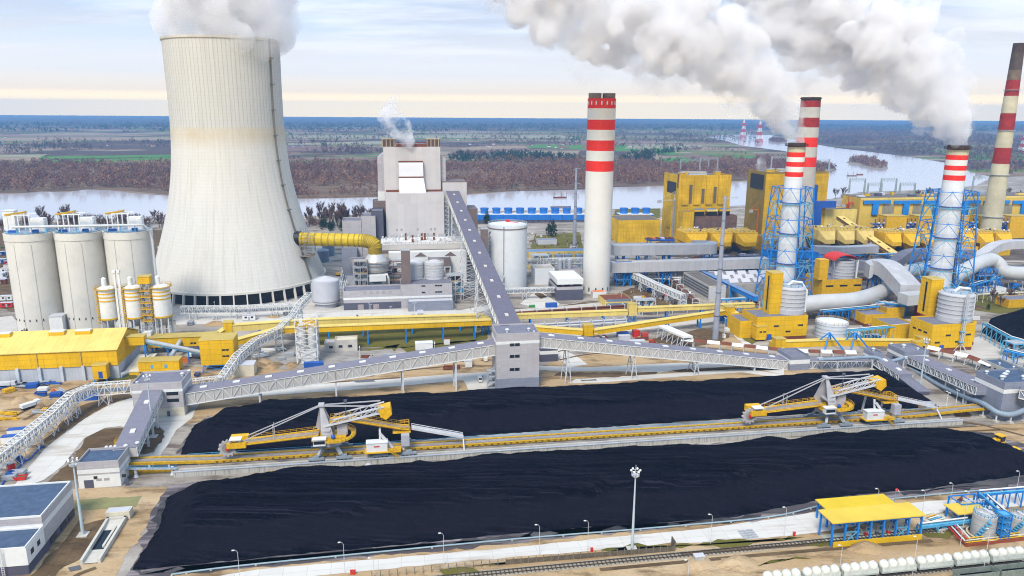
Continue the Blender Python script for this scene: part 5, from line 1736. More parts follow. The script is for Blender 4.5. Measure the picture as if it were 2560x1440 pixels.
 for k in range(12):
  a=2*math.pi*k/12
  r=E1*math.cos(a)+UP*math.sin(a)
  tn=-E1*math.sin(a)+UP*math.cos(a)
  p=wc+r*(rw-.1)
  MB().add([p-tn*.45-E2*.6,p+tn*.5-E2*.6,p+r*.6+tn*.45-E2*.6,p+r*.8-tn*.1-E2*.6,p-tn*.45+E2*.6,p+tn*.5+E2*.6,p+r*.6+tn*.45+E2*.6,p+r*.8-tn*.1+E2*.6],[(0,1,2,3),(7,6,5,4),(0,4,5,1),(1,5,6,2),(2,6,7,3),(3,7,4,0)]).build('bucket',MATS['wheel_grey'],t)
 for y in(-1.1,1.3):
  MB().beam(T(-2.6,y*.5,ztop),T(-33,y*1.8,zb1+1.2),.32).build('fore_stay',MATS['mast_grey'],t)
  MB().beam(T(-2.0,y*.5,ztop),T(20.5,y*2.4,20.2),.4).build('back_stay',MATS['mast_grey'],t)
  MB().beam(T(-20.5,y*1.4,zb0-.6),T(-20.5,y*1.1,14.3),.22).build('stay_post',MATS['mast_grey'],t)
 for y in(-2.6,2.6):
  m=MB()
  m.beam(T(-1.5,y,13.0),T(22,y,17.6),.4,.8)
  m.beam(T(2.5,y,15.6),T(22,y,19.8),.45)
  for k in range(5):
   f,g=k/5,(k+.5)/5
   a,b=T(0,y,13.3).lerp(T(22,y,17.6),f),T(2.5,y,15.6).lerp(T(22,y,19.8),g)
   c=T(0,y,13.3).lerp(T(22,y,17.6),(k+1)/5)
   m.beam(a,b,.25)
   m.beam(b,c,.25)
  m.build('counter_boom',mat('boom_white',(.62,.62,.64),.5),t)
 m=MB()
 for k in range(6):
  f=k/5
  a,b=T(0,-2.6,13.3).lerp(T(22,-2.6,17.6),f),T(0,2.6,13.3).lerp(T(22,2.6,17.6),f)
  m.beam(a,b,.3)
  if k<5:
   g=(k+1)/5
   m.beam(a,T(0,2.6,13.3).lerp(T(22,2.6,17.6),g),.22)
 m.build('counter_bracing',MATS['boom_white'],t)
 m=MB()
 p=[T(19.6,-3.0,18.6),T(24.4,-3.0,19.6),T(25.0,-3.0,16.6),T(22.6,-3.0,14.4),T(20.4,-3.0,15.8)]
 q=[v+E2*6 for v in p]
 n=5
 m.add(p+q,[tuple(range(n)),tuple(range(2*n-1,n-1,-1))]+[(i,n+i,n+(i+1)%n,(i+1)%n)for i in range(n)])
 m.build('counterweight',YM,t)
 pts=[T(1,0,14.2),T(7,0,14.8),T(28.5,0,9.6),T(31.5,0,9.2)]
 m=MB()
 for i in range(3):
  for y in(-1.6,1.6):
   m.beam(pts[i]+E2*y,pts[i+1]+E2*y,.45,.9)
 m.build('tripper_girder',YM,t)
 m=MB()
 for i in range(3):
  m.beam(pts[i]+UP*.3,pts[i+1]+UP*.3,2.7,.2)
 m.build('tripper_belt',MATS['belt_grey'],t)
 m=MB()
 for y in(-2.3,2.3):
  railing(m,[p+E2*y+UP*.4 for p in pts],1.4,2.0,.10)
  for i in range(3):
   m.beam(pts[i]+E2*y*.93+UP*.3,pts[i+1]+E2*y*.93+UP*.3,1.0,.12)
 m.build('tripper_railing',YM,t)
 m=MB()
 railing(m,[T(28,-2.6,10),T(31.5,-2.6,10),T(31.5,2.6,10),T(28,2.6,10)],1.6,1.2,.18)
 m.ob(T(25,-3,8.4),E1*7,E2*6,UP*.4)
 m.build('discharge_platform',YM,t)
 for x,zt in((20,10.8),(29,8.4)):
  for y in(-4.6,4.6):
   MB().beam(T(x,y,2),T(x,y*.6,zt),.7).build('tripper_leg',MATS['boom_white'],t)
 MB().beam(T(20,-4.4,9.6),T(25,-4.6,3.2),.8,1.0).build('chute',MATS['boom_white'],t)
 eh=MB().ob(T(14.8,-6.6,2.9),E1*8.0,E2*3.2,UP*3.5).build('electrical_house',WHT,t)
 MB().ob(T(14.6,-6.8,6.403),E1*8.4,E2*3.6,UP*.3).build('house_roof',WHT,eh)
 MB().ob(T(17.6,-6.66,4.8),E1*2.2,E2*.1,UP*.5).build('red_lettering',RED,eh)
 MB().ob(T(14,-7.4,2.5),E1*14,E2*5,UP*.4).build('house_platform',YM,t)
 MB().ob(T(28.2,-5.8,4.2),E1*3.2,E2*2.6,UP*4.4).build('grey_cabinet',mat('cabinet_grey',(.45,.44,.48),.5),t)
 m=MB()
 railing(m,[T(23,-7.2,2.9),T(28,-7.2,2.9)],1.4,1.4,.15)
 m.beam(T(24,-7.4,2.8),T(27.5,-7.4,-.4),.9,.2)
 railing(m,[T(24,-7.6,2.8),T(27.5,-7.6,-.4)],1.2,1.2,.13)
 m.build('access_stair',YM,t)
 oc=MB().ob(T(-5.2,-6.8,6.8),E1*4.6,E2*2.3,UP*2.6).build('operator_cabin',WHT,t)
 MB().ob(T(-5.0,-6.9,7.6),E1*4.2,E2*.2,UP*1.3).build('window',GLS,oc)
 MB().ob(T(-5.5,-7.1,9.403),E1*5.2,E2*2.9,UP*.3).build('cabin_roof',WHT,oc)
 m=MB()
 c=T(2.5,0,8.3)
 railing(m,circle(c,8.2,16,0,AXA-R(110),AXA+R(60)),1.4,1.5,.15)
 m.lathe(c,[(6.4,0),(8.3,0),(8.3,.3),(6.4,.3)],16,a0=AXA-R(110),a1=AXA+R(60),cap1=False)
 m.build('ring_walkway',YM,t)
 MB().box(T(5.5,1,8.4),4,4,4.5).build('drive_house',MATS['cabinet_grey'],t)
 MB().sph(T(2.2,-4.6,9.4),.9,10,6).build('blue_motor',BLUD,t)
 m=MB()
 m.beam(T(7,1.6,14.5),T(7,1.6,21),.28)
 m.box(T(7,1.6,21),1.2,1.0,.9)
 m.build('floodlight_post',GRYD,t)
 m=MB()
 for y in(-1.2,1.2):
  m.beam(T(32.5,y,9.4),T(53,y,4.2),.4,.9)
  m.beam(T(32.5,y,10.5),T(53,y,5.2),.2)
  for k in range(10):
   p=T(32.5,y,9.4).lerp(T(53,y,4.2),k/9)
   m.beam(p,p+UP*1.1,.15)
 m.beam(T(32.5,0,9.3),T(53,0,4.1),2.0,.2)
 m.build('trailing_ramp',MATS['boom_white'],t)
 MB().beam(T(53,0,4.2),T(53,-4.6,.2),.5).build('ramp_leg',MATS['boom_white'],t)
 return t,ax
RC,RAX=reclaimer()
ax2_=(G(2104,1082,PZ)-PO).dot(E1)
dup(RC,RC.location+E1*(ax2_-RAX),None,'yellow and white bucket wheel reclaimer on the belt wall, the farther one at the right')
for px_,py_,w_,lb_ in((800,1183,5.2,'yellow steel stand parked at the wall foot below the nearer reclaimer'),(684,1190,3.0,'small yellow trestle at the wall foot near its left end')):
 g_=G(px_,py_)
 t_=thing('steel_stand',lb_,'steel stand',g_)
 MB().box(g_+UP*1.1,w_,1.4,.7).build('top',YELM,t_)
 for k_ in(-1,0,1):
  MB().box(g_+E1*k_*w_*.42,.5,1.2,1.1).build('leg',YELM,t_)
g_=G(905,1178)
t_=thing('cable_winch','yellow winch with a grey cable drum at the wall foot','winch',g_)
MB().box(g_-E1*1.5,3.6,2,1.6).build('body',YELM,t_)
MB().tube([g_+E1*2.4-E2*1+UP*1.4,g_+E1*2.4+E2*1+UP*1.4],1.4,14).build('drum',TNK,t_)
MB().box(g_+E1*2.4,2.0,1.6,.3).build('drum_base',STL,t_)
# === MASTS AND LAMPS
def light_mast(label,foot,top_row,r=.45):
 g=G(*foot)
 h=HT(g,top_row)
 t=thing('floodlight_mast',label,'light mast',g,'floodlight masts of the yard')
 MB().lathe(g,[(r,0),(r*.42,h-4)],12).build('pole',mat('mast_pale_blue',(.50,.58,.62),.45,.1,.5),t,smooth=True)
 MB().box(g,3.2,3.2,.4).build('footing',CONC,t)
 m=MB()
 m.lathe(g+UP*(h-4),[(r*.5,0),(1.25,1.0),(1.25,1.15),(r*.4,.6)],12,cap1=False)
 railing(m,circle(g+UP*(h-2.9),1.25,8),1.3,3,.1)
 m.build('platform',WST,t)
 for k in range(6):
  a=2*math.pi*k/6
  MB().sph(g+Vector((math.cos(a)*1.4,math.sin(a)*1.4,h-1.3)),.36,8,5).build('floodlight',WHT,t)
 MB().beam(g+UP*(h-3),g+UP*(h+.5),.12).build('lightning_rod',WST,t)
light_mast('tall pale floodlight mast in front of the nearest heap by the white road',(1580,1374),1166,.48)
light_mast('tall pale floodlight mast beside the drive house and the service building',(208,1338),1140,.55)
light_mast('pale floodlight mast beside the short wide gallery on the left',(384,1092),932,.5)
light_mast('pale blue floodlight mast by the descending galleries on the right',(2300,970),842,.5)
def lamp(foot,top_row,label,lean=1):
 g=G(*foot)
 h=HT(g,top_row)
 t=thing('street_lamp',label,'street lamp',g,'street lamps along the white road')
 MB().tube([g,g+UP*h*.92,g+UP*h*.985-E1*.35*lean,g+UP*h-E1*1.0*lean],[.09,.07,.05,.05],6).build('pole',WST,t,smooth=True)
 MB().ob(g+UP*(h-.05)-E1*(1.0+.55)*lean-E2*.25,E1*.75,E2*.32,UP*.2).build('lamp_head',WHT,t)
for k_,(ft_,tp_)in enumerate([((600,1452),1375),((862,1432),1355),((935,1442),1394),((1110,1414),1332),((1348,1389),1311),((1469,1377),1301),((1720,1442),1399),((1776,1360),1285),((1960,1343),1267),((2190,1285),1221),((2375,1262),1207),((2540,1235),1177),((2304,1293),1225),((2097,1442),1362),((2281,1438),1340),((2456,1440),1320),((2400,1366),1227)]):
 lamp(ft_,tp_,'slender white street lamp, number one in the row' if False else['slim lamp at the far left of the front road, before the heap corner','slim lamp on the near side of the road left of the fence start','slim lamp at the bottom edge beside the two red boxes','slim lamp on the road side left of the concrete fence','slim lamp standing by the concrete fence, left of the floodlight mast','slim lamp just left of the tall front floodlight mast','slim lamp on the sand between the two tracks at the bottom edge','slim lamp on the road right of the fence end','slim lamp on the road left of the blue posted canopy','slim lamp behind the rear yellow canopy','slim lamp across the road from the small yellow canopy','slim lamp at the right edge beside the heap','thin pole lamp right of the front canopy roof','slim lamp in front of the canopy beside the dome wagons','slim lamp before the wagons below the canopy end','slim lamp before the wagons below the grey tanks','tall thin pole lamp left of the grey tanks'][k_])
for px_,ft_,tp_,lb_ in((2232,1290,1220,'red and white windsock on a pole behind the yellow canopy'),(2490,1262,1225,'red and white windsock above the blue pipe frame')):
 g_=G(px_,ft_)
 h_=HT(g_,tp_+4)
 t_=thing('windsock',lb_,'windsock',g_)
 MB().tube([g_,g_+UP*h_],.09,6).build('pole',CYAN,t_)
 m_=MB()
 for k_ in range(4):
  m_.lathe(V(0,0,0),[(.1,0),(.1,.1)],4,k_%2)if False else m_.tube([g_+UP*(h_-k_*.25)+E1*(.1+k_*.3),g_+UP*(h_-(k_+1)*.25)+E1*(.4+k_*.3)],[.55-k_*.08,.47-k_*.08],8,k_%2)
 m_.build('sock',[RED,WHT],t_)
# === SERVICE BUILDING BOTTOM LEFT, PIT, BOX
o_=G(74,1436)
dr_=(G(187,1288)-o_)
hL_=HT(o_,1371)
hU_=HT(o_+dr_*.3,1300)*1.0
t_=thing('service_building','two level flat roofed service building in the lower left corner, white below dark blue roofs','office building',o_)
dl_=dr_.dot(E2)
hU_=hL_+3.6
f_=.34
W_=26
a_=o_-E1*W_
MB().ob(a_,E1*W_,E2*dl_,UP*3.2).build('dark_plinth',GRYD,t_)
MB().ob(a_-E2*.2+UP*3.203,E1*(W_+.2),E2*(dl_*f_),UP*(hL_-3.2)).build('white_wall',WHT,t_)
MB().ob(a_+E2*(dl_*f_-.19)+UP*3.203,E1*(W_+.15),E2*(dl_*(1-f_)+.3),UP*(hU_-3.2)).build('grey_upper_wall',GRYW,t_)
MB().ob(a_+E2*(dl_*f_-.25)+UP*(hL_-.4),E1*(W_+.22),E2*(dl_*(1-f_)+.42),UP*1.8).build('white_band',WHT,t_)
for(b0_,b1_,h_)in((.1,dl_*f_-.6,hL_),(dl_*f_+.2,dl_-.3,hU_)):
 MB().ob(a_+E1*.3+E2*b0_+UP*(h_+.003),E1*(W_-.5),E2*(b1_-b0_),UP*.08).build('roof',ROOFB,t_)
 m_=MB()
 for s_,l_ in((a_+E2*(b0_-.3),(E1*W_,E2*.3)),(a_+E1*(W_-.3)+E2*b0_,(E1*.3,E2*(b1_-b0_))),(a_+E2*b1_,(E1*W_,E2*.3))):
  m_.ob(s_+UP*(h_+.004),l_[0],l_[1],UP*.6)
 m_.build('parapet',WHT,t_)
for b_ in(2.2,6.4):
 MB().ob(o_+E1*.08+E2*b_+UP*(hL_-3.4),E1*.25,E2*1.7,UP*1.6).build('window',GLS,t_)
for b_ in(11,16.5,21):
 MB().ob(o_+E1*-.15+E2*(b_*dl_/25)+UP*1.0,E1*.3,E2*3.2*dl_/25,UP*1.9).build('window',GLS,t_)
MB().ob(o_-E1*15-E2*.35+UP*4.6,E1*1.6,E2*.3,UP*1.6).build('window',GLS,t_)
m_=MB()
q_=o_-E1*6.5-E2*.75
for s_ in(-.35,.35):
 m_.beam(q_+E1*s_,q_+E1*s_+UP*(hL_+1),.12)
for k_ in range(14):
 m_.beam(q_-E1*.35+UP*k_*.62,q_+E1*.35+UP*k_*.62,.1)
m_.build('ladder',WST,t_)
for a__,b__,s_ in((-19,.55,1.0),(-21.5,.72,1.0),(-24,.35,1.2)):
 MB().cyl(o_+E1*a__+E2*(dl_*b__)+UP*(hU_+.05),s_*.5,s_,10).cyl(o_+E1*a__+E2*(dl_*b__)+UP*(hU_+.05+s_),s_*.8,s_*.4,10,cap0=True).build('roof_vent',WHT,t_)
f0_,f1_,b0_,b1_=G(200,1412),G(252,1408),G(268,1303),G(318,1299)
t_=thing('settling_pit','long open concrete pit with a ramp and black water beside the heap corner','pit',f0_)
def wallseg(a,b,th,h,name='pit_wall'):
 d=b-a
 s=Vector((d.y,-d.x,0)).normalized()*th
 MB().ob(a,s,d,UP*h).build(name,mat('pit_concrete',(.60,.57,.50),.85,.12,.4),t_)if s.cross(d).z>0 else MB().ob(a+s,-s,d,UP*h).build(name,MATS['pit_concrete'],t_)
wallseg(f0_,b0_,.8,1.5)
wallseg(b0_,b1_,.8,1.5)
wallseg(b1_,f1_,.8,1.5)
m_=MB()
l1_,r1_=f0_.lerp(b0_,.30),f1_.lerp(b1_,.30)
m_.poly([f0_+UP*.35,f1_+UP*.35,r1_+UP*.2,l1_+UP*.2])
m_.build('ramp',MATS['pit_concrete'],t_)
m_=MB()
m_.poly([l1_+UP*.18,r1_+UP*.18,f1_.lerp(b1_,.75)+UP*.18,f0_.lerp(b0_,.75)+UP*.18])
m_.build('black_water',mat('black_water',(.006,.006,.008),.08),t_)
m_=MB()
m_.poly([f0_.lerp(b0_,.75)+UP*.2,f1_.lerp(b1_,.75)+UP*.2,b1_+UP*.9,b0_+UP*.9])
m_.build('back_slope',MATS['pit_concrete'],t_)
wallseg(f0_.lerp(f1_,.62)+(b0_-f0_)*.34,f0_.lerp(f1_,.66)+(b0_-f0_)*.8,.7,.9,'dividing_wall')
g_=G(296,1299)
t_=thing('concrete_tank','pale open topped concrete box at the far end of the settling pit','concrete box',g_)
MB().box(g_+E2*1.5,7.6,3.6,2.9).build('shell',mat('cream_concrete',(.66,.60,.46),.85),t_)
MB().box(g_+E2*1.5+UP*2.903,6.8,2.8,.1).build('inside',TNK,t_)
# === CANOPIES, TANKS AND PIPES (lower right)
def canopy(name,label,fl,fr,top,bl,roofm,posts=7,base=True,back_posts=True,thick=.35):
 o=G(*fl)
 w=(G(*fr)-o).dot(E1)
 h=HT(o,top)
 flx=fl[0]+(fl[0]-1285)/8200*(fl[1]-top)
 d=(G(bl[0],bl[1],h)-G(flx,top,h)).dot(E2)
 t=thing(name,label,'canopy',o)
 MB().ob(site(o,-.8,-.8,h),E1*(w+1.6),E2*(d+1.6),UP*thick).build('roof',roofm,t)
 for k in range(posts+1):
  a=w*k/posts
  for b in((0,d)if back_posts else(0,)):
   MB().ob(site(o,a-.25,b-.25),E1*.5,E2*.5,UP*h).build('post',BLU,t)
 for k in range(posts+1):
  a=w*k/posts
  m=MB()
  m.beam(site(o,a,0,h-.5),site(o,a,d,h-.5),.3,.5)
  m.beam(site(o,a,0,h-2.2),site(o,a,d*.28,h-.6),.2)
  m.beam(site(o,a,d,h-2.2),site(o,a,d*.72,h-.6),.2)
  m.build('roof_truss',BLU,t)
 for b in(0,d):
  MB().beam(site(o,0,b,h-.5),site(o,w,b,h-.5),.3,.5).build('eaves_beam',BLU,t)
 for k in(1,posts-2):
  a0,a1=w*k/posts,w*(k+1)/posts
  m=MB()
  m.beam(site(o,a0,0,.6),site(o,a1,0,h*.55),.2)
  m.beam(site(o,a1,0,.6),site(o,a0,0,h*.55),.2)
  m.beam(site(o,a0,0,h*.55),site(o,a1,0,h*.55),.2)
  m.build('cross_brace',CYAN,t)
 if base:
  MB().ob(site(o,.2,-.95),E1*w,E2*.35,UP*1.9).build('yellow_board',YELM if False else mat('board_yellow',(.74,.46,.01),.6),t)
  MB().ob(site(o,0,d*.35,.14),E1*w,E2*d*.6,UP*.06).build('floor_slab',mat('slab_greenish',(.42,.45,.38),.8),t)
 return o,w,h,d
CYR=mat('canopy_yellow',(.74,.52,.06),.65,.10,.12)
canopy('loading_canopy','rear and slightly smaller yellow canopy behind the blue posted one',(2066,1318),(2220,1297),1275,(2055,1252),mat('canopy_yellow_deep',(.72,.50,.02),.65,.10,.12),5,False)
CO,CW,CH,CD=canopy('loading_canopy','yellow roofed canopy on blue posts over the railway track at the lower right',(2077,1366),(2292,1341),1307,(2047,1280),CYR,7,True)
canopy('pump_canopy','small yellow canopy over pipework left of the grey tanks',(2392,1312),(2456,1303),1285,(2368,1265),CYR,3,False)
for k_ in range(5):
 q_=site(CO,CW*(.35+.13*k_),CD*.62)
 t_=thing('unloading_arm','dark unloading pipe stand under the front yellow canopy','unloading arm',q_,'unloading arms under the canopy')
 MB().tube([q_+UP*.2,q_+UP*2.8,q_+E1*1.4+UP*3.2,q_+E1*2.6+UP*1.6],.22,7).build('pipe',STL,t_,smooth=True)
 MB().box(q_+UP*.2,1.0,1.0,.7).build('base',RED if k_%2 else GRYD,t_)
t_=thing('pump_bay','kerbed pale pump bay with yellow and white pipes beside the small canopy','pump bay',G(2310,1305))
b_=[G(2305,1300),G(2365,1280),G(2420,1318),G(2345,1330)]
m_=MB()
for i_ in range(4):
 m_.beam(b_[i_]+UP*.4,b_[(i_+1)%4]+UP*.4,.5,.8)
m_.build('kerb',CONC,t_)
MB().poly([p+UP*.16 for p in(b_ if True else b_)][::-1]if False else[p+UP*.16 for p in b_]).build('floor',mat('bay_floor',(.60,.56,.45),.8),t_)
for k_ in range(9):
 f_=(k_+.5)/9
 p_,q_=b_[0].lerp(b_[3],f_),b_[1].lerp(b_[2],f_)
 MB().tube([p_.lerp(q_,.15)+UP*.9,p_.lerp(q_,.5+.04*k_)+UP*.9,p_.lerp(q_,.5+.04*k_)+UP*.3],.22,7).build('pipe',random.choice([YELM,WHT,CYAN,WST]),t_,smooth=True)
def grey_tank(label,px,foot,top,hw):
 c=G(px,foot)
 k=(c.y*CP+128*SP)/FOC
 r=hw*k
 c=c*(1+r/c.length)
 h=HT(c*(1-r/c.length)if False else c,top)
 t=thing('fuel_tank',label,'tank',c,'grey fuel tanks')
 MB().lathe(c,[(r,0),(r,h),(r*.2,h+.8)],36).build('shell',mat('fuel_tank_grey',(.46,.45,.43),.6,.12,.4,panel=None,hoop=2.1),t,smooth=True)
 m=MB()
 railing(m,circle(c+UP*h,r-.2,20),1.1,1.6,.1)
 m.build('top_railing',CYAN,t)
 m=MB()
 m.box(c+UP*(h+.5),r*1.3,.9,.2)
 m.box(c+UP*(h+.72)+E1*1,.9,r*1.1,.2)
 m.build('top_walkway',TNK,t)
 MB().tube(circle(c+UP*.5,r+.9,24)[:-1],.28,7,closed=True).build('cooling_pipe',mat('pipe_cream',(.70,.64,.46),.5),t)
 m=MB()
 for k2 in range(7):
  a=-R(150)+k2*.14
  q=c+Vector((math.cos(a),math.sin(a),0))*(r+.5)+UP*(k2*h/7)
  m.box(q,1.2,1.2,.15)
  m.beam(q,q+UP*(h/7+.9),.1)
 m.build('side_stair',CYAN,t)
 return c,r,h
GT1=grey_tank('left one of two grey fuel tanks behind the dome wagons',2453,1349,1284,27.5)
GT2=grey_tank('right one of two grey fuel tanks, cut close to the photo edge',2538,1338,1290,22)
t_=thing('tank_bund','low red brown bund wall with yellow pipes in front of the grey tanks','bund wall',G(2415,1366))
a_,b_,c_=G(2414,1367),G(2640,1342),G(2373,1322)
MB().beam(a_+UP*.5,b_+UP*.5,.4,1.0).build('bund_wall',mat('bund_red',(.30,.07,.03),.7),t_)
MB().beam(a_+UP*.5,c_+UP*.5,.4,1.0).build('bund_wall',MATS['bund_red'],t_)
for k_ in range(3):
 MB().tube([a_.lerp(b_,.02)+E2*(1+k_*.8)+UP*(.8+.2*k_),b_+E2*(1+k_*.8)+UP*(.8+.2*k_)],.2,6).build('pipe',YELM if k_!=1 else MATS['pipe_cream'],t_)
t_=thing('red_pipe_rack','slanting red and white pipes left of the first grey tank','pipe rack',c_)
for k_ in range(4):
 MB().tube([c_+E1*(k_*.9-1)+UP*(1.4+.3*k_),c_.lerp(a_,.9)+E1*(k_*.9-1)+UP*(1.4+.3*k_)],.22,6).build('pipe',RED if k_%2==0 else WHT,t_)
def blue_frame(label,pts,h,w=2.6,leg=True,m_=None,name='blue_pipe_bridge',pipes=2,bay=5):
 t=thing(name,label,'pipe bridge',pts[0])
 P_=[Vector(p)for p in pts]
 m_=m_ or BLU
 for i in range(len(P_)-1):
  a,b=P_[i],P_[i+1]
  d=b-a
  s=Vector((d.y,-d.x,0)).normalized()*w/2
  n=max(1,int(d.length/bay))
  m=MB()
  for sg in(1,-1):
   m.beam(a+s*sg+UP*h,b+s*sg+UP*h,.35,.5)
  for k in range(n+1):
   p=a.lerp(b,k/n)
   m.beam(p+s+UP*h,p-s+UP*h,.25)
  m.build('deck_frame',m_,t)
  for k in range(n+1):
   p=a.lerp(b,k/n)
   m=MB()
   for sg in(1,-1):
    m.beam(p+s*sg,p+s*sg+UP*h,.35)
   m.beam(p+s+UP*h*.2,p-s+UP*h*.85,.18)
   m.build('trestle',m_,t)
  for j in range(pipes):
   o=s*(.8-1.6*j/max(1,pipes-1))if pipes>1 else s*0
   MB().tube([a+o+UP*(h+.5),b+o+UP*(h+.5)],.28,7).build('pipe',WHT if j%2 else CYAN,t)
 return t
blue_frame('blue pipe bridge running right behind the grey tanks',[G(2446,1272),G(2640,1256)],6.0)
blue_frame('blue pipe bridge slanting forward between the grey tanks',[G(2450,1272),G(2500,1318)],5.6)
blue_frame('low pale blue pipe run between the canopy and the first grey tank',[G(2296,1334),G(2420,1318)],2.6,2.0,m_=CYAN)
t_=thing('blue_stair_tower','tall blue stair frame between the two grey tanks','stair tower',G(2500,1345))
g_=G(2500,1345)
m_=MB()
lattice_leg(m_,g_,g_+UP*9,3.2,4,.3)
m_.build('frame',BLU,t_)
for k_ in range(4):
 MB().box(g_+UP*(2+k_*2.2),3.4,3.4,.15).build('landing',CYAN,t_)
# === RAILWAYS, WAGONS
def track(label,a,b):
 t=thing('railway_track',label,'railway track',a)
 d=b-a
 L=d.length
 dn=d.normalized()
 s=Vector((dn.y,-dn.x,0))
 for y in(-.75,.75):
  MB().beam(a+s*y+UP*.42,b+s*y+UP*.42,.16,.24).build('rail',mat('rail_steel',(.06,.05,.045),.5),t)
 m=MB()
 n=int(L/1.3)
 for k in range(n):
  p=a+dn*(k*L/n)
  m.ob(p-s*1.3+UP*.12,dn*.34,s*2.6,UP*.17)if dn.cross(s).z>0 else m.ob(p+s*1.3+UP*.12,dn*.34,-s*2.6,UP*.17)
 o=m.build('sleepers',mat('sleeper_dark',(.10,.085,.07),.8,.3,.7),t)
 o['kind']='stuff'
 MB().ob(a-s*1.9,d,s*3.8,UP*.1).build('ballast',mat('track_ballast',(.40,.34,.25),.95,.3,.8,dirt=(.2,.17,.12)),t)if d.cross(s).z>0 else MB().ob(a+s*1.9,d,-s*3.8,UP*.1).build('ballast',mat('track_ballast',(.40,.34,.25),.95,.3,.8,dirt=(.2,.17,.12)),t)
track('railway track passing under the front yellow canopy',G(1085,1448),G(2430,1318))
wa_,wb_=G(2016,1428,4.0),G(2507,1379,4.0)
wa_,wb_=V(wa_.x,wa_.y),V(wb_.x,wb_.y)
wd_=(wb_-wa_).normalized()
track('railway track carrying the row of white dome wagons',wa_-wd_*60,wb_+wd_*50)
ws_=Vector((wd_.y,-wd_.x,0))
track('empty railway track in front of the dome wagons',wa_-wd_*50+ws_*6.5,wb_+wd_*50+ws_*6.5)
def dome_wagon():
 t=thing('dome_wagon','x','railway wagon',(0,0,0),'white four domed wagons')
 MB().ob((-5.7,-1.45,1.05),(11.4,0,0),(0,2.9,0),(0,0,.5)).build('underframe',mat('wagon_frame',(.42,.46,.42),.7,.2,.5),t)
 m=MB()
 m.add([(-5.6,-1.5,1.56),(5.6,-1.5,1.56),(5.6,1.5,1.56),(-5.6,1.5,1.56),(-5.6,-1.2,3.0),(5.6,-1.2,3.0),(5.6,1.2,3.0),(-5.6,1.2,3.0)],[(0,1,5,4),(1,2,6,5),(2,3,7,6),(3,0,4,7),(4,5,6,7)])
 m.build('body',mat('wagon_body',(.55,.58,.52),.7,.15,.5,dirt=(.32,.32,.28)),t)
 for k in range(4):
  x=-4.35+k*2.9
  d=MB().lathe((x,0,2.4),[(1.30,0),(1.46,.5),(1.46,.9),(1.25,1.5),(.85,1.9),(.4,2.1),(.05,2.15)],18).build('dome',mat('dome_white',(.72,.71,.62),.6,.10,.6,dirt=(.55,.52,.42),dirtamt=.4),t,smooth=True)
  MB().cyl((x,0,4.5),.34,.2,10).build('hatch',WST,d)
 for x in(-3.8,3.8):
  m=MB()
  for xx in(-.9,.9):
   for y in(-.75,.75):
    m.tube([(x+xx,y-.07,.95),(x+xx,y+.07,.95)],.45,12)
  m.ob((x-1.4,-.95,.8),(2.8,0,0),(0,1.9,0),(0,0,.22))
  m.build('bogie',BLK,t)
 return t
dw_=dome_wagon()
wl_=12.35
names_=['white four domed wagon at the bottom edge, leftmost in the row','second white domed wagon from the left end of the row','third white domed wagon from the left, below the left canopy post','fourth white domed wagon from the left, below the canopy middle','fifth white domed wagon from the left, right below the canopy end','sixth white domed wagon from the left, before the red bund','seventh white domed wagon from the left, before the first grey tank','white domed wagon cut by the right photo edge']
th_=math.atan2(wd_.y,wd_.x)
dw_.rotation_euler=(0,0,th_)
st_=wa_+wd_*4.6-wd_*wl_*1
for k_ in range(7):
 p_=st_+wd_*wl_*k_
 p_.z=.55
 if k_==0:
  dw_.location=p_
  dw_['label']=names_[0]
 else:
  dup(dw_,p_,th_,names_[k_])
def coal_wagon():
 t=thing('open_wagon','x','railway wagon',(0,0,0),'open coal wagons')
 m=MB()
 W,L,H0,H1=1.55,6.4,1.1,3.5
 m.ob((-L,-W,H0),(2*L,0,0),(0,2*W,0),(0,0,.25))
 for y in(-W,W-.12):
  m.ob((-L,y,H0+.253),(2*L,0,0),(0,.12,0),(0,0,H1-H0))
 for x in(-L,L-.12):
  m.ob((x,-W+.123,H0+.253),(.12,0,0),(0,2*W-.246,0),(0,0,H1-H0))
 m.build('tub',mat('wagon_green_grey',(.22,.26,.22),.7,.25,.6),t)
 m=MB()
 for k in range(9):
  for y in(-W-.12,W+.003):
   m.ob((-L+.3+k*1.5,y,H0+.2),(.14,0,0),(0,.115,0),(0,0,H1-H0))
 m.build('ribs',mat('wagon_rib',(.30,.33,.28),.7),t)
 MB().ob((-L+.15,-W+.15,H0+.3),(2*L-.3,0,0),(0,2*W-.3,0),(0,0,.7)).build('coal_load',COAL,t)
 m=MB()
 for x in(-4.2,4.2):
  for xx in(-.9,.9):
   for y in(-.75,.75):
    m.tube([(x+xx,y-.07,.95),(x+xx,y+.07,.95)],.45,12)
 m.build('wheels',BLK,t)
 return t
cw_=coal_wagon()
s0_=G(2362,1447)
k0_=(s0_-wa_).dot(wd_)
off_=(G(2480,1428,3.5)-wa_).dot(ws_)
track('railway track at the bottom edge carrying the open coal wagons',wa_+wd_*(k0_-8)+ws_*(off_),wa_+wd_*(k0_+60)+ws_*off_)
for k_ in range(3):
 p_=wa_+wd_*(k0_+7+k_*13.6)+ws_*off_
 p_.z=.5
 lb_=['black empty open wagon at the bottom edge, first from the left','black empty open wagon at the bottom right corner','open coal wagon beyond the right photo edge'][k_]
 if k_==0:
  cw_.location,cw_.rotation_euler=p_,(0,0,th_)
  cw_['label']=lb_
 else:
  dup(cw_,p_,th_,lb_)
t_=thing('concrete_fence','old dark concrete fence along the railway beside the white road','fence',G(940,1440))
fa_,fm_,fb_=G(930,1446),G(1265,1412),G(1686,1378)
MB().beam(fm_+UP*.9,fb_+UP*.9,.14,1.7).build('fence_panel',mat('fence_dark',(.14,.11,.075),.9,.4,.9,dirt=(.30,.26,.18)),t_)
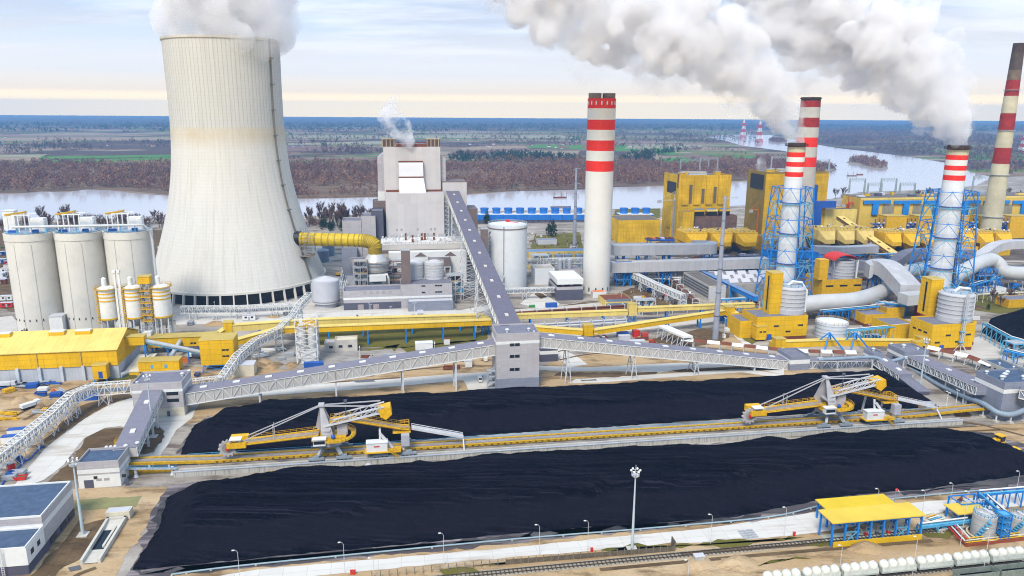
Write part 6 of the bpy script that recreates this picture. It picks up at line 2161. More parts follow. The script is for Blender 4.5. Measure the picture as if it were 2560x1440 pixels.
m_=MB()
n_=40
for k_ in range(n_):
 p_=fa_.lerp(fm_,k_/16)if k_<16 else fm_.lerp(fb_,(k_-16)/(n_-17))
 m_=MB()
 m_.beam(p_,p_+UP*2.3,.24)
 m_.build('fence_post',mat('post_grey',(.20,.18,.15),.9),t_)
for z_ in(1.2,2.0):
 MB().beam(fa_+UP*z_,fm_+UP*z_,.06).build('wire',STL,t_)
MB().ob(fb_,E1*.3,E2*3,UP*3.4).build('end_plate',MATS['fence_dark'],t_)
dust_=smooth_line([G(430,1440),G(640,1414),G(1280,1352),G(1600,1326),G(1920,1296),G(2070,1264),G(2230,1250),G(2420,1232),G(2700,1208)],6)
t_=thing('pipeline','thin blue grey pipeline along the near foot of the front heap','pipeline',dust_[0])
MB().tube([p+UP*.55 for p in dust_],.26,7).build('pipe',mat('pipe_teal_grey',(.30,.40,.44),.5),t_,smooth=True)
m_=MB()
for p_ in dust_[::2]:
 m_.box(V(p_.x,p_.y,.1),.5,.9,.4)
o__=m_.build('pipe_saddles',CONC,t_)
o__['kind']='stuff'
for k_,(px_,py_)in enumerate(((879,1436),(886,1436),(1479,1380),(1985,1340))):
 g_=G(px_,py_)
 t_=thing('hydrant_box',['left one of two red hydrant boxes at the bottom edge','right one of two red hydrant boxes at the bottom edge','red hydrant box beside the concrete fence','red hydrant box left of the front canopy'][k_],'hydrant box',g_)
 MB().box(g_,.7,.5,1.3).build('cabinet',RED,t_)
 MB().box(g_+UP*1.303,.9,.7,.12).build('lid',RED,t_)
for k_,px_ in enumerate((1860,1871,1884)):
 g_=G(px_,1348-k_*1.5)
 t_=thing('barrier_stack',['left one of three dark barrier grids on the road','middle one of three dark barrier grids on the road','right one of three dark barrier grids on the road'][k_],'road barrier',g_,'barrier grids on the road')
 for j_ in range(4):
  MB().ob(g_+E2*j_*1.3+UP*.15,E1*1.7,E2*.7,UP*.25).build('bar',STL,t_)
# === VEHICLES
def car(kind='car'):
 pass
def van(label,g,rz,body=WHT,L=5.2,name='delivery_van',cat='van'):
 t=thing(name,label,cat,(0,0,0),'vehicles on the site')
 h=2.3 if name=='delivery_van' else 1.5
 m=MB()
 W=.95
 prof=[(-L/2,.45),(L/2,.45),(L/2,1.0),(L/2-.9,1.15),(L/2-1.5,h),(-L/2,h)]if name=='delivery_van' else[(-L/2,.4),(L/2,.4),(L/2,.85),(L/2-1.2,.95),(L/2-1.9,h),(-L/2+.7,h),(-L/2,.95)]
 n=len(prof)
 m.add([(x,-W,z)for x,z in prof]+[(x,W,z)for x,z in prof],[tuple(range(n)),tuple(range(2*n-1,n-1,-1))]+[(i,n+i,n+(i+1)%n,(i+1)%n)for i in range(n)])
 m.build('body',body,t)
 k=3 if name=='delivery_van' else 3
 x0,z0=prof[k]
 x1,z1=prof[k+1]
 MB().add([(x0+.03,-W*.85,z0+.08),(x0+.03,W*.85,z0+.08),(x1+.03,W*.8,z1-.08),(x1+.03,-W*.8,z1-.08)],[(0,1,2,3)]).build('windscreen',GLS,t)
 for y in(-W-.01,W+.01):
  MB().ob((x1-1.3,y-.01,h*.62),(1.2,0,0),(0,.02,0),(0,0,h*.27)).build('side_window',GLS,t)
 for x in(-L/2+1,L/2-1):
  for y in(-W+.1,W-.1):
   MB().tube([(x,y-.12,.36),(x,y+.12,.36)],.36,12).build('wheel',BLK,t)
 t.location=(g.x,g.y,.13)
 t.rotation_euler=(0,0,rz)
 return t
van('white van parked on the sand left of the transfer tower near the blue container',G(1213,902),R(100))
van('white van on the concrete road left of the transfer tower',G(1200,953),R(-80))
van('dark grey car parked below the long gallery',G(924,940),AXA,GRYD,4.4,'parked_car','car')
van('white car parked by the old factory hall',G(1726,734),R(60),WHT,4.4,'parked_car','car')
van('silver car on the road in front of the straight pipe bridge',G(541,798),AXA,TNK,4.4,'parked_car','car')
van('white car under the pipe bridge beside the twin mortar silos',G(706,876),AXA,WHT,4.4,'parked_car','car')
van('white car parked at the old brown workshop',G(1500,742),R(20),WHT,4.4,'parked_car','car')
def truck(label,g,rz,cab,bed,L=8.0):
 t=thing('truck',label,'truck',(0,0,0),'trucks on the site')
 MB().ob((-L/2,-1.1,.8),(L,0,0),(0,2.2,0),(0,0,.3)).build('chassis',BLK,t)
 m=MB()
 pr=[(L/2-2.2,1.1),(L/2,1.1),(L/2,2.0),(L/2-.35,3.1),(L/2-2.2,3.1)]
 n=len(pr)
 m.add([(x,-1.2,z)for x,z in pr]+[(x,1.2,z)for x,z in pr],[tuple(range(n)),tuple(range(2*n-1,n-1,-1))]+[(i,n+i,n+(i+1)%n,(i+1)%n)for i in range(n)])
 c=m.build('cab',cab,t)
 MB().add([(L/2+.02,-1.0,2.05),(L/2+.02,1.0,2.05),(L/2-.30,.95,2.95),(L/2-.30,-.95,2.95)],[(0,1,2,3)]).build('windscreen',GLS,c)
 MB().ob((-L/2,-1.25,1.15),(L-2.5,0,0),(0,2.5,0),(0,0,1.6)).build('load_body',bed,t)
 for x in(-L/2+.9,-L/2+2.2,L/2-1.2):
  for y in(-1.0,1.0):
   MB().tube([(x,y-.15,.5),(x,y+.15,.5)],.5,12).build('wheel',BLK,t)
 t.location=(g.x,g.y,.1)
 t.rotation_euler=(0,0,rz)
truck('black dump truck with white cab between the yellow cabins',G(492,896),R(175),WHT,GRYD,9)
truck('white concrete mixer truck on the sandy yard at the left',G(78,1020),R(60),WHT,TNKW,8.5)
truck('pale lorry beside the dark metal sheets at the left edge',G(18,968),AXA,TNK,WST,9)
def dozer(label,g,rz):
 t=thing('bulldozer',label,'bulldozer',(0,0,0),'yellow bulldozers on the coal')
 for y in(-1.5,1.0):
  m=MB()
  pr=[(-2.4,.3),(-2.0,0),(2.0,0),(2.5,.4),(2.3,1.0),(-2.0,1.1)]
  n=len(pr)
  m.add([(x,y,z)for x,z in pr]+[(x,y+.6,z)for x,z in pr],[tuple(range(n)),tuple(range(2*n-1,n-1,-1))]+[(i,n+i,n+(i+1)%n,(i+1)%n)for i in range(n)])
  m.build('crawler_track',BLK,t)
 MB().ob((-2.2,-.9,.8),(4.6,0,0),(0,1.8,0),(0,0,.9)).build('chassis',YELM,t)
 MB().ob((.3,-.75,1.71),(2.3,0,0),(0,1.5,0),(0,0,.8)).build('engine_hood',YELM,t)
 c=MB().ob((-1.6,-.95,1.71),(1.8,0,0),(0,1.9,0),(0,0,1.5)).build('cab',GLS,t)
 MB().ob((-1.8,-1.1,3.22),(2.2,0,0),(0,2.2,0),(0,0,.18)).build('cab_roof',YELM,c)
 m=MB()
 pr=[(3.3,.1),(3.6,0),(3.4,.8),(3.7,1.6),(3.45,1.6),(3.15,.8)]
 n=len(pr)
 m.add([(x,-2.3,z)for x,z in pr]+[(x,2.3,z)for x,z in pr],[tuple(range(n)),tuple(range(2*n-1,n-1,-1))]+[(i,n+i,n+(i+1)%n,(i+1)%n)for i in range(n)])
 m.build('blade',YELM,t)
 for y in(-1.65,1.65):
  MB().beam((-.5,y,.7),(3.3,y,.6),.25).build('push_arm',YELM,t)
 MB().tube([(1.2,.3,2.5),(1.2,.3,3.4)],.09,6).build('exhaust',BLK,t)
 MB().beam((-2.2,0,1.0),(-3.2,0,.3),.35).build('ripper',YELM,t)
 t.location=(g.x,g.y,.4)
 t.rotation_euler=(0,0,rz)
 t.scale=(1.45,1.45,1.45)
dozer('yellow bulldozer with its blade lowered, the farther one at the end of the front heap',G(2493,1118),R(205))
dozer('yellow bulldozer nearer to the right edge, at the end of the front heap',G(2528,1152),R(200))
# === CONSTRUCTION YARD LEFT
def container(label,px,py,col,w=6,d=2.4,h=2.6,rz=None,lid=None,name='container'):
 g=G(px,py)
 t=thing(name,label,'container',g)
 b=MB().box(g,w,d,h,a=rz).build('body',col,t)
 MB().box(g+UP*(h+.003),w+.15,d+.15,.15,a=rz).build('lid',lid or col,t)
container('blue container standing behind the long gallery below the twin mortar silos',785,921,BLUD,10,3,3.4)
container('pale double container below the twin mortar silos',774,906,WHT,8,5,6.5)
container('blue roofed hut at the left edge beside the pipe bridge',45,1086,WHT,7,3,2.6,R(15),BLUD)
container('second blue roofed hut lower at the left edge',30,1104,WHT,7,3,2.6,R(15),BLUD)
container('blue skip under the pipe bridge bend',222,998,BLUD,9,4,2.0)
container('blue container half hidden behind the long gallery near the tower',1217,882,BLUD,8,3,3)
container('dark red container under the middle of the long gallery',1006,922,mat('dark_red',(.25,.03,.02),.6),8,2.6,2.6)
container('blue container by the bent yellow gallery',1556,842,BLUD,7,3,3)
container('pale container with a blue frame by the bent yellow gallery',1560,850,TNK,7,3,3)
container('red container right of the blue framed container',1590,842,RED,4,3,4)
container('red and blue container pair right of the bent gallery',1611,848,mat('blue_red',(.45,.06,.05),.6),4,3,4)
container('dark blue container on the concrete apron right of the white tank',1378,768,BLUD,8,3,3)
container('green skip on the apron near the white tank',1330,768,GRN,4,2,1.4)
container('cream hut with a grey roof by the climbing pipe bridge',612,935,mat('cream_sheet',(.68,.62,.48)),11,8,6,None,TNK,'hut')
container('small white hut on the sand behind the long gallery',1060,872,WHT,10,5,4,None,TNKW,'hut')
container('tiny white hut with a brown roof on the sand',1117,860,WHT,3.4,3,3.4,None,RUST,'hut')
container('orange tracked crane body near the black dump truck',462,905,ORG,4,2.4,2.2)
for k_ in range(11):
 px_,py_=5+k_*13+random.uniform(-5,5),972-k_*1.5+random.uniform(-6,6)
 g_=G(px_,py_)
 t_=thing('steel_plate_stack','flat dark stack of steel sheets on the sand in front of the yellow shed','material stack',g_,'stacks of dark sheets before the shed')
 a_=AXA+random.uniform(-.5,.5)
 for j_ in range(3):
  MB().box(g_+UP*(.2+j_*.3),random.uniform(4,8),random.uniform(1.5,2.5),.26,a=a_+j_*.1).build('sheet',random.choice([GRYD,mat('sheet_green_grey',(.08,.11,.12),.5),BLUD,STL]),t_)
for k_ in range(9):
 px_,py_=random.uniform(0,40),random.uniform(1028,1052)
 g_=G(px_,py_)
 t_=thing('formwork_pile','yellow formwork beams piled on the sand at the left edge','material pile',g_,'yellow formwork piles')
 for j_ in range(3):
  a_=AXA+random.uniform(-.3,.3)
  MB().box(g_+UP*(.1+j_*.35),random.uniform(3,6),.5,.3,a=a_).build('beam',YELM,t_)
t_=thing('hose','loose blue hose snaking along the left road edge','hose',G(0,1225))
MB().tube([p+UP*.25 for p in smooth_line([G(0,1222),G(18,1195),G(40,1178),G(62,1155),G(75,1148),G(100,1122),G(112,1118)],6)],.35,6).build('hose',BLUD,t_,smooth=True)
t_=thing('mortar_plant','white steel frame holding two small white silos with yellow tops','silo frame',G(772,905))
g_=G(772,903)
zt_=HT(g_,792)
m_=MB()
lattice_leg(m_,g_,g_+UP*zt_,11,6,.35)
m_.build('frame',WHT,t_)
MB().box(g_+UP*(zt_-4.2),11,9,.3).build('top_deck',YELM,t_)
m_=MB()
railing(m_,[g_+E1*i_*5.4+E2*j_*4.4+UP*(zt_-3.9)for i_,j_ in((-1,-1),(1,-1),(1,1),(-1,1),(-1,-1))],1.3,1.8,.15)
m_.build('railing',YEL,t_)
for k_ in(-1,1):
 c_=g_+E1*k_*2.7-E2*1.5
 s_=thing('mortar_silo',('left' if k_<0 else 'right')+' one of two small white silos hanging in the steel frame','silo',c_,'twin mortar silos')
 z0_,z1_=HT(c_,862),HT(c_,812)
 MB().lathe(c_,[(.6,z0_-4),(2.35,z0_),(2.35,z1_),(1.0,z1_+1)],20).build('vessel',WHT,s_,smooth=True)
 MB().ring(c_+UP*(z1_-.5),2.35,.15,.6,20).build('band',YEL,s_)
 MB().box(c_+UP*(z1_+1.1),1.4,1.4,2.2).build('filter',YELM if k_>0 else WHT,s_)
building('site_office','small cream site office with windows right of the twin mortar silos','office building',G(812,880),9,7,5.6,mat('cream_wall',(.58,.54,.48),.8),TNK,windows=[('F',2.5,2.0,2.2,1.6)])
building('site_office','slightly higher cream site office with a pale roof at the grass corner','office building',G(838,880),12.5,8,7.0,MATS['cream_wall'],mat('cream_sheet',(.68,.62,.48)),windows=[('F',2,2.4,2.2,1.6),('F',7.4,2.4,2.2,1.6)])
# === CHIMNEYS
def pxrad(c,z,wpx):
 return wpx/2*(c.y*CP-(z-CAM_H)*SP)/FOC
def banded(t,c,rows,mats_,wfun,n=32,name='band'):
 for i in range(len(rows)-1):
  z1,z0=HT(c,rows[i]),HT(c,rows[i+1])
  MB().lathe(c,[(pxrad(c,z0,wfun(rows[i+1])),z0),(pxrad(c,z1,wfun(rows[i])),z1)],n,cap1=(i==0)).build('shaft' if i==len(rows)-2 else('red_band' if mats_[i]in(RED_,DRED)else 'pale_band'),mats_[i],t,smooth=True)
RED_=mat('signal_red',(.80,.022,.008),.6,.10,.15,dirt=(.60,.12,.08),dirtamt=.3)
DRED=mat('aged_red',(.34,.02,.015),.7,.25,.2,streak=.3,dirt=(.12,.02,.02))
CHW=mat('chimney_white',(.74,.72,.67),.8,.06,.05)
CHG=mat('chimney_aged_white',(.55,.52,.46),.85,.15,.1,streak=.5,dirt=(.25,.22,.15))
CHY=mat('chimney_stained',(.60,.55,.40),.85,.2,.08,streak=.75,dirt=(.34,.27,.08))
STK=mat('steel_stack_white',(.74,.76,.78),.5,.06,.1,hoop=9.0,hoopamt=.10)
SOOT=mat('soot_brown',(.07,.04,.03),.8,.3,.3)
g_=G(1489,737)
c_=g_*(1+11/g_.length)
t_=thing('striped_chimney','thick concrete chimney with four bright red bands and two grey flues on top','chimney',c_)
wf_=lambda r:70.5+(r-246)/(737-246)*(67-70.5)
banded(t_,c_,[246,271,299,324,350,376,401,427,737],[RED_,CHW,RED_,CHW,RED_,CHW,RED_,CHW],wf_,40)
zt_=HT(c_,246)
for s_ in(-1,1):
 p_=c_+E1*s_*5.2
 MB().lathe(p_+UP*(zt_-.5),[(4.7,0),(4.7,4.2),(4.2,4.2),(4.2,2)],24,cap1=False).build('flue',mat('flue_grey',(.22,.19,.16),.7,.3,.5),t_)
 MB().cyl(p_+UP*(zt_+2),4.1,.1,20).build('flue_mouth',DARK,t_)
for k_ in range(7):
 a_=math.atan2(-c_.y,-c_.x)+R(-66+22*k_)
 d_=Vector((math.cos(a_),math.sin(a_),0))
 MB().box(c_+d_*(pxrad(c_,zt_,70)+.02)+UP*HT(c_,262),.5,.9,2.6,a=a_).build('slot',WHT,t_)
for k_ in range(5):
 a_=math.atan2(-c_.y,-c_.x)+R(-60+30*k_)
 d_=Vector((math.cos(a_),math.sin(a_),0))
 MB().box(c_+d_*(pxrad(c_,0,67)-.1)+UP*2,.5,1.0,3,a=a_).build('vent_opening',DARK,t_)
def steel_stack(label,glab,top,base,ltop,lbot,rows,toph):
 c=G(*base)
 t=thing('steel_chimney',label,'chimney',c)
 wf=lambda r:top[2]+(r-top[1])*.006
 mats_=[SOOT,CHY,RED_,CHW,RED_,CHW,RED_,STK]
 banded(t,c,rows,mats_,wf,32)
 z=HT(c,rows[0])
 r=pxrad(c,z,top[2])
 MB().ring(c+UP*HT(c,rows[1]-2),r,1.6,.3,28).build('gallery_ring',SOOT,t)
 m=MB()
 railing(m,circle(c+UP*(HT(c,rows[1]-2)+.3),r+1.5,16),1.2,3,.15)
 m.build('gallery_railing',SOOT,t)
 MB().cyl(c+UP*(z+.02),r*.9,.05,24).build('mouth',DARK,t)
 lt=thing('lattice_tower',glab,'lattice tower',c)
 zT=HT(c,ltop)
 rb,rt=lbot,lbot*.70
 n=8
 ph=[AXA+R(45)+k*math.pi/2 for k in range(4)]
 ph=[AXA+R(22.5)+k*math.pi/3 for k in range(6)]
 nn=len(ph)
 def pt_(k,i):
  f=k/n
  rr=rb+(rt-rb)*f
  return c+Vector((math.cos(ph[i%nn])*rr,math.sin(ph[i%nn])*rr,zT*f))
 for i in range(nn):
  MB().beam(pt_(0,i),pt_(n,i),.62).build('leg',BLU,lt)
 for k in range(n):
  m=MB()
  for i in range(nn):
   a,b=pt_(k,i),pt_(k,i+1)
   a2,b2=pt_(k+1,i),pt_(k+1,i+1)
   m.beam(a2,b2,.42)
   mid=a2.lerp(b2,.5)
   m.beam(a,mid,.3)
   m.beam(b,mid,.3)
   m.beam(mid,c+UP*mid.z+(mid-c-UP*(mid.z)).normalized()*r,.3)
  m.build('bracing',BLU if k%2 else MATS['pale_blue_steel'],lt)
  if k%2==1:
   MB().ring(c+UP*(pt_(k,0).z+.2),r+.3,2.0,.25,24).build('platform',BLUD,lt)
 m=MB()
 for k in range(n):
  a=pt_(k,0).lerp(pt_(k,5),.5)
  b=pt_(k+1,0).lerp(pt_(k+1,5),.5)
  m.beam(c+(a-c)*.62,c+UP*(b.z)+Vector((b.x-c.x,b.y-c.y,0))*.45,.45)
 m.build('zigzag_ladder',GRYD,lt)
 return c
C1=steel_stack('white steel chimney with three red bands smoking inside a blue lattice tower, the left one','blue lattice tower round the left smoking chimney',(1989,357,43),(1955,766),468,19.5,[357,367,380,392,404,416,429,441,766],0)
C2=steel_stack('white steel chimney with three red bands smoking inside a blue lattice tower, the right one','blue lattice tower round the right smoking chimney',(2394,363,49),(2338,779),477,21.5,[363,374,387,399,413,425,437,450,779],0)
g_=G(1993,612)
t_=thing('striped_chimney','older concrete chimney with dark red bands right behind the left lattice tower','chimney',g_)
wf_=lambda r:47+max(0,r-243)/370*14
banded(t_,g_,[243,252,268,294,318,343,367,392,416,612],[SOOT,DRED,CHG,DRED,CHG,RED_,CHG,RED_,mat('old_concrete',(.50,.46,.40),.9,.12,.1)],wf_)
MB().ring(g_+UP*(HT(g_,247)),pxrad(g_,HT(g_,247),47),1.0,1.0,28).build('rim',SOOT,t_)
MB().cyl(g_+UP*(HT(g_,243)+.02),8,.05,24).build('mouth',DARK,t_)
g_=G(2471,609)
t_=thing('striped_chimney','very tall stained chimney with dark red bands at the right edge of the photo','chimney',g_)
wf_=lambda r:26+(r-108)/500*21
banded(t_,g_,[108,132,175,200,240,283,325,369,409,609],[SOOT,mat('sooty_concrete',(.10,.07,.05),.85,.3,.2),mat('sooty_tan',(.20,.14,.09),.85,.3,.2),DRED,CHY,DRED,CHY,DRED,CHY],wf_)
for r_ in(226,326,437,541):
 z_=HT(g_,r_)
 MB().ring(g_+UP*z_,pxrad(g_,z_,wf_(r_)),1.3,.5,24).build('gallery_ring',STL,t_)
# === OLD POWER STATION (yellow)
def yblock(name,label,fl,wpx,top,depth,brown=False,cat='power station block'):
 o=G(*fl)
 h=HT(o,top)
 w=wpx*(o.y*CP-(h-CAM_H)*SP)/FOC
 t=thing(name,label,cat,o)
 wl=mat('brown_yellow_cladding',(.36,.24,.04),.75,.2,.08,streak=.5,dirt=(.12,.08,.03),panel=(8,6))if brown else YELD
 MB().ob(o,E1*w,E2*depth,UP*h).build('wall',wl,t)
 MB().ob(o+E1*.8+E2*.8+UP*(h+.003),E1*(w-1.6),E2*(depth-1.6),UP*.3).build('roof',mat('tar_roof',(.16,.14,.13),.9),t)
 m=MB()
 m.ob(o+UP*(h+.004),E1*w,E2*.7,UP*1.6).ob(o+E2*.703+UP*(h+.004),E1*.7,E2*(depth-.71),UP*1.6).ob(o+E1*(w-.7)+E2*.703+UP*(h+.004),E1*.7,E2*(depth-.71),UP*1.6)
 m.build('parapet',wl,t)
 return t,o,w,h
def hotch(t,o,w,h,depth):
 for(a,b,sx,sy,sz,mm)in((.1,.2,6,5,3,YELD),(.22,.5,5,8,3.4,YELD),(.45,.35,20,4,2.2,TNK),(.5,.6,22,5,2.8,YELP),(.85,.4,6,6,3.6,YELD)):
  MB().box(o+E1*w*a+E2*depth*b+UP*(h+.31),sx,sy,sz).build('roof_box',mm,t)
  MB().box(o+E1*w*a+E2*depth*b+UP*(h+.313+sz),sx+.5,sy+.5,.3).build('roof_box_cap',STL,t)
t_,o_,w_,h_=yblock('boiler_block','tall weathered yellow boiler block with vertical ribs, right of the striped chimney',(1690,606),138,442,45)
hotch(t_,o_,w_,h_,45)
zlo_=HT(o_,512)
for f_ in(.06,.285,.52,.755):
 MB().ob(o_+E1*(w_*f_)-E2*1.5+UP*zlo_,E1*(w_*.125),E2*1.5,UP*(h_-zlo_+.8)).build('vertical_rib',YELD,t_)
for f_ in(.20,.44,.67):
 MB().ob(o_+E1*(w_*f_)-E2*.2+UP*(zlo_+1),E1*(w_*.055),E2*.4,UP*(h_-zlo_-6)*random.uniform(.55,.95)).build('dark_recess',mat('recess_brown',(.16,.12,.08),.8),t_)
MB().ob(o_-E1*.25+E2*8+UP*HT(o_,487),E1*.5,E2*26,UP*12).build('dark_opening',DARK,t_)
MB().ob(o_-E1*.25+E2*2+UP*HT(o_,470),E1*.5,E2*3,UP*14).build('red_strip',RUST,t_)
MB().ob(o_-E1*2+E2*14+UP*0,E1*2.01,E2*12,UP*HT(o_,520)).build('stair_shaft',YELD,t_)
for k_ in range(3):
 MB().ob(o_-E1*2.2+E2*(16+k_*3)+UP*12,E1*.5,E2*1.6,UP*1.6).build('window',GLS,t_)
q_=site(o_,1,-13)
building('fan_house','low yellow fan house at the foot of the tall ribbed boiler block','plant building',q_,12,12,HT(q_,530),YELD,ROOF)
q_=site(o_,14,-15)
building('scaffold_block','scaffolded dark brown machine block below the ribbed boiler block','plant building',q_,46,13,HT(q_,541),mat('scaffold_brown',(.20,.12,.10),.8,.3,.3,panel=(2.2,2.0)),RUST)
for k_ in range(3):
 p_=site(q_,5+k_*14,5,HT(q_,541))
 t_=thing('fan_unit','yellow topped fan unit with a dark intake on the scaffolded block','fan unit',p_,'fan units on the scaffolded block')
 MB().box(p_,11,5,4.6).build('casing',DARK,t_)
 MB().box(p_+UP*4.603,12,6,2.0).build('hood',YELP if k_==1 else YELD,t_)
 MB().box(p_+UP*6.61,9,3.4,.6).build('top',BLU,t_)
t_,o2_,w2_,h2_=yblock('boiler_block','second tall yellow block with a brown left side behind the left lattice tower',(1902,600),170,434,42,True)
hotch(t_,o2_,w2_,h2_,42)
MB().ob(o2_+E1*.01-E2*.6,E1*(w2_-.02),E2*.59,UP*(h2_-.5)).build('front_cladding',YELD,t_)
MB().ob(o2_-E1*.3+E2*4+UP*HT(o2_,476),E1*.6,E2*30,UP*16).build('dark_opening',DARK,t_)
MB().ob(o2_+E1*(w2_*.74)-E2*3,E1*6,E2*2.4,UP*HT(o2_,463)).build('blue_stair_shaft',BLUD,t_)
t_=thing('blue_duct_house','dark blue duct house beside the second yellow block','duct house',site(o2_,w2_*.74,-9))
q_=site(o2_,w2_*.74,-10)
MB().ob(q_,E1*9,E2*6,UP*HT(q_,520)).ob(q_+UP*(HT(q_,520)+.01),E1*25,E2*6,UP*7).build('casing',BLUD,t_)
q_=G(1545,607)
building('turbine_annex','low yellow hall with a grey roof between the striped chimney and the ribbed block','plant building',q_,46,40,HT(q_,551),YELD,mat('tar_roof',(.16,.14,.13)),parapet=.5)
q_=G(2040,597)
building('yellow_annex','pale yellow annex right of the second yellow block','plant building',q_,46,20,HT(q_,524),YELP,mat('tar_roof',(.16,.14,.13)))
o_=G(2141,594)
hH_=HT(o_,495)
LH_=330
t_=thing('machine_hall','very long yellow machine hall with blue T shaped ducts along its front','machine hall',o_)
MB().ob(o_,E1*LH_,E2*34,UP*hH_).build('wall',mat('hall_yellow',(.74,.50,.08),.65,.12,.1),t_)
MB().ob(o_-E2*.25+UP*(hH_-2.2),E1*(LH_+.2),E2*.24,UP*2.2).build('pale_cornice',YELP,t_)
MB().ob(o_-E1*.05+E2*.3+UP*(hH_+.003),E1*LH_,E2*33.4,UP*.3).build('roof',mat('tar_roof',(.16,.14,.13)),t_)
for k_ in range(26):
 p_=o_+E1*(6+k_*12.4)+E2*random.uniform(6,26)+UP*(hH_+.31)
 mm_=random.choice([YELP,YELD,TNK,GRYD,STL])
 MB().box(p_,random.uniform(3,9),random.uniform(3,6),random.uniform(1.4,3.2)).build('roof_unit',mm_,t_)
 MB().cyl(p_+E1*4+E2*2,.5,random.uniform(2,5),8).build('roof_vent',random.choice([GRYD,GRN,WST]),t_)
for k_ in range(8):
 p_=o_+E1*(3+k_*37.5)-E2*2.2
 z1_,z0_=HT(p_,502),HT(p_,510)
 MB().ob(p_+UP*z0_,E1*33,E2*2,UP*(z1_-z0_)).build('blue_crossbar_duct',BLU,t_)
 MB().ob(p_+E1*11.5+UP*HT(p_,538),E1*7,E2*2.0,UP*(z0_-HT(p_,538)-.01)).build('blue_down_duct',BLU,t_)
 MB().ob(p_+E1*24.5+E2*2.05+UP*HT(p_,537),E1*14.5,E2*.3,UP*11).build('hall_window',mat('dull_glazing',(.34,.31,.22),.4,.2,.3,panel=(2.5,2.5)),t_)
for k_ in range(7):
 p_=o_+E1*(16+k_*38)-E2*26
 t_=thing('flue_house','yellow box shaped flue house in front of the long machine hall','flue house',p_,'yellow flue houses along the machine hall')
 z_=HT(p_,541)
 MB().ob(p_,E1*24,E2*16,UP*z_).build('wall',YELM,t_)
 MB().ob(p_-E1*.3-E2*.3+UP*(z_+.003),E1*24.6,E2*16.6,UP*.4).build('roof',YELP,t_)
 b__=thing('pump_station','dark blue pump frame between two yellow flue houses','pump frame',p_-E1*13,'blue pump frames along the machine hall')
 m_=MB()
 for i_ in range(3):
  m_.ob(p_-E1*12.5+E2*2+UP*(z_*.35+i_*4),E1*11.5,E2*8,UP*.8)
  m_.beam(p_-E1*(12-i_*5)+E2*2,p_-E1*(12-i_*5)+E2*2+UP*z_*.9,.7)
 m_.build('deck_frame',BLUD,b__)
 for i_ in range(4):
  MB().sph(p_-E1*(11-i_*2.9)+E2*1.5+UP*(z_*.62+(i_%2)*3),1.3,8,5).build('pump',random.choice([TNK,GRYD,WST,STL]),b__)
def esp_unit(label,o,w,d,h,hop,mm,group):
 t=thing('precipitator',label,'precipitator',o,group)
 MB().ob(o+UP*hop,E1*w,E2*d,UP*(h-hop)).build('casing',mm,t)
 n=3
 for k in range(1):
  a,b=o+UP*hop,o+E1*w+UP*hop
  c=o+E1*w*.5+E2*4+UP*hop*.25
  m=MB()
  lo=[c-E1*w*.18-E2*3,c+E1*w*.18-E2*3,c+E1*w*.18+E2*3,c-E1*w*.18+E2*3]
  hi=[a,b,b+E2*d,a+E2*d]
  hi=[p-UP*.004 for p in hi]
  m.add(lo+hi,[(0,1,5,4),(1,2,6,5),(2,3,7,6),(3,0,4,7),(3,2,1,0)])
  m.build('hopper',mm,t)
 f=o-E2*7+E1*w*.22+UP*hop*.75
 m=MB()
 hi=[o+E1*.5+UP*hop-E2*.004,o+E1*(w-.5)+UP*hop-E2*.004,o+E1*(w-.5)+UP*(h-1)-E2*.004,o+E1*.5+UP*(h-1)-E2*.004]
 lo=[f,f+E1*w*.56,f+E1*w*.56+UP*(h-hop)*.42,f+UP*(h-hop)*.42]
 m.add(lo+hi,[(0,1,2,3),(0,4,5,1),(1,5,6,2),(2,6,7,3),(3,7,4,0)])
 m.build('inlet_funnel',mm,t)
 m=MB()
 for k in range(5):
  m.box(o+E1*(w*(k+.5)/5)+E2*d*.5+UP*(h+.003),.9,d*.9,1.3)
 for k in range(3):
  m.box(o+E1*(w*.5)+E2*(d*(k+.5)/3)+UP*(h+1.306),w*.9,.7,.5)
 m.build('roof_rails',YELP,t)
 for k in range(6):
  MB().sph(o+E1*random.uniform(1,w-1)+E2*random.uniform(1,d-1)+UP*(h+2.4),random.uniform(.7,1.2),8,5).build('insulator_cap',random.choice([WHT,TNK,STL,GRYD]),t)
 MB().ob(o+E1*w*.3+UP*0+E2*2,E1*.8,E2*d*.8,UP*hop*.6).ob(o+E1*w*.7+E2*2,E1*.8,E2*d*.8,UP*hop*.6).build('support_wall',BLUD,t)
for k_ in range(3):
 q_=G(1712+k_*63,634)
 w_=58*(q_.y*CP+110*SP)/FOC
 esp_unit(['left','middle','right'][k_]+' one of three yellow precipitators with funnels below the ribbed boiler block',q_,w_,26,HT(q_,583),HT(q_,607),YELM,'precipitators left')
for k_ in range(3):
 q_=G(2042+k_*48,628)
 w_=46*(q_.y*CP+110*SP)/FOC
 esp_unit(['left','middle','right'][k_]+' one of three faded yellow precipitators right of the left lattice tower',q_,w_,26,HT(q_,576),HT(q_,600),mat('faded_yellow',(.66,.48,.15),.7,.15,.2),'precipitators middle')
for k_ in range(7):
 q_=G(2208+k_*46,633-k_*1.0)
 w_=44*(q_.y*CP+110*SP)/FOC
 esp_unit('yellow precipitator with funnels in the long row before the machine hall',q_,w_,24,HT(q_,583),HT(q_,606),YELM,'precipitators right')
gallery('inclined_conveyor','straight inclined yellow conveyor crossing in front of the precipitators',[pt(2232,650,640),pt(2094,603,548)],7.5,3.2,YELP,mat('faded_yellow',(.66,.48,.15)),RUST,6,legs=[(.3,'lattice'),(.7,'lattice')],skym=RUST)
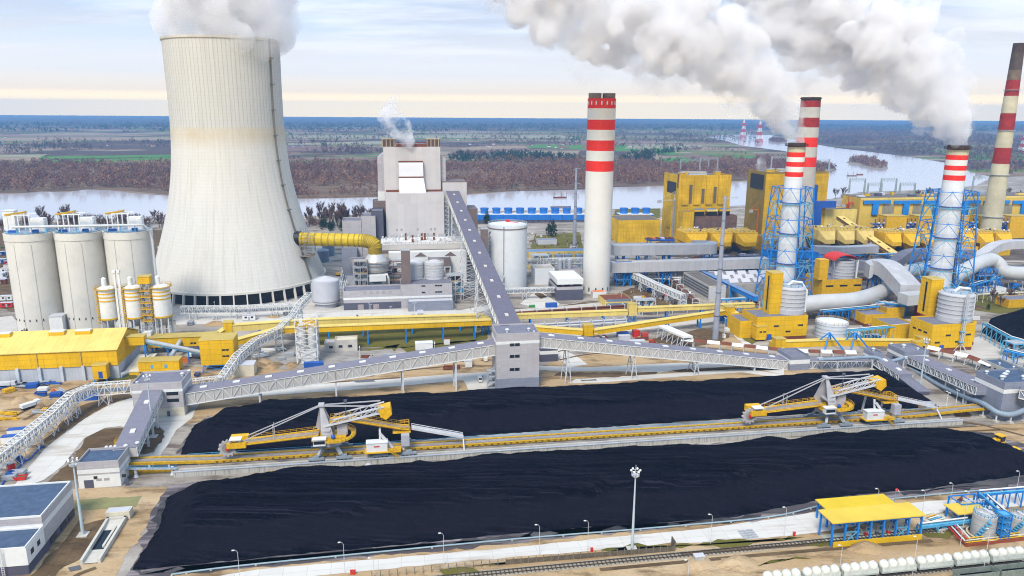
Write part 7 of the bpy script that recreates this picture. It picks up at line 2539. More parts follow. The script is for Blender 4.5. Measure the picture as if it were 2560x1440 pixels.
# === BIG FLUE DUCTS
def rduct(name,label,pts,w,h,m_=None,frames=(),round_=False,n=20):
 t=thing(name,label,'flue duct',(pts[0].x,pts[0].y,pts[0].z))
 P_=smooth_line(pts,5)if round_ or len(pts)>2 else[Vector(p)for p in pts]
 mm=m_ or DUCT
 if round_:
  MB().tube(P_,w/2,n).build('pipe',mm,t,smooth=True)
 else:
  m=MB()
  vs=[]
  for i,p in enumerate(P_):
   d=(P_[min(i+1,len(P_)-1)]-P_[max(i-1,0)])
   dh=Vector((d.x,d.y,0)).normalized()
   s=Vector((dh.y,-dh.x,0))*w/2
   vs+=[p-s,p+s,p+s+UP*h,p-s+UP*h]
  fs=[]
  for i in range(len(P_)-1):
   for k in range(4):
    a,b=i*4+k,i*4+(k+1)%4
    fs.append((a,b,b+4,a+4))
  fs+=[(3,2,1,0),tuple(len(vs)-4+k for k in range(4))]
  m.add(vs,fs)
  o=m.build('casing',mm,t)
  bm_flip(o)
 for p,ww in frames:
  f=MB()
  z=p.z-.2 if not round_ else p.z-w/2
  for i in(-1,1):
   for j in(-1,1):
    f.beam(V(p.x,p.y)+E1*ww*i+E2*ww*.6*j,V(p.x,p.y,z)+E1*ww*i*.8+E2*ww*.6*j,.8)
   f.beam(V(p.x,p.y)+E1*ww*i-E2*ww*.6,V(p.x,p.y,z)-E1*ww*i*.8-E2*ww*.6,.5)
  f.beam(V(p.x,p.y,z)-E1*ww-E2*ww*.6,V(p.x,p.y,z)+E1*ww-E2*ww*.6,.9)
  f.beam(V(p.x,p.y,z)-E1*ww+E2*ww*.6,V(p.x,p.y,z)+E1*ww+E2*ww*.6,.9)
  f.build('support_frame',BLU,t)
 return t
def bm_flip(o):
 import bmesh
 b=bmesh.new()
 b.from_mesh(o.data)
 bmesh.ops.recalc_face_normals(b,faces=b.faces)
 b.to_mesh(o.data)
 b.free()
ROUND=mat('round_duct_silver',(.60,.59,.57),.4,.10,.1,metal=.2)
DUCTG=mat('duct_dark_grey',(.26,.25,.29),.6,.12,.15,panel=(5,50))
a_,b_=pt(1528,705,637),pt(1770,697,633)
rduct('flue_duct','upper grey rectangular flue duct running right from the striped chimney on blue frames',[a_,a_.lerp(b_,.25),a_.lerp(b_,.88),b_,b_+E1*3+E2*9,b_-E1*10+E2*12],9.5,8.2,DUCT,frames=[(a_.lerp(b_,.08),3.5),(a_.lerp(b_,.3),4.5),(a_.lerp(b_,.55),3),(a_.lerp(b_,.97),4.5)])
MB_=MB()
a_,b_=pt(1526,715,680),pt(1912,708,668)
rduct('flue_duct','lower long grey rectangular flue duct from the striped chimney to the left lattice tower',[a_,a_.lerp(b_,.5),b_],9,8.0,DUCT,frames=[(a_.lerp(b_,.1),3),(a_.lerp(b_,.35),4),(a_.lerp(b_,.62),3),(a_.lerp(b_,.85),4)])
q_=site(G(1640,668),0,0)
t_=thing('valve_deck','deck with rust red and blue machinery on the upper grey duct','machine deck',AT(1650,598,700))
p_=AT(1650,600,708)
MB().box(p_,26,12,1.2).build('deck',BLUD,t_)
for k_ in range(6):
 MB().box(p_+E1*(-11+k_*4.4)+UP*1.21,3,6,1.2).build('machine',[RUST,ORG,RUST,TNK,RUST,RUST][k_],t_)
m_=MB()
for i_ in(-1,1):
 for j_ in(-1,1):
  m_.beam(V(p_.x,p_.y)+E1*11*i_+E2*5*j_,p_+E1*11*i_+E2*5*j_,.8)
m_.build('support_frame',BLU,t_)
rduct('flue_duct','grey rectangular duct with a raised bend between the lattice towers',[pt(2128,705,672),pt(2215,705,676),pt(2262,700,648),pt(2330,697,644),pt(2420,690,645)],9,7.5,DUCTG)
rduct('flue_duct','pale curved duct behind the red roofed absorber',[pt(2030,665,632),pt(2100,662,634),pt(2185,660,630)],9,6.5,DUCT)
rduct('flue_duct','pale rectangular duct stepping up at the right photo edge',[pt(2405,690,662),pt(2445,688,650),pt(2500,680,622),pt(2640,672,622)],9,7.0,DUCT,frames=[(pt(2470,688,640),4)])
rduct('round_duct','fat silver round duct bending from the left lattice tower into the middle',[pt(1990,800,764),pt(2050,798,757),pt(2130,792,752),pt(2190,770,735),pt(2215,750,722)],11.5,0,ROUND,frames=[(pt(2080,795,757),3.5),(pt(2150,785,748),3.5)],round_=True)
rduct('flue_duct','broad silver duct rising over a hump towards the right lattice tower',[pt(2158,750,692),pt(2182,752,683),pt(2215,762,694),pt(2268,790,748)],14,10,DUCT,frames=[(pt(2180,750,690),4)])
rduct('round_duct','silver round duct behind the right lattice tower, left part',[pt(2230,735,690),pt(2300,725,672),pt(2350,722,668)],11,0,ROUND,round_=True)
rduct('round_duct','silver round duct with a downward bend right of the right lattice tower',[pt(2372,745,694),pt(2430,728,662),pt(2465,720,650),pt(2485,720,660),pt(2515,722,682),pt(2640,722,684)],11,0,ROUND,frames=[(pt(2440,728,665),3.5),(pt(2535,722,692),3)],round_=True)
rduct('flue_duct','short silver duct stub in front of the right lattice tower',[pt(2250,800,760),pt(2300,798,756)],10,7,ROUND)
# === ABSORBER HALLS
def absorber_hall(lab,fl,fr,top,bl,tank,tower,ext=True):
 t,o,w,d,h=bpx('absorber_hall',lab[0],fl,fr,top,bl,cat='absorber hall',wall=YEL,roof=ROOF,base=(2.0,RUST),parapet=.8)
 for k in range(4):
  MB().ob(site(o,w*(.1+.24*k),-.06,h*(.55 if k%2 else .3)),E1*3.2,E2*.2,UP*1.1).build('window',GLS,t)
 for k in range(3):
  MB().ob(site(o,-.06,d*(.2+.25*k),h*.6),E1*.2,E2*3.0,UP*1.1).build('window',GLS,t)
 MB().ob(site(o,w*.22,-.07,.2),E1*3.0,E2*.2,UP*3.6).build('door',BLUD,t)
 px,r0,r1,hw=tank
 zr=h-.8
 g=G(px,r1,zr)
 rr=hw*(g.y*CP+(CAM_H-zr)*SP)/FOC
 c=V(g.x,g.y)*(1+rr/g.length)
 z1=HT(c,r0)
 tt=thing('absorber_tank',lab[1],'absorber',V(c.x,c.y,zr))
 MB().lathe(c,[(rr*1.04,zr),(rr*1.04,zr+3),(rr,zr+3.2),(rr,z1),(rr*.9,z1+1)],36).build('shell',mat('absorber_grey',(.50,.50,.52),.5,.08,.2),tt,smooth=True)
 n=6
 for k in range(n):
  MB().ring(c+UP*(zr+(z1-zr)*(k+1)/(n+.2)),rr,.35,.5,36).build('stiffener_ring',TNK,tt)
 m=MB()
 m.ring(c+UP*(z1+.6),rr*.75,.8,.3,20)
 railing(m,circle(c+UP*(z1+1),rr*.8,10),1.2,3,.2)
 m.build('top_walkway',CYAN,tt)
 MB().tube([c+E1*-2+UP*(z1+1),c+E1*1+UP*(z1+3.4),c+E1*rr*.8+UP*(z1+2.5),c+E1*(rr+1)-E2*2+UP*(z1-2),c+E1*(rr+1)-E2*2+UP*zr],.8,9).build('outlet_pipe',WHT,tt,smooth=True)
 px,r0,r1,wpx=tower
 g=G(px,r1,zr)
 ww=wpx*(g.y*CP+(CAM_H-zr)*SP)/FOC
 tw=thing('stair_shaft',lab[2],'stair tower',V(g.x,g.y,zr))
 zz=HT(g,r0)
 q=V(g.x,g.y,zr+.02)
 MB().ob(q,E1*ww,E2*ww*1.1,UP*(zz-zr)).build('wall',YEL,tw)
 MB().ob(q-E1*.2-E2*.2+UP*(zz-zr+.003),E1*(ww+.4),E2*(ww*1.1+.4),UP*.4).build('roof',YELP,tw)
 MB().ob(q-E1*.06+E2*ww*.4+UP*2,E1*.2,E2*1.5,UP*(zz-zr-4)).build('window_slit',DARK,tw)
 return t,o,w,d,h
absorber_hall(['yellow absorber hall with a grey ribbed tank below the left smoking chimney','grey ribbed absorber tank on the left yellow hall','yellow stair shaft on the left absorber hall'],(1888,852),(2018,848),793,(1868,772),(1970,717,788,36),(1922,684,786,30))
building('hall_extension','lower yellow annex left of the first absorber hall','plant building',G(1848,846),10,18,11,YEL,ROOF)
t_,HO,HW,HD,HHH=absorber_hall(['big bright yellow absorber hall with a red base below the right smoking chimney','grey ribbed absorber tank on the big bright yellow hall','yellow stair shaft on the big right absorber hall'],(2323,880),(2428,875),812,(2266,791),(2382,733,808,40),(2318,700,790,34))
building('hall_extension','lower yellow extension left of the big bright yellow hall','plant building',G(2222,850),17,18,9.5,YEL,ROOF)
building('hall_extension','yellow east wing set back at the right side of the big yellow hall','plant building',site(HO,HW+.1,8),8,16,HHH-1.5,YEL,ROOF,base=(2.0,RUST))
building('yellow_hut','small yellow hut with a blue door against the big yellow hall','hut',site(HO,-10,-1),8.5,5,6.5,YEL,YELP,parapet=.1,doors=[('F',1,1.5,3,BLUD)],windows=[('F',4.5,3,1.4,1.2)])
building('yellow_workshop','low yellow workshop with a black roof and red base between the two absorber halls','workshop',G(2160,817),17,15,8,YELM,ROOF,base=(2.0,RUST))
building('yellow_workshop','rear yellow flat roofed workshop behind the low one between the halls','workshop',G(2215,795),14,12,7,YELM,ROOF)
t_,o_,w_,d_,h_=bpx('absorber_hall','older yellow absorber house with a red curved canopy between the lattice towers',(2052,745),(2150,741),700,(2036,683),cat='absorber hall',wall=YELM,roof=ROOF,parapet=.5)
for k_ in range(3):
 MB().ob(site(o_,w_*(.1+.35*k_),-.06,h_*.6),E1*6,E2*.2,UP*1.3).build('window',GLS,t_)
g_=G(2105,696,h_)
rr_=26*(g_.y*CP+115*SP)/FOC
c_=V(g_.x,g_.y)*(1+rr_/g_.length)
t_=thing('absorber_tank','small grey ribbed tank under the red curved canopy','absorber',V(c_.x,c_.y,h_))
z1_=HT(c_,650)
MB().lathe(c_,[(rr_,h_-.5),(rr_,z1_)],28).build('shell',mat('absorber_grey',(.50,.50,.52)),t_,smooth=True)
for k_ in range(5):
 MB().ring(c_+UP*(h_+(z1_-h_)*(k_+.7)/5),rr_,.3,.5,28).build('stiffener_ring',TNK,t_)
MB().tube([c_+E1*5-E2*5+UP*(z1_+1),c_+E1*(rr_+1)-E2*4+UP*z1_,c_+E1*(rr_+.6)-E2*4+UP*(h_-6)],.9,9).build('outlet_pipe',WHT,t_,smooth=True)
t_=thing('red_canopy','red curved canopy roof over the small grey ribbed tank','canopy',c_+UP*z1_)
m_=MB()
n_=8
vs_=[]
for i_ in range(n_+1):
 a_=math.pi*i_/n_
 for b_ in(-8,8):
  for tt_ in(0,.4):
   vs_.append(c_-E1*3+E1*(-math.cos(a_)*(rr_*1.15+tt_))+E2*b_+UP*(z1_+1.0+math.sin(a_)*(4+tt_)))
fs_=[]
for i_ in range(n_):
 a_=i_*4
 fs_+=[(a_+1,a_+5,a_+7,a_+3),(a_,a_+2,a_+6,a_+4),(a_,a_+4,a_+5,a_+1),(a_+2,a_+3,a_+7,a_+6)]
m_.add(vs_,fs_)
bm_flip(m_.build('sheet',RED,t_))
m_=MB()
for i_ in(-1,1):
 for j_ in(-7,7):
  m_.beam(c_-E1*3+E1*i_*rr_*1.15+E2*j_+UP*(h_-1),c_-E1*3+E1*i_*rr_*1.15+E2*j_+UP*(z1_+1.2),.4)
m_.build('posts_frame',STL,t_)
q_=G(2058,700,h_)
t_=thing('stair_shaft','yellow shaft left of the small grey tank with the red canopy','stair tower',V(q_.x,q_.y,h_))
MB().box(V(q_.x,q_.y,h_+.02)+E2*4,7,7,HT(q_,650)-h_).build('wall',YELM,t_)
c_=G(2075,851)
rr_=39.5*(c_.y*CP+120*SP)/FOC
c_=c_*(1+rr_/c_.length)
z_=HT(c_,803)
t_=thing('white_tank','broad white tank with a shallow cone roof between the two absorber halls','tank',c_)
MB().lathe(c_,[(rr_,0),(rr_,z_)],40,cap1=False).build('shell',mat('white_tank_shell',(.66,.70,.74),.5,.06,.2),t_,smooth=True)
MB().lathe(c_,[(rr_+.2,z_),(.3,z_+1.8)],24).build('cone_roof',TNKW,t_)
for k_ in range(4):
 MB().ring(c_+UP*(1.6+k_*(z_-2)/3.4),rr_,.2,.3,40).build('stiffener_ring',TNK,t_)
m_=MB()
railing(m_,circle(c_+UP*z_,rr_,24),1.2,2,.12)
m_.build('top_railing',YEL,t_)
blue_frame('blue pipe bridge running right from the broad white tank',[G(2118,858),G(2330,838)],8.0,3.0,m_=CYAN)
blue_frame('blue pipe bridge behind the low yellow workshop',[G(2050,812),G(2190,798)],9.0,4.0)
blue_frame('blue pipe frame in front of the dark heap at the right edge',[G(2458,845),G(2518,880),G(2600,905)],9.0,3.0,m_=CYAN)
blue_frame('lower blue pipe frame beside the long low office at the right edge',[G(2510,905),G(2620,935)],7.0,4.0)
for k_,(px_,py_)in enumerate(((2070,868),(2135,868))):
 g_=G(px_,py_)
 t_=thing('trestle',('left' if k_==0 else 'right')+' one of two blue V shaped trestles over the low yellow gallery','trestle',g_,'blue trestles at the low gallery')
 m_=MB()
 ap_=g_+UP*9
 for i_ in(-1,1):
  m_.beam(ap_,g_+E1*i_*6-E2*6,.7)
  m_.beam(ap_,g_+E1*i_*6+E2*6,.7)
 m_.build('frame',BLU,t_)
g_=G(2400,878)
t_=thing('white_mast','slim white lattice mast standing before the big bright yellow hall','mast',g_)
m_=MB()
zt_=HT(g_,735)
lattice_leg(m_,g_+UP*5,g_+UP*zt_,1.3,14,.22)
for i_ in range(6):
 a_=i_*math.pi/3
 m_.beam(g_+V(math.cos(a_)*4,math.sin(a_)*4),g_+UP*5,.22)
m_.build('mast',WST,t_)
for r_ in(800,830,856):
 MB().box(g_+UP*HT(g_,r_),3.4,2,.3).build('platform',CYAN,t_)
# === MIDDLE DISTANCE BUILDINGS
t_,o_,w_,d_,h_=bpx('office_block','white and grey striped office block with a dark flat roof behind the farther yellow gallery',(1771,754),(1812,752),715,(1708,680),cat='office building',wall=mat('office_white',(.58,.55,.50),.7),roof=mat('tar_roof',(.16,.14,.13)),parapet=.4)
for k_ in range(4):
 MB().ob(site(o_,-.08,1,2.2+k_*(h_-3)/4),E1*.2,E2*(d_-2),UP*1.5).build('window_strip',mat('strip_glazing',(.16,.17,.19),.3,.2,.4,panel=(2.2,8)),t_)
 MB().ob(site(o_,.6,-.08,2.2+k_*(h_-3)/4),E1*(w_-1.2),E2*.2,UP*1.3).build('panel_strip',TNK,t_)
q_=G(1822,748)
building('factory_hall','grey factory hall with rows of skylights left of the left lattice tower','factory hall',q_,52,85,11,mat('hall_grey',(.40,.38,.35),.8),mat('hall_roof',(.30,.28,.27),.9),parapet=.3)
t_=bpy.data.objects['factory_hall']
for i_ in range(5):
 for j_ in range(6):
  p_=site(q_,3+i_*9.6,6+j_*13,11)
  MB().add([p_,p_+E1*7,p_+E1*7+E2*3.5,p_+E2*3.5,p_+E2*3.4+UP*2.6,p_+E1*7+E2*3.4+UP*2.6],[(0,1,5,4),(1,2,5),(0,4,3),(2,3,4,5)]).build('skylight',TNK,t_)
gallery('blue_gallery','long blue pipe gallery slanting down in front of the factory hall',[pt(1752,712,686),pt(1888,776,752)],3.4,3.0,mat('blue_roof',(.16,.27,.50),.5),BLU,None,0,legs=[(.3,'twin'),(.6,'twin'),(.9,'twin')],legm=BLU)
t_,o_,w_,d_,h_=bpx('switch_house','black and white building with a red marked grey roof left of the striped chimney foot',(1392,752),(1455,748),718,(1375,696),cat='plant building',wall=GRYW,roof=ROOF,base=(8.0,GRYD),band=(12,4))
for i_ in range(2):
 for j_ in range(3):
  p_=site(o_,w_*(.3+.35*i_),d_*(.25+.22*j_),h_-.8)
  MB().cyl(p_,1.2,.9,10).build('roof_fan',WHT,t_)
 MB().ob(site(o_,w_*(.3+.35*i_)-3,d_*.15,h_-.83),E1*6,E2*d_*.65,UP*.12).build('red_roof_strip',RED,t_)
building('white_workshop','white boxy workshop right of the tall white tank','workshop',G(1337,712),16,16,HT(G(1337,712),672),TNKW,mat('tan_roof',(.42,.38,.33),.9))
building('grey_workshop','grey boxy building with three small silver silos on its roof','workshop',G(1396,706),18,16,HT(G(1396,706),673),GRYW,ROOF)
g_=site(G(1396,706),2,4,HT(G(1396,706),673))
for k_ in range(3):
 c_=g_+E1*(k_*4.0)+E2*(k_%2)*3-UP*.8
 t_=thing('roof_silo',['left','middle','right'][k_]+' one of three small silver silos on the grey boxy building','silo',c_,'small silver roof silos')
 MB().lathe(c_,[(1.7,0),(1.7,7.5),(.4,8.6)],16).build('vessel',mat('silver_silo',(.42,.44,.48),.4),t_,smooth=True)
q_=G(1322,672)
building('yellow_filter_hall','long low yellow wall behind the row of blue grey tanks','plant building',q_,52,14,HT(q_,630),YELP,mat('blue_roof',(.16,.27,.50)),parapet=.3)
for k_ in range(6):
 c_=site(q_,7+k_*8.6+(k_//2)*1.2,-5)
 t_=thing('filter_tank','blue grey filter tank in front of the long low yellow wall','tank',c_,'blue grey filter tanks')
 z_=HT(c_,636)
 MB().lathe(c_,[(3.7,0),(3.7,z_),(.3,z_+1.4)],20).build('shell',mat('tank_blue_grey',(.22,.28,.36)),t_,smooth=True)
 MB().beam(c_-E1*1+UP*(z_+1),c_+E1*1-E2*2+UP*(z_+2.2),.6).build('yellow_ladder',YEL,t_)
t_,o_,w_,d_,h_=bpx('brown_workshop','low brown roofed workshop with a blue glazed front at the foot of the striped chimney',(1512,768),(1578,764),751,(1503,736),cat='workshop',wall=YELP,roof=RUST,parapet=.2)
for k_ in range(2):
 MB().ob(site(o_,1,-.07,1.0+k_*2.8),E1*(w_-2),E2*.2,UP*1.7).build('glazing_strip',mat('blue_glazing',(.20,.27,.38),.3,.2,.4,panel=(1.6,3)),t_)
building('orange_shed','small orange roofed shed right beside the striped chimney foot','shed',G(1482,745),10,6,4.5,WHT,ORG,parapet=.05)
for(px_,py_,w__,d__,h__,ma_,mb_,lb_)in((1345,612,20,10,5,TNK,GRYB,'small grey shed on the waste ground behind the white tank'),(1395,650,14,9,5,TNKW,TNK,'white shed beside the thin grey pole'),(1480,620,18,10,6,GALW,TNK,'pale shed left of the low yellow hall'),(2440,735,26,10,4,WHT,TNK,'white low hut on the green right of the right lattice tower'),(30,745,40,20,8,BRN,RUST,'brown old warehouse behind the concrete silos at the left edge'),(10,680,44,16,6,CONC,BRN,'flat old storage shed at the left edge behind the silos'),(396,640,36,18,9,TNKW,CYAN,'white and blue warehouse between the silos and the cooling tower'),(395,690,30,14,10,BLUD,TNKW,'blue fronted warehouse between the silos and the cooling tower'),(1650,560,20,10,5,GALW,TNK,'small pale hut behind the ribbed boiler block'),(2520,770,24,12,6,YELM,ROOF,'low yellow building behind the dark heap at the right edge'),(30,560,12,12,13,CONC,TNK,'concrete pump tower among the bare trees at the left edge')):
 building('shed',lb_,'shed',G(px_,py_),w__,d__,h__,ma_,mb_,parapet=.2)
o_=G(1168,560)
cw_=30.5*(o_.y*CP+128*SP)/FOC
for k_ in range(16):
 if k_ in(12,):
  continue
 p_=site(o_,cw_*k_)
 t_=thing('cooling_cell','blue and white cooling cell with a flared blue fan hood in the long row','cooling cell',p_,'row of blue cooling cells')
 z0_,z1_=HT(p_,550),HT(p_,537)
 MB().ob(p_,E1*(cw_-.6),E2*16,UP*z0_).build('dark_base',GRYD,t_)
 MB().ob(p_-E2*.3+UP*(z0_+.003),E1*(cw_-.3),E2*16.6,UP*(z1_-z0_)).build('blue_wall',mat('cell_blue',(.02,.18,.62),.5),t_)
 MB().ob(p_+UP*(z1_+.006),E1*(cw_-.4),E2*16,UP*.6).build('white_deck',WHT,t_)
 c_=p_+E1*cw_*.5+E2*9+UP*(z1_+.6)
 zt_=HT(c_,521)-z1_
 MB().lathe(c_,[(5.0,0),(4.6,zt_*.4),(5.4,zt_),(5.0,zt_),(4.2,zt_*.5)],20,cap1=False).build('fan_hood',mat('cell_blue',(.02,.18,.62)),t_)
for px_,ft_,tp_,lb_,n_ in((1788,847,491,'tall thick grey steel mast with collars before the office block',5),(1436,611,420,'slim grey transmission pole with cross arms left of the striped chimney',4)):
 g_=G(px_,ft_)
 h_=HT(g_,tp_)
 t_=thing('steel_mast',lb_,'transmission mast',g_)
 r0_=1.9 if n_==5 else 2.0
 MB().lathe(g_,[(r0_,0),(r0_*.45,h_)],14).build('shaft',mat('mast_galvanised',(.33,.35,.42),.45,.15,.3),t_,smooth=True)
 for k_ in range(1,6):
  MB().ring(g_+UP*h_*k_/6,r0_*(1-.55*k_/6),.25,.4,14).build('collar',GRYD,t_)
 for k_ in range(4 if n_==4 else 1):
  z_=h_*(.985-k_*.19)
  MB().beam(g_-E1*(3 if n_==4 else 1.5)+UP*z_,g_+E1*(4.5 if n_==4 else 8)+UP*(z_+.6),.35).build('cross_arm',STL,t_)
def tower_crane(label,px,foot,top,arm,mm,name='tower_crane'):
 g=G(px,foot)
 h=HT(g,top)
 t=thing(name,label,'crane',g)
 m=MB()
 lattice_leg(m,g,g+UP*h,2.0,16,.35)
 m.build('tower',STL if mm is WST else mm,t)
 m=MB()
 for o in(-.8,.8):
  m.beam(g+E2*o+UP*h-E1*arm*.35,g+E2*o+UP*h+E1*arm,.35)
 m.beam(g+UP*(h+1.8),g+UP*(h+1.8)+E1*arm,.35)
 for k in range(24):
  a=g+UP*h+E1*(arm*k/24)
  m.beam(a-E2*.8,a+UP*1.8+E1*arm/48,.22)
  m.beam(a+UP*1.8+E1*arm/48,a+E1*arm/24-E2*.8,.22)
 m.build('jib',mm,t)
 m=MB()
 m.beam(g+UP*h,g+UP*(h+9),.5)
 m.beam(g+UP*(h+9),g+UP*h-E1*arm*.35,.25)
 m.beam(g+UP*(h+9),g+UP*(h+1.8)+E1*arm*.6,.2)
 m.build('apex_stay',mm,t)
 MB().box(g+UP*(h-3)-E1*arm*.32,4,2,3).build('counterweight',STL,t)
 return t
tower_crane('pale lattice tower crane before the ribbed yellow boiler block',1681,603,500,52,WST)
tower_crane('red tower crane between the second yellow block and the machine hall',2112,590,510,20,RED)
tower_crane('orange crane with a green tower left of the left lattice tower',1892,596,524,30,ORG)
def pylon(label,px,foot,top,w,mm,mm2=None,group=None):
 g=G(px,foot)
 h=HT(g,top)
 t=thing('pylon',label,'pylon',g,group)
 for k in range(6):
  f0,f1=k/6,(k+1)/6
  m=MB()
  w0,w1=w*(1-f0*.88),w*(1-f1*.88)
  lattice_leg(m,g+UP*h*f0,g+UP*h*f1,(w0,w1),2,max(.4,w*.06))
  m.build('tower_section',(mm2 if mm2 and k%2 else mm),t)
 m=MB()
 for k in range(3):
  m.beam(g-E1*w*.9+UP*h*(.70+k*.12),g+E1*w*.9+UP*h*(.70+k*.12),max(.5,w*.05))
 m.build('cross_arm',mm,t)
pylon('left one of two distant red and white river pylons',1857,346,300,26,RED,WHT)
pylon('right one of two distant red and white river pylons',1897,357,302,26,RED,WHT)
pylon('red and white pylon at the right photo edge beyond the river',2556,384,335,24,RED,WHT)
GRP=mat('pylon_green',(.36,.42,.40),.6)
for k_,(x0_,x1_,ft_,tp_)in enumerate(((1700,1770,436,398),(1748,1792,440,393),(1925,1965,452,390),(2122,2160,482,446),(2168,2202,486,457),(2200,2238,482,446),(2248,2285,486,457),(2035,2070,442,398),(2430,2480,478,440))):
 a_,b_=G(x0_,ft_),G(x1_,ft_)
 h_=HT(a_,tp_)
 t_=thing('line_portal','pale lattice portal frame of the power lines by the river','line portal',a_,'line portals along the river')
 for p_ in(a_,b_):
  m_=MB()
  lattice_leg(m_,p_,p_+UP*h_,(2.5,1.2),6,.5)
  m_.build('leg',GRP,t_)
 m_=MB()
 for z_ in(h_,h_-2.2):
  m_.beam(a_+UP*z_,b_+UP*z_,.5)
 n_=6
 for j_ in range(n_):
  p_,q_=a_.lerp(b_,j_/n_)+UP*h_,a_.lerp(b_,(j_+.5)/n_)+UP*(h_-6)
  m_.beam(p_,q_,.45)
  m_.beam(q_,a_.lerp(b_,(j_+1)/n_)+UP*h_,.45)
 m_.build('cross_beam',GRP,t_)
for k_,(px_,py_,L_,lb_)in enumerate(((1402,519,30,'long dark barge moored on the river behind the blue cooling cells'),(1400,495,22,'dark work boat with posts on the river left of the striped chimney'),(2130,440,24,'dark boat on the broad river left of the right lattice tower'),(2150,437,16,'brown boat on the broad river beside the island'))):
 g_=G(px_,py_,-.4)
 t_=thing('river_boat',lb_,'boat',g_)
 m_=MB()
 h_=[g_-E1*L_/2,g_+E1*L_*.4-E2*2.5,g_+E1*L_/2,g_+E1*L_*.4+E2*2.5,g_-E1*L_/2+E2*2]
 m_.prism([(p.x,p.y)for p in h_],-.45,1.6)
 m_.build('hull',RUST if k_%2 else BRN,t_)
 MB().box(g_-E1*L_*.3+UP*2.0,5,3,2.6).build('wheelhouse',TNK,t_)
 if k_ in(1,2):
  for j_ in(-.45,.1,.48):
   MB().beam(g_+E1*L_*j_,g_+E1*L_*j_+UP*9,.6).build('mast_pole',BRN,t_)
# === VEGETATION
def leafmat(name,cols,tint=True):
 m=bpy.data.materials.new(name)
 m.use_nodes=True
 t=NT(m.node_tree)
 geo=t.n('ShaderNodeNewGeometry')
 fac=t.n('ShaderNodeAttribute',attribute_name='tint').outputs['Fac']if tint else geo.outputs['Random Per Island']
 c=t.ramp(fac,[(i/(len(cols)-1),c)for i,c in enumerate(cols)])
 c=t.mix(t.math('MULTIPLY',t.ramp(t.noise(geo.outputs['Position'],.012,4),[(.4,0.0),(.6,1.0)]),.45),c,cols[0])
 d=t.n('ShaderNodeBsdfDiffuse',i_Color=c)
 o=t.n('ShaderNodeOutputMaterial')
 m.node_tree.links.new(d.outputs[0],o.inputs[0])
 return m
BARE=leafmat('bare_twigs',[(.11,.052,.05),(.22,.11,.075),(.35,.22,.14),(.28,.13,.075),(.15,.075,.08),(.40,.29,.19)])
TWIG=leafmat('bare_twigs',[(.10,.055,.055),(.17,.10,.08),(.24,.16,.11),(.14,.08,.08)],False)
BAREF=leafmat('far_bare_wood',[(.08,.05,.055),(.14,.09,.08),(.19,.14,.10)])
PINE=leafmat('pine_wood_green',[(.012,.030,.018),(.025,.055,.03),(.04,.07,.04)])
NEEDLE=leafmat('pine_green',[(.012,.030,.018),(.025,.055,.03),(.04,.07,.04)],False)
BARK=mat('bark',(.12,.085,.07),.9,.3,1.0)
def tuft_batch(P,H,Wd,nt,size,r):
 n=len(P)
 u=r.normal(size=(n,nt,3))
 u/=np.linalg.norm(u,axis=2,keepdims=True)
 rad=r.random((n,nt,1))**.45
 c=u*rad
 c[:,:,0]*=Wd[:,None]/2
 c[:,:,1]*=Wd[:,None]/2
 c[:,:,2]=(c[:,:,2]*.5+.56)*H[:,None]*.92
 c+=P[:,None,:]
 s=size[:,None,None]*(.6+.8*r.random((n,nt,1)))
 tri=r.normal(size=(n,nt,3,3))
 tri[...,:2]*=.55
 tri/=np.linalg.norm(tri,axis=3,keepdims=True)
 v=c[:,:,None,:]+tri*s[...,None]
 v[...,2]=np.maximum(v[...,2],P[:,None,None,2])
 return v.reshape(-1,3)
def mesh_tris(name,v,mats_,mi=None):
 me=bpy.data.meshes.new(name)
 n=len(v)//3
 me.vertices.add(len(v))
 me.vertices.foreach_set('co',v.astype(np.float32).ravel())
 me.loops.add(len(v))
 me.loops.foreach_set('vertex_index',np.arange(len(v),dtype=np.int32))
 me.polygons.add(n)
 me.polygons.foreach_set('loop_start',np.arange(0,3*n,3,dtype=np.int32))
 me.polygons.foreach_set('loop_total',np.full(n,3,dtype=np.int32))
 for m in mats_:
  me.materials.append(m)
 if mi is not None:
  me.polygons.foreach_set('material_index',mi.astype(np.int32))
 me.update(calc_edges=True)
 o=bpy.data.objects.new(name,me)
 COL.objects.link(o)
 return o
def in_poly(x,y,poly):
 c=np.zeros(len(x),bool)
 n=len(poly)
 for i in range(n):
  p,q=poly[i],poly[(i+1)%n]
  c^=((p[1]>y)!=(q[1]>y))&(x<(q[0]-p[0])*(y-p[1])/(q[1]-p[1]+1e-9)+p[0])
 return c
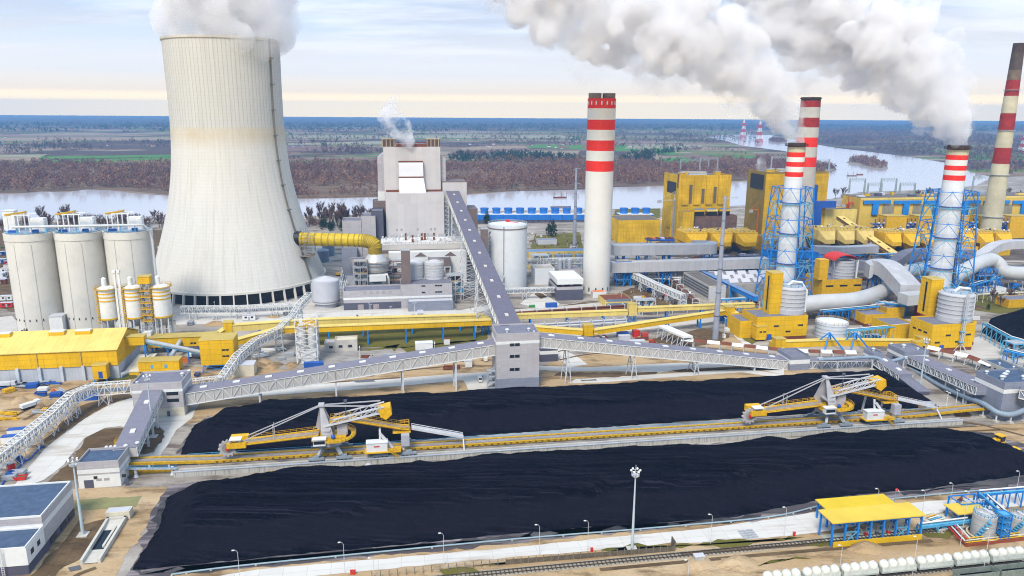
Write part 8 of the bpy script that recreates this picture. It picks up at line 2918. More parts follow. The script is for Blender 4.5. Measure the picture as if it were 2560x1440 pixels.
def wood(name,label,px,spacing,h,nt,mats_,probs,seed,clear=.0,z=-.9,ts=.15,wid=.68):
 r=np.random.default_rng(seed)
 poly=[(G(*p).x,G(*p).y)for p in px]
 xs,ys=zip(*poly)
 area=(max(xs)-min(xs))*(max(ys)-min(ys))
 n=int(area/spacing**2)
 x,y=r.uniform(min(xs),max(xs),n),r.uniform(min(ys),max(ys),n)
 k=in_poly(x,y,poly)
 if clear:
  k&=vnoise(x*.006+seed,y*.006,seed)>clear
 x,y=x[k],y[k]
 n=len(x)
 H=h*(.4+.9*r.random(n)**1.5)*(.8+.4*vnoise(x*.01,y*.01,seed+1))
 v=tuft_batch(np.stack([x,y,np.full(n,z)],-1),H,H*wid,nt,H*ts,r)
 patch=vnoise(x*.008,y*.008,seed+2)
 kind=np.searchsorted(np.cumsum(probs)[:-1],(patch*.7+r.random(n)*.3))
 o=mesh_tris(name,v,mats_,np.repeat(kind,nt))
 a=o.data.attributes.new('tint','FLOAT','FACE')
 a.data.foreach_set('value',np.clip(np.repeat(r.random(n)*.75+.25*vnoise(x*.02,y*.02,seed+4),nt)+r.normal(size=n*nt)*.08,0,1).astype(np.float32))
 return tag(o,label,'wood',kind='stuff')
wood('riverside_wood','brown leafless wood along the far river bank',[(-250,476),(-250,416),(300,412),(700,416),(960,408),(1140,404),(1500,406),(1700,412),(1880,396),(1980,400),(2030,412),(2040,428),(1960,440),(1830,450),(1710,458),(1530,462),(1460,468),(1280,473),(1170,481),(960,487),(750,492),(430,484),(280,470),(170,474),(60,480),(0,480)],13.0,18,60,[BARE,BARE,PINE],[.5,.42,.08],11,.26,ts=.095)
wood('bank_scrub','low brown scrub on the far river bank',[(730,493),(955,487),(1170,481),(1280,473),(1460,468),(1460,472),(1280,477),(1170,485),(952,491),(750,496)],7,4.5,14,[BARE],[1.0],12)
wood('pine_wood','dark evergreen wood behind the brown riverside wood',[(1118,404),(1130,388),(1300,384),(1440,398),(1620,405),(1640,392),(1560,385),(1700,380),(1480,408),(1240,406)],15,19,26,[PINE,BAREF],[.7,.3],13)
wood('field_wood','mixed dark wood strips between the far fields',[(-400,385),(-400,345),(150,350),(430,352),(430,384),(200,388)],30,18,18,[BAREF,PINE],[.65,.35],14,.50)
wood('field_wood','mixed dark wood strips beyond the cooling tower',[(715,408),(715,386),(880,372),(960,378),(950,405),(800,402)],22,17,18,[BAREF,PINE],[.8,.2],15,.44)
wood('field_wood','dark wood strips in the plain behind the boiler house',[(715,372),(715,338),(1200,334),(1900,332),(1900,360),(1780,366),(1560,372),(1250,366),(1000,374)],38,20,16,[BAREF,PINE],[.65,.35],16,.52)
wood('field_wood','brown wood between the fields right of the striped chimney',[(1540,412),(1560,374),(1780,368),(1890,388),(1880,398),(1700,410)],22,15,18,[BAREF,PINE],[.8,.2],17,.55)
wood('far_bank_wood','brown wood on the far bank of the broad river at the right',[(2047,358),(2000,335),(2120,322),(2400,330),(2700,360),(2700,450),(2478,438),(2438,429),(2369,404),(2297,392),(2222,382),(2097,367)],20,17,20,[BAREF,BARE,PINE],[.6,.32,.08],18,.28)
wood('far_wood','hazy blue forest belt along the horizon',[(-800,333),(-800,306),(3000,316),(3000,338),(1900,327),(1000,330)],75,26,10,[PINE,BAREF],[.6,.4],19,.42,ts=.3,wid=1.6)
for nm_,lb_,px_,sd_ in(('island_wood','brown bushes on the larger river island',[(2118,405),(2135,396),(2180,398),(2215,412),(2218,420),(2190,422),(2150,412)],31),('island_wood','brown bushes on the smaller upstream island',[(1921,352),(1935,345),(1966,349),(1967,356),(1940,357)],32),('spit_wood','brown bushes on the spit at the left side of the broad river',[(2035,412),(2075,414),(2090,422),(2055,432),(2035,434)],33)):
 sheet('island_ground',[G(p[0]+(p[0]-2168 if sd_==31 else 0)*.06,p[1]+1.5)for p in px_],mat('island_sand',(.30,.25,.19),.95,.25,.03),-.3)
 wood(nm_,lb_,px_,9,13,24,[BARE,BAREF],[.7,.3],sd_,z=-.3)
sheet('woodland_floor',[G(*p)for p in[(-250,478),(-250,414),(300,411),(700,414),(960,406),(1140,402),(1500,404),(1700,410),(1880,395),(1980,399),(2030,412),(2040,430),(1960,442),(1830,452),(1710,460),(1530,464),(1460,470),(1280,475),(1170,483),(960,489),(750,494),(430,486),(280,472),(170,476),(60,481),(0,481)]],soil_material('wood_floor',(.14,.09,.06),(.26,.18,.12),(.24,.22,.09),.02,.6,.55),-.6)
FG=[mat('field_green',(.07,.21,.02),.95,.25,.02),mat('field_tan',(.30,.22,.14),.95,.2,.02),mat('field_brown',(.19,.11,.085),.95,.2,.02),mat('field_olive',(.17,.17,.05),.95,.2,.02),mat('field_pale',(.30,.28,.17),.95,.2,.02)]
for k_,(c_,px_)in enumerate(((3,[(0,410),(0,402),(430,397),(435,408)]),(0,[(80,402),(430,392),(435,397),(80,408)]),(1,[(0,400),(0,393),(190,391),(90,402)]),(0,[(100,391),(430,386),(430,391),(100,398)]),(4,[(0,392),(0,387),(120,385),(100,392)]),(0,[(750,415),(760,408),(800,403),(820,410)]),(3,[(790,412),(820,402),(935,398),(920,414)]),(2,[(720,378),(720,366),(950,366),(960,378)]),(4,[(720,362),(720,358),(960,352),(960,360)]),(2,[(1120,386),(1130,376),(1320,370),(1360,384)]),(1,[(1200,390),(1260,378),(1450,376),(1440,392)]),(0,[(1310,370),(1340,361),(1390,361),(1400,369)]),(0,[(1420,372),(1430,362),(1455,362),(1458,372)]),(1,[(1130,376),(1180,366),(1310,364),(1320,370)]),(0,[(1540,378),(1540,364),(1560,363),(1600,376)]),(0,[(1640,384),(1630,366),(1680,368),(1690,388)]),(1,[(1560,388),(1600,376),(1640,384),(1680,396),(1640,400)]),(0,[(1640,398),(1700,392),(1760,402),(1720,408)]),(3,[(1720,384),(1740,377),(1880,380),(1890,386),(1860,388)]),(0,[(1740,384),(1880,389),(1920,394),(1840,396)]),(1,[(1740,376),(1760,368),(1860,371),(1870,378)]),(2,[(1690,392),(1760,388),(1830,396),(1780,402)]),(4,[(1560,372),(1580,360),(1760,362),(1740,370)]),(1,[(0,352),(0,345),(420,342),(430,350)]),(4,[(720,344),(720,338),(1400,338),(1450,346)]),(0,[(2440,395),(2300,376),(2420,374),(2600,388)]),(3,[(2440,386),(2380,372),(2600,368),(2600,384)]))):
 sheet('field',[G(*p)for p in px_],FG[c_],-.52+.006*k_)
for k_ in range(34):
 px_=random.choice([random.uniform(0,430),random.uniform(730,950),random.uniform(1130,1450),random.uniform(1540,1900)])
 py_=random.choice([random.uniform(339,350),random.uniform(350,372),random.uniform(362,372)])
 g_=G(px_,py_,-.5)
 s_=random.uniform(6,11)*(1+g_.y/12000)
 t_=thing('village_house','small pale house among trees in the far plain','house',g_,'village houses in the far plain')
 a_=random.uniform(0,3)
 MB().box(g_,s_,s_*.8,s_*.38,a=a_).build('wall',random.choice([CONC,CHW,TNK]),t_)
 e1_,e2_=V(math.cos(a_),math.sin(a_))*s_*.53,V(-math.sin(a_),math.cos(a_))*s_*.44
 b_=g_+UP*(s_*.38)
 MB().add([b_-e1_-e2_,b_+e1_-e2_,b_+e1_+e2_,b_-e1_+e2_,b_-e1_+UP*s_*.3,b_+e1_+UP*s_*.3],[(0,1,5,4),(2,3,4,5),(0,4,3),(1,2,5)]).build('roof',random.choice([RUST,RUST,GRYB,GRYD]),t_)
def tree_proto(name,label,cat,h,w,seed,kind,group):
 r=np.random.default_rng(seed)
 t=thing(name,label,cat,(0,0,0),group)
 m=MB()
 m.tube([(0,0,0),(.1,0,h*.35),(-.1,.1,h*.7)],[.03*h,.02*h,.008*h],6)
 tips=[]
 if kind=='bare':
  for k in range(13):
   a=r.uniform(0,6.28)
   z=h*r.uniform(.22,.62)
   L=h*r.uniform(.25,.42)
   e=V(math.cos(a)*w*.5*r.uniform(.5,1),math.sin(a)*w*.5*r.uniform(.5,1),min(h*.97,z+L))
   m.tube([(0,0,z),(e.x*.5,e.y*.5,z+(e.z-z)*.4),tuple(e)],[.013*h,.008*h,.003*h],5)
   tips.append((V(0,0,z).lerp(e,.35),e))
 m.build('trunk',BARK,t)
 vs=[]
 if kind=='bare':
  for s,e in tips+[(V(0,0,h*.5),V(0,0,h))]:
   for k in range(46):
    p=s.lerp(e,r.uniform(.05,1.0))
    d=Vector(r.normal(size=3))*.7+UP*1.0
    d.normalize()
    L=h*r.uniform(.07,.17)
    sd=d.cross(Vector(r.normal(size=3))).normalized()*(.011*h)
    vs+=[p-sd,p+sd,p+d*L]
  v=np.array([tuple(q)for q in vs])
  o=mesh_tris('crown',v,[TWIG])
 elif kind=='pine':
  v=tuft_batch(np.array([[0,0,h*.02]]),np.array([h]),np.array([w]),420,np.array([h*.07]),r)
  zz=v[:,2]/h
  v[:,:2]*=(1.15-.8*zz)[:,None]
  o=mesh_tris('crown',v,[NEEDLE])
 else:
  v=tuft_batch(np.array([[0,0,0.]]),np.array([h]),np.array([w]),260,np.array([h*.08]),r)
  o=mesh_tris('crown',v,[TWIG])
 o.parent=t
 return t
GB,GP='bare trees on the near river bank','dark pines on the plant ground'
LBt,LPt='leafless brown tree on the near river bank behind the plant','dark green pine standing on the plant ground near the river'
protos=[tree_proto('bare_tree',LBt,'tree',17,12,41,'bare',GB),tree_proto('bare_tree',LBt,'tree',20,11,42,'bare',GB),tree_proto('bush','brown leafless bush on the near river bank','bush',8,10,43,'bush','brown bushes on the near river bank'),tree_proto('pine_tree',LPt,'tree',13,8,44,'pine',GP)]
place=[]
rr=random.Random(5)
for k_ in range(34):
 place.append((rr.choice([0,1,0,2]),rr.uniform(-10,432),rr.uniform(556,580),rr.uniform(.75,1.25)))
for k_ in range(30):
 place.append((2,rr.uniform(-10,432),rr.uniform(552,582),rr.uniform(.9,1.6)))
for k_ in range(26):
 place.append((rr.choice([0,1,1]),rr.uniform(757,935),rr.uniform(552,568),rr.uniform(.8,1.25)))
for k_ in range(16):
 place.append((2,rr.uniform(757,935),rr.uniform(555,570),rr.uniform(.8,1.4)))
for k_ in range(13):
 place.append((3,rr.uniform(800,905),rr.uniform(566,580),rr.uniform(.7,1.1)))
place+=[(3,1217,560,1.25),(3,1382,592,1.5),(3,1372,590,1.2),(3,1301,552,.9)]
for k_ in range(20):
 place.append((rr.choice([0,2,2]),rr.choice([rr.uniform(2076,2110),rr.uniform(2285,2330),rr.uniform(2425,2560)]),rr.uniform(486,502),rr.uniform(.7,1.15)))
for px_,py_,s_,k_ in((2005,655,.8,0),(2160,662,.7,0),(2480,760,.6,1),(2500,768,.5,0),(65,845,.35,0),(200,846,.4,2),(228,846,.35,2),(2525,755,.5,1),(2440,750,.45,2),(2470,775,.4,3)):
 place.append((k_,px_,py_,s_))
used=[0,0,0,0]
for k_,px_,py_,s_ in place:
 g_=G(px_,py_)
 if used[k_]==0:
  protos[k_].location=g_
  protos[k_].rotation_euler=(0,0,rr.uniform(0,6))
  used[k_]=1
 else:
  dup(protos[k_],g_,rr.uniform(0,6),sc=s_)
# === STEAM
def steam_material(name,lo,hi,sc,r0,r1):
 m=bpy.data.materials.new(name)
 m.use_nodes=True
 t=NT(m.node_tree)
 pos=t.n('ShaderNodeNewGeometry').outputs['Position']
 d=t.math('ADD',t.math('MULTIPLY',t.ramp(t.noise(pos,sc,5,.6),[(r0,0.0),(r1,1.0)]),hi),lo)
 v=t.n('ShaderNodeVolumePrincipled',i_Color=(.99,.985,.997,1),i_Density=d,i_Anisotropy=0.0)
 o=t.n('ShaderNodeOutputMaterial')
 m.node_tree.links.new(v.outputs[0],o.inputs['Volume'])
 return m
STEAM=steam_material('steam',.010,.18,.045,.41,.60)
STEAMS=steam_material('soft_steam',.015,.10,.03,.38,.62)
MIST=steam_material('mist',.0,.04,.05,.48,.66)
STEAMT=steam_material('thin_steam',.0,.17,.06,.40,.58)
def fbm3(p,seed,octs=4):
 r=np.random.default_rng(seed)
 out=np.zeros(len(p))
 amp,f=1.0,1.0
 for o in range(octs):
  a=np.zeros(len(p))
  for k in range(5):
   d=r.normal(size=3)
   d/=np.linalg.norm(d)
   d2=r.normal(size=3)
   d2/=np.linalg.norm(d2)
   a+=np.abs(np.sin(p@d*f+r.uniform(0,6)+1.3*np.sin(p@d2*f*.7+r.uniform(0,6))))
  out+=amp*(.64-a/5)
  amp*=.52
  f*=2.1
 return out
def plume(name,label,pts,voxel,seed,m_=None,subs=16,disp=.2,halo=1.16):
 r=np.random.default_rng(seed)
 import bmesh
 S=[]
 for i in range(len(pts)-1):
  (a,ra),(b,rb)=pts[i],pts[i+1]
  n=max(1,int((b-a).length/(min(ra,rb)*.55)))
  for k in range(n):
   f=k/n
   c,rad=Vector(a).lerp(Vector(b),f),ra+(rb-ra)*f
   S.append((c+Vector(r.normal(size=3))*rad*.12,rad*.74))
   for j in range(subs//2):
    u=Vector(r.normal(size=3)).normalized()
    S.append((c+u*rad*r.uniform(.45,.80),rad*r.uniform(.28,.56)))
   for j in range(subs):
    u=Vector(r.normal(size=3)).normalized()
    S.append((c+u*rad*r.uniform(.75,1.0),rad*r.uniform(.12,.30)))
 me0=bpy.data.meshes.new('puffs')
 bm=bmesh.new()
 bmesh.ops.create_icosphere(bm,subdivisions=2,radius=1)
 sv=np.array([v.co[:]for v in bm.verts])
 sf=np.array([[v.index for v in f.verts]for f in bm.faces])
 bm.free()
 V_=np.concatenate([sv*rad+np.array(c)for c,rad in S])
 F_=np.concatenate([sf+i*len(sv)for i in range(len(S))])
 me0.from_pydata(V_.tolist(),[],F_.tolist())
 tmp=bpy.data.objects.new('puffs',me0)
 COL.objects.link(tmp)
 md=tmp.modifiers.new('r','REMESH')
 md.mode='VOXEL'
 md.voxel_size=voxel
 dg=bpy.context.evaluated_depsgraph_get()
 me=bpy.data.meshes.new_from_object(tmp.evaluated_get(dg))
 bpy.data.objects.remove(tmp)
 bpy.data.meshes.remove(me0)
 n=len(me.vertices)
 co=np.empty(n*3)
 me.vertices.foreach_get('co',co)
 co=co.reshape(-1,3)
 no=np.empty(n*3)
 me.vertices.foreach_get('normal',no)
 no=no.reshape(-1,3)
 P0=np.array([p[0][:]for p in pts])
 R0=np.array([p[1]for p in pts])
 dd=np.linalg.norm(co[:,None,:]-P0[None],axis=2)
 wgt=1/(dd**2+1)
 rl=(wgt*R0).sum(1)/wgt.sum(1)
 nz=fbm3(co/rl[:,None]*2.6,seed+1)*rl*disp+fbm3(co/rl[:,None]*9,seed+2,3)*rl*disp*.33
 base=co+no*nz[:,None]
 faces=[list(p.vertices)for p in me.polygons]
 faces=np.array(faces)
 me2=bpy.data.meshes.new(name)
 me2.from_pydata(base.tolist(),[],faces.tolist())
 bpy.data.meshes.remove(me)
 me2.polygons.foreach_set('use_smooth',[True]*len(me2.polygons))
 me2.materials.append(m_ or STEAM)
 o=bpy.data.objects.new(name,me2)
 COL.objects.link(o)
 if halo:
  q=plume('thin_mist',None,[(c,r_*(1 if i==0 else halo))for i,(c,r_)in enumerate(pts)],voxel*1.5,seed+500,MIST,10,.34,0)
  q.parent=o
 return tag(o,label,'steam plume')if label else o
def pxp(px,py,Y,wpx):
 p=AT(px,py,Y)
 return(p,wpx*(p.y*CP-(p.z-CAM_H)*SP)/FOC)
Y1_=C1.y
plume('steam_plume','white steam plume drifting up and left from the left lattice tower chimney',[pxp(1990,356,Y1_,18),pxp(1984,328,Y1_,27),pxp(1962,290,Y1_-3,44),pxp(1925,235,Y1_-6,64),pxp(1862,168,Y1_-8,88),pxp(1775,120,Y1_-8,112),pxp(1668,88,Y1_-8,128),pxp(1550,55,Y1_-4,128),pxp(1430,15,Y1_,118),pxp(1320,-45,Y1_+5,108),pxp(1200,-130,Y1_+8,100)],.9,51)
Y2_=C2.y+6
plume('steam_plume','white steam plume drifting up and left from the right lattice tower chimney',[pxp(2394,362,Y2_-6,21),pxp(2388,330,Y2_-6,34),pxp(2375,285,Y2_-4,54),pxp(2335,225,Y2_,80),pxp(2270,160,Y2_+6,108),pxp(2180,100,Y2_+14,132),pxp(2070,45,Y2_+24,140),pxp(1950,-5,Y2_+36,134),pxp(1830,-70,Y2_+46,124)],1.0,61)
cz_=CT_PROF[-1]
Yc_=CT_C.y
plume('steam_plume','broad soft steam plume rising out of the cooling tower mouth',[(CT_C+UP*(cz_[1]-8),cz_[0]*.76),(CT_C+UP*(cz_[1]+3),cz_[0]*.80),pxp(552,72,Yc_,132),pxp(548,35,Yc_,156),pxp(552,-25,Yc_,190),pxp(540,-110,Yc_,210)],1.4,71,STEAMS,10,.15,0)
bx_=BO.y+18
plume('steam_plume','thin wispy steam cloud above the boiler house roof',[pxp(1024,362,bx_,12),pxp(1012,338,bx_,24),pxp(990,308,bx_,34),pxp(968,296,bx_,26),pxp(978,270,bx_,18),pxp(992,240,bx_,8)],.9,81,STEAMT,disp=.34,halo=0)
plume('steam_plume','small white steam cloud on the roof of the second yellow block',[pxp(1900,428,o2_.y+20,10),pxp(1902,412,o2_.y+20,15),pxp(1908,395,o2_.y+20,9)],.9,91,disp=.3,halo=0)
plume('steam_plume','small white steam puff behind the yellow flue gas duct',[pxp(868,582,660,7),pxp(885,580,660,10),pxp(903,577,660,6)],.8,95,STEAMT,disp=.3,halo=0)
# === HAZE
hm_=bpy.data.materials.new('haze_air')
hm_.use_nodes=True
ht__=NT(hm_.node_tree)
pv_=ht__.n('ShaderNodeVolumePrincipled',i_Color=(.28,.57,1.0,1),i_Density=HAZE_D,i_Anisotropy=.1)
ho_=ht__.n('ShaderNodeOutputMaterial')
hm_.node_tree.links.new(pv_.outputs[0],ho_.inputs['Volume'])
hz_=MB().ob((-21000,-420,-3),(42000,0,0),(0,18500,0),(0,0,350)).build('haze',hm_)
tag(hz_,'pale blue haze lying over the plain','haze',kind='stuff')
# === SMALL THINGS ON THE GROUND
psheet('brown_soil_patch',[(1500,770),(1540,735),(1600,712),(1660,700),(1720,735),(1760,770),(1640,775)],SOIL,.07)
psheet('brown_soil_patch',[(1380,770),(1460,755),(1560,765),(1480,780)],SOIL,.075)
psheet('brown_soil_patch',[(1620,850),(1760,820),(1830,835),(1800,858),(1700,870)],SOIL,.06)
psheet('brown_soil_patch',[(1335,735),(1345,728),(1368,742),(1352,748)],SOIL,.12)
psheet('dry_grass_strip',[(1845,840),(1870,815),(1905,850),(1880,862)],GRASS,.12)
psheet('dry_grass_strip',[(2110,835),(2200,826),(2210,842),(2130,852)],GRASS,.1)
psheet('dry_grass_strip',[(2430,775),(2440,720),(2640,700),(2640,775),(2500,785)],GRASS,.05)
psheet('dry_grass_strip',[(1320,640),(1335,590),(1450,580),(1460,640)],GRASS,.05)
psheet('dry_grass_strip',[(1530,545),(1540,523),(1650,521),(1650,545)],GRASS,.06)
psheet('dry_grass_strip',[(640,905),(690,880),(720,900),(660,920)],GRASS,.06)
psheet('gravel_yard',[(640,900),(700,868),(760,862),(900,878),(980,872),(985,895),(860,915),(700,925)],soil_material('grey_gravel',(.34,.31,.28),(.46,.43,.40),(.20,.17,.15),.12,.7,.5),.065)
psheet('dark_yard',[(1540,700),(1560,672),(1900,668),(1900,700),(1700,690)],soil_material('dark_yard_soil',(.12,.09,.075),(.24,.20,.17),(.05,.04,.035),.06,.8,.48),.06)
psheet('dark_yard',[(2020,810),(2000,690),(2250,680),(2640,690),(2640,730),(2440,740),(2300,800),(2210,815)],MATS.get('x')or bpy.data.materials['dark_yard_soil'],.055)
psheet('dark_yard',[(1640,640),(1640,600),(2640,585),(2640,650),(1900,655)],bpy.data.materials['dark_yard_soil'],.05)
psheet('brown_soil_patch',[(-60,760),(-60,580),(60,572),(430,575),(440,640),(60,700),(40,780)],SOIL,.05)
psheet('pale_apron',[(430,800),(400,770),(860,700),(860,690),(1130,690),(1140,785),(900,790)],ROADG,.045)
for px_ in([(205,1300),(150,1380),(110,1440)],[(215,1310),(165,1390),(128,1445)],[(240,1420),(190,1440),(150,1470)],[(60,1050),(180,990),(320,950)],[(30,1045),(160,980),(300,940)],[(1240,900),(1120,905),(960,925)],[(1230,915),(1100,918),(900,940)],[(1400,900),(1480,885),(1600,880)],[(1390,880),(1500,862),(1650,858)],[(2130,1100),(2300,1085),(2500,1075)],[(2340,1045),(2450,1062),(2560,1090)],[(500,985),(700,965),(1000,945)],[(1700,1385),(2000,1352+12),(2300,1345)],[(1500,1425),(1900,1388),(2330,1352)]):
 ribbon('tyre_rut',[G(*p)for p in px_],1.6,SOIL,.145)
for px_ in([(1500,1376),(1640,1364),(1760,1362),(1640,1372)],[(1700,1366),(1900,1350),(2030,1342),(1900,1356)],[(1180,1416),(1300,1408),(1420,1396),(1300,1402)],[(2000,1356),(2080,1352),(2090,1366),(2010,1364)],[(2300,1334),(2380,1322),(2405,1338),(2320,1344)],[(1850,1408),(1990,1392),(2030,1398),(1900,1416)],[(1100,1426),(1180,1420),(1200,1430),(1110,1440)],[(230,945),(330,930),(345,945),(260,958)]):
 psheet('weedy_grass',px_,GRASS,.15,2.2)
WET=mat('puddle_water',(.10,.085,.07),.06,.1,.2,spec=.8)
for px_ in([(2372,1084),(2405,1082),(2412,1092),(2385,1096)],[(880,952),(930,949),(940,954),(890,957)],[(470,1100),(485,1098),(484,1108),(470,1108)],[(1450,950),(1490,948),(1492,952),(1455,954)],[(170,1420),(200,1414),(204,1424),(176,1430)],[(90,1020),(120,1016),(126,1024),(98,1028)]):
 psheet('puddle',px_,WET,.19,1.0)
for px_ in([(420,1232),(700,1200),(1280,1153),(1280,1160),(700,1212),(430,1250)],[(325,1425),(390,1320),(400,1260),(425,1240),(410,1330),(350,1432)],[(345,1432),(640,1402),(1280,1340),(1280,1346),(640,1410),(350,1438)],[(1280,1340),(1850,1295),(1950,1272),(1960,1277),(1860,1302),(1280,1346)],[(2000,1100),(2330,1078),(2480,1090),(2500,1120),(2330,1092)],[(2250,1232),(2560,1192),(2560,1204),(2260,1240)]):
 psheet('coal_spill',px_,DUST,.17,2.6)
KP={}
def kit(kind,col,ck):
 if(kind,ck)in KP:
  return KP[(kind,ck)]
 t=thing(kind,'x',kind.replace('_',' '),(0,0,0))
 O=(0,0,0)
 if kind=='equipment_cabinet':
  MB().box(O,2.4,1.4,2.2,a=0).build('body',col,t)
  MB().box((0,0,2.203),2.7,1.7,.15,a=0).build('lid',TNK,t)
  MB().ob((-.9,-.76,.3),(.8,0,0),(0,.05,0),(0,0,1.6)).build('door',STL,t)
 elif kind=='portable_cabin':
  MB().box((0,0,.2),7,2.8,2.8,a=0).build('body',col,t)
  MB().box((0,0,3.003),7.3,3.1,.2,a=0).build('roof',TNK,t)
  for x in(-2.2,1.2):
   MB().ob((x,-1.46,1.3),(1.3,0,0),(0,.1,0),(0,0,1.0)).build('window',GLS,t)
  MB().ob((-.3,-1.45,.25),(.9,0,0),(0,.08,0),(0,0,2.0)).build('door',STL,t)
 elif kind=='pipe_stack':
  for i,(y,z)in enumerate(((-.9,.35),(-.3,.35),(.3,.35),(.9,.35),(-.6,.9),(0,.9),(.6,.9),(0,1.45))):
   MB().tube([(-3.5+(i%3)*.2,y,z),(3.4+(i%2)*.3,y,z)],.29,8).build('pipe',col,t)
 elif kind=='cable_reel':
  for y in(-.7,.7):
   MB().tube([(0,y-.08,1.1),(0,y+.08,1.1)],1.1,16).build('flange',col,t)
  MB().tube([(0,-.65,1.1),(0,.65,1.1)],.65,14).build('cable',BLK,t)
 elif kind=='spoil_heap':
  r=np.random.default_rng(len(KP))
  m=MB()
  n=14
  vs,fs=[],[]
  for k,(q,z)in enumerate(((3.6,-.05),(2.6,.7),(1.4,1.35),(.4,1.6))):
   for i in range(n):
    a=2*math.pi*i/n
    w_=q*r.uniform(.8,1.2)
    vs.append((w_*math.cos(a)*1.4,w_*math.sin(a),z*r.uniform(.8,1.15)))
  for k in range(3):
   for i in range(n):
    fs.append((k*n+i,k*n+(i+1)%n,(k+1)*n+(i+1)%n,(k+1)*n+i))
  fs.append(tuple(3*n+i for i in range(n)))
  m.add(vs,fs).build('mound',col,t,smooth=True)
 elif kind=='timber_stack':
  for k in range(4):
   for j in range(3):
    MB().box((r0_[k]*.3,-1+j*.9,.1+k*.42),4.2,.7,.36,a=r0_[(k+j)%5]*.06).build('bundle',col,t)
 elif kind=='tool_skip':
  m=MB()
  m.add([(-1.6,-.9,.2),(1.6,-.9,.2),(1.6,.9,.2),(-1.6,.9,.2),(-2.3,-1.1,1.6),(2.3,-1.1,1.6),(2.3,1.1,1.6),(-2.3,1.1,1.6)],[(3,2,1,0),(0,1,5,4),(1,2,6,5),(2,3,7,6),(3,0,4,7)])
  m.build('tub',col,t)
  MB().box((0,0,.9),3.6,1.7,.3,a=0).build('rubble',SOIL,t)
 elif kind=='yard_lamp':
  MB().tube([(0,0,0),(0,0,9)],[.14,.09],6).build('pole',col,t)
  for x in(-.8,.8):
   MB().ob((x-.4,-.2,8.9),(.8,0,0),(0,.4,0),(0,0,.25)).build('lamp_head',WHT,t)
 elif kind=='insulator_post':
  MB().beam((0,0,0),(0,0,4.0),.35).build('post',col,t)
  for k in range(4):
   MB().cyl((0,0,4.1+k*.5),.45,.3,10).build('disc',RUST,t)
 KP[(kind,ck)]=[t,False]
 return KP[(kind,ck)]
r0_=[.3,-.5,.6,-.2,.1]
PAL={'w':WHT,'b':BLUD,'r':RED,'y':YELM,'g':STL,'t':RUST,'s':SAND,'o':ORG,'c':CONC,'d':GRYD,'k':SOIL,'n':GRN,'p':TNK}
CN={'w':'white','b':'blue','r':'red','y':'yellow','g':'grey','t':'rusty brown','s':'sandy','o':'orange','c':'pale concrete','d':'dark grey','k':'brown earth','n':'green','p':'pale grey'}
KN={'equipment_cabinet':'equipment cabinet','portable_cabin':'portable cabin','pipe_stack':'stack of pipes','cable_reel':'cable reel','spoil_heap':'spoil heap','timber_stack':'stack of bundles','tool_skip':'skip of rubble','yard_lamp':'double yard lamp','insulator_post':'insulator post'}
SH={'E':'equipment_cabinet','C':'portable_cabin','P':'pipe_stack','R':'cable_reel','H':'spoil_heap','T':'timber_stack','K':'tool_skip','L':'yard_lamp','I':'insulator_post'}
kr=random.Random(17)
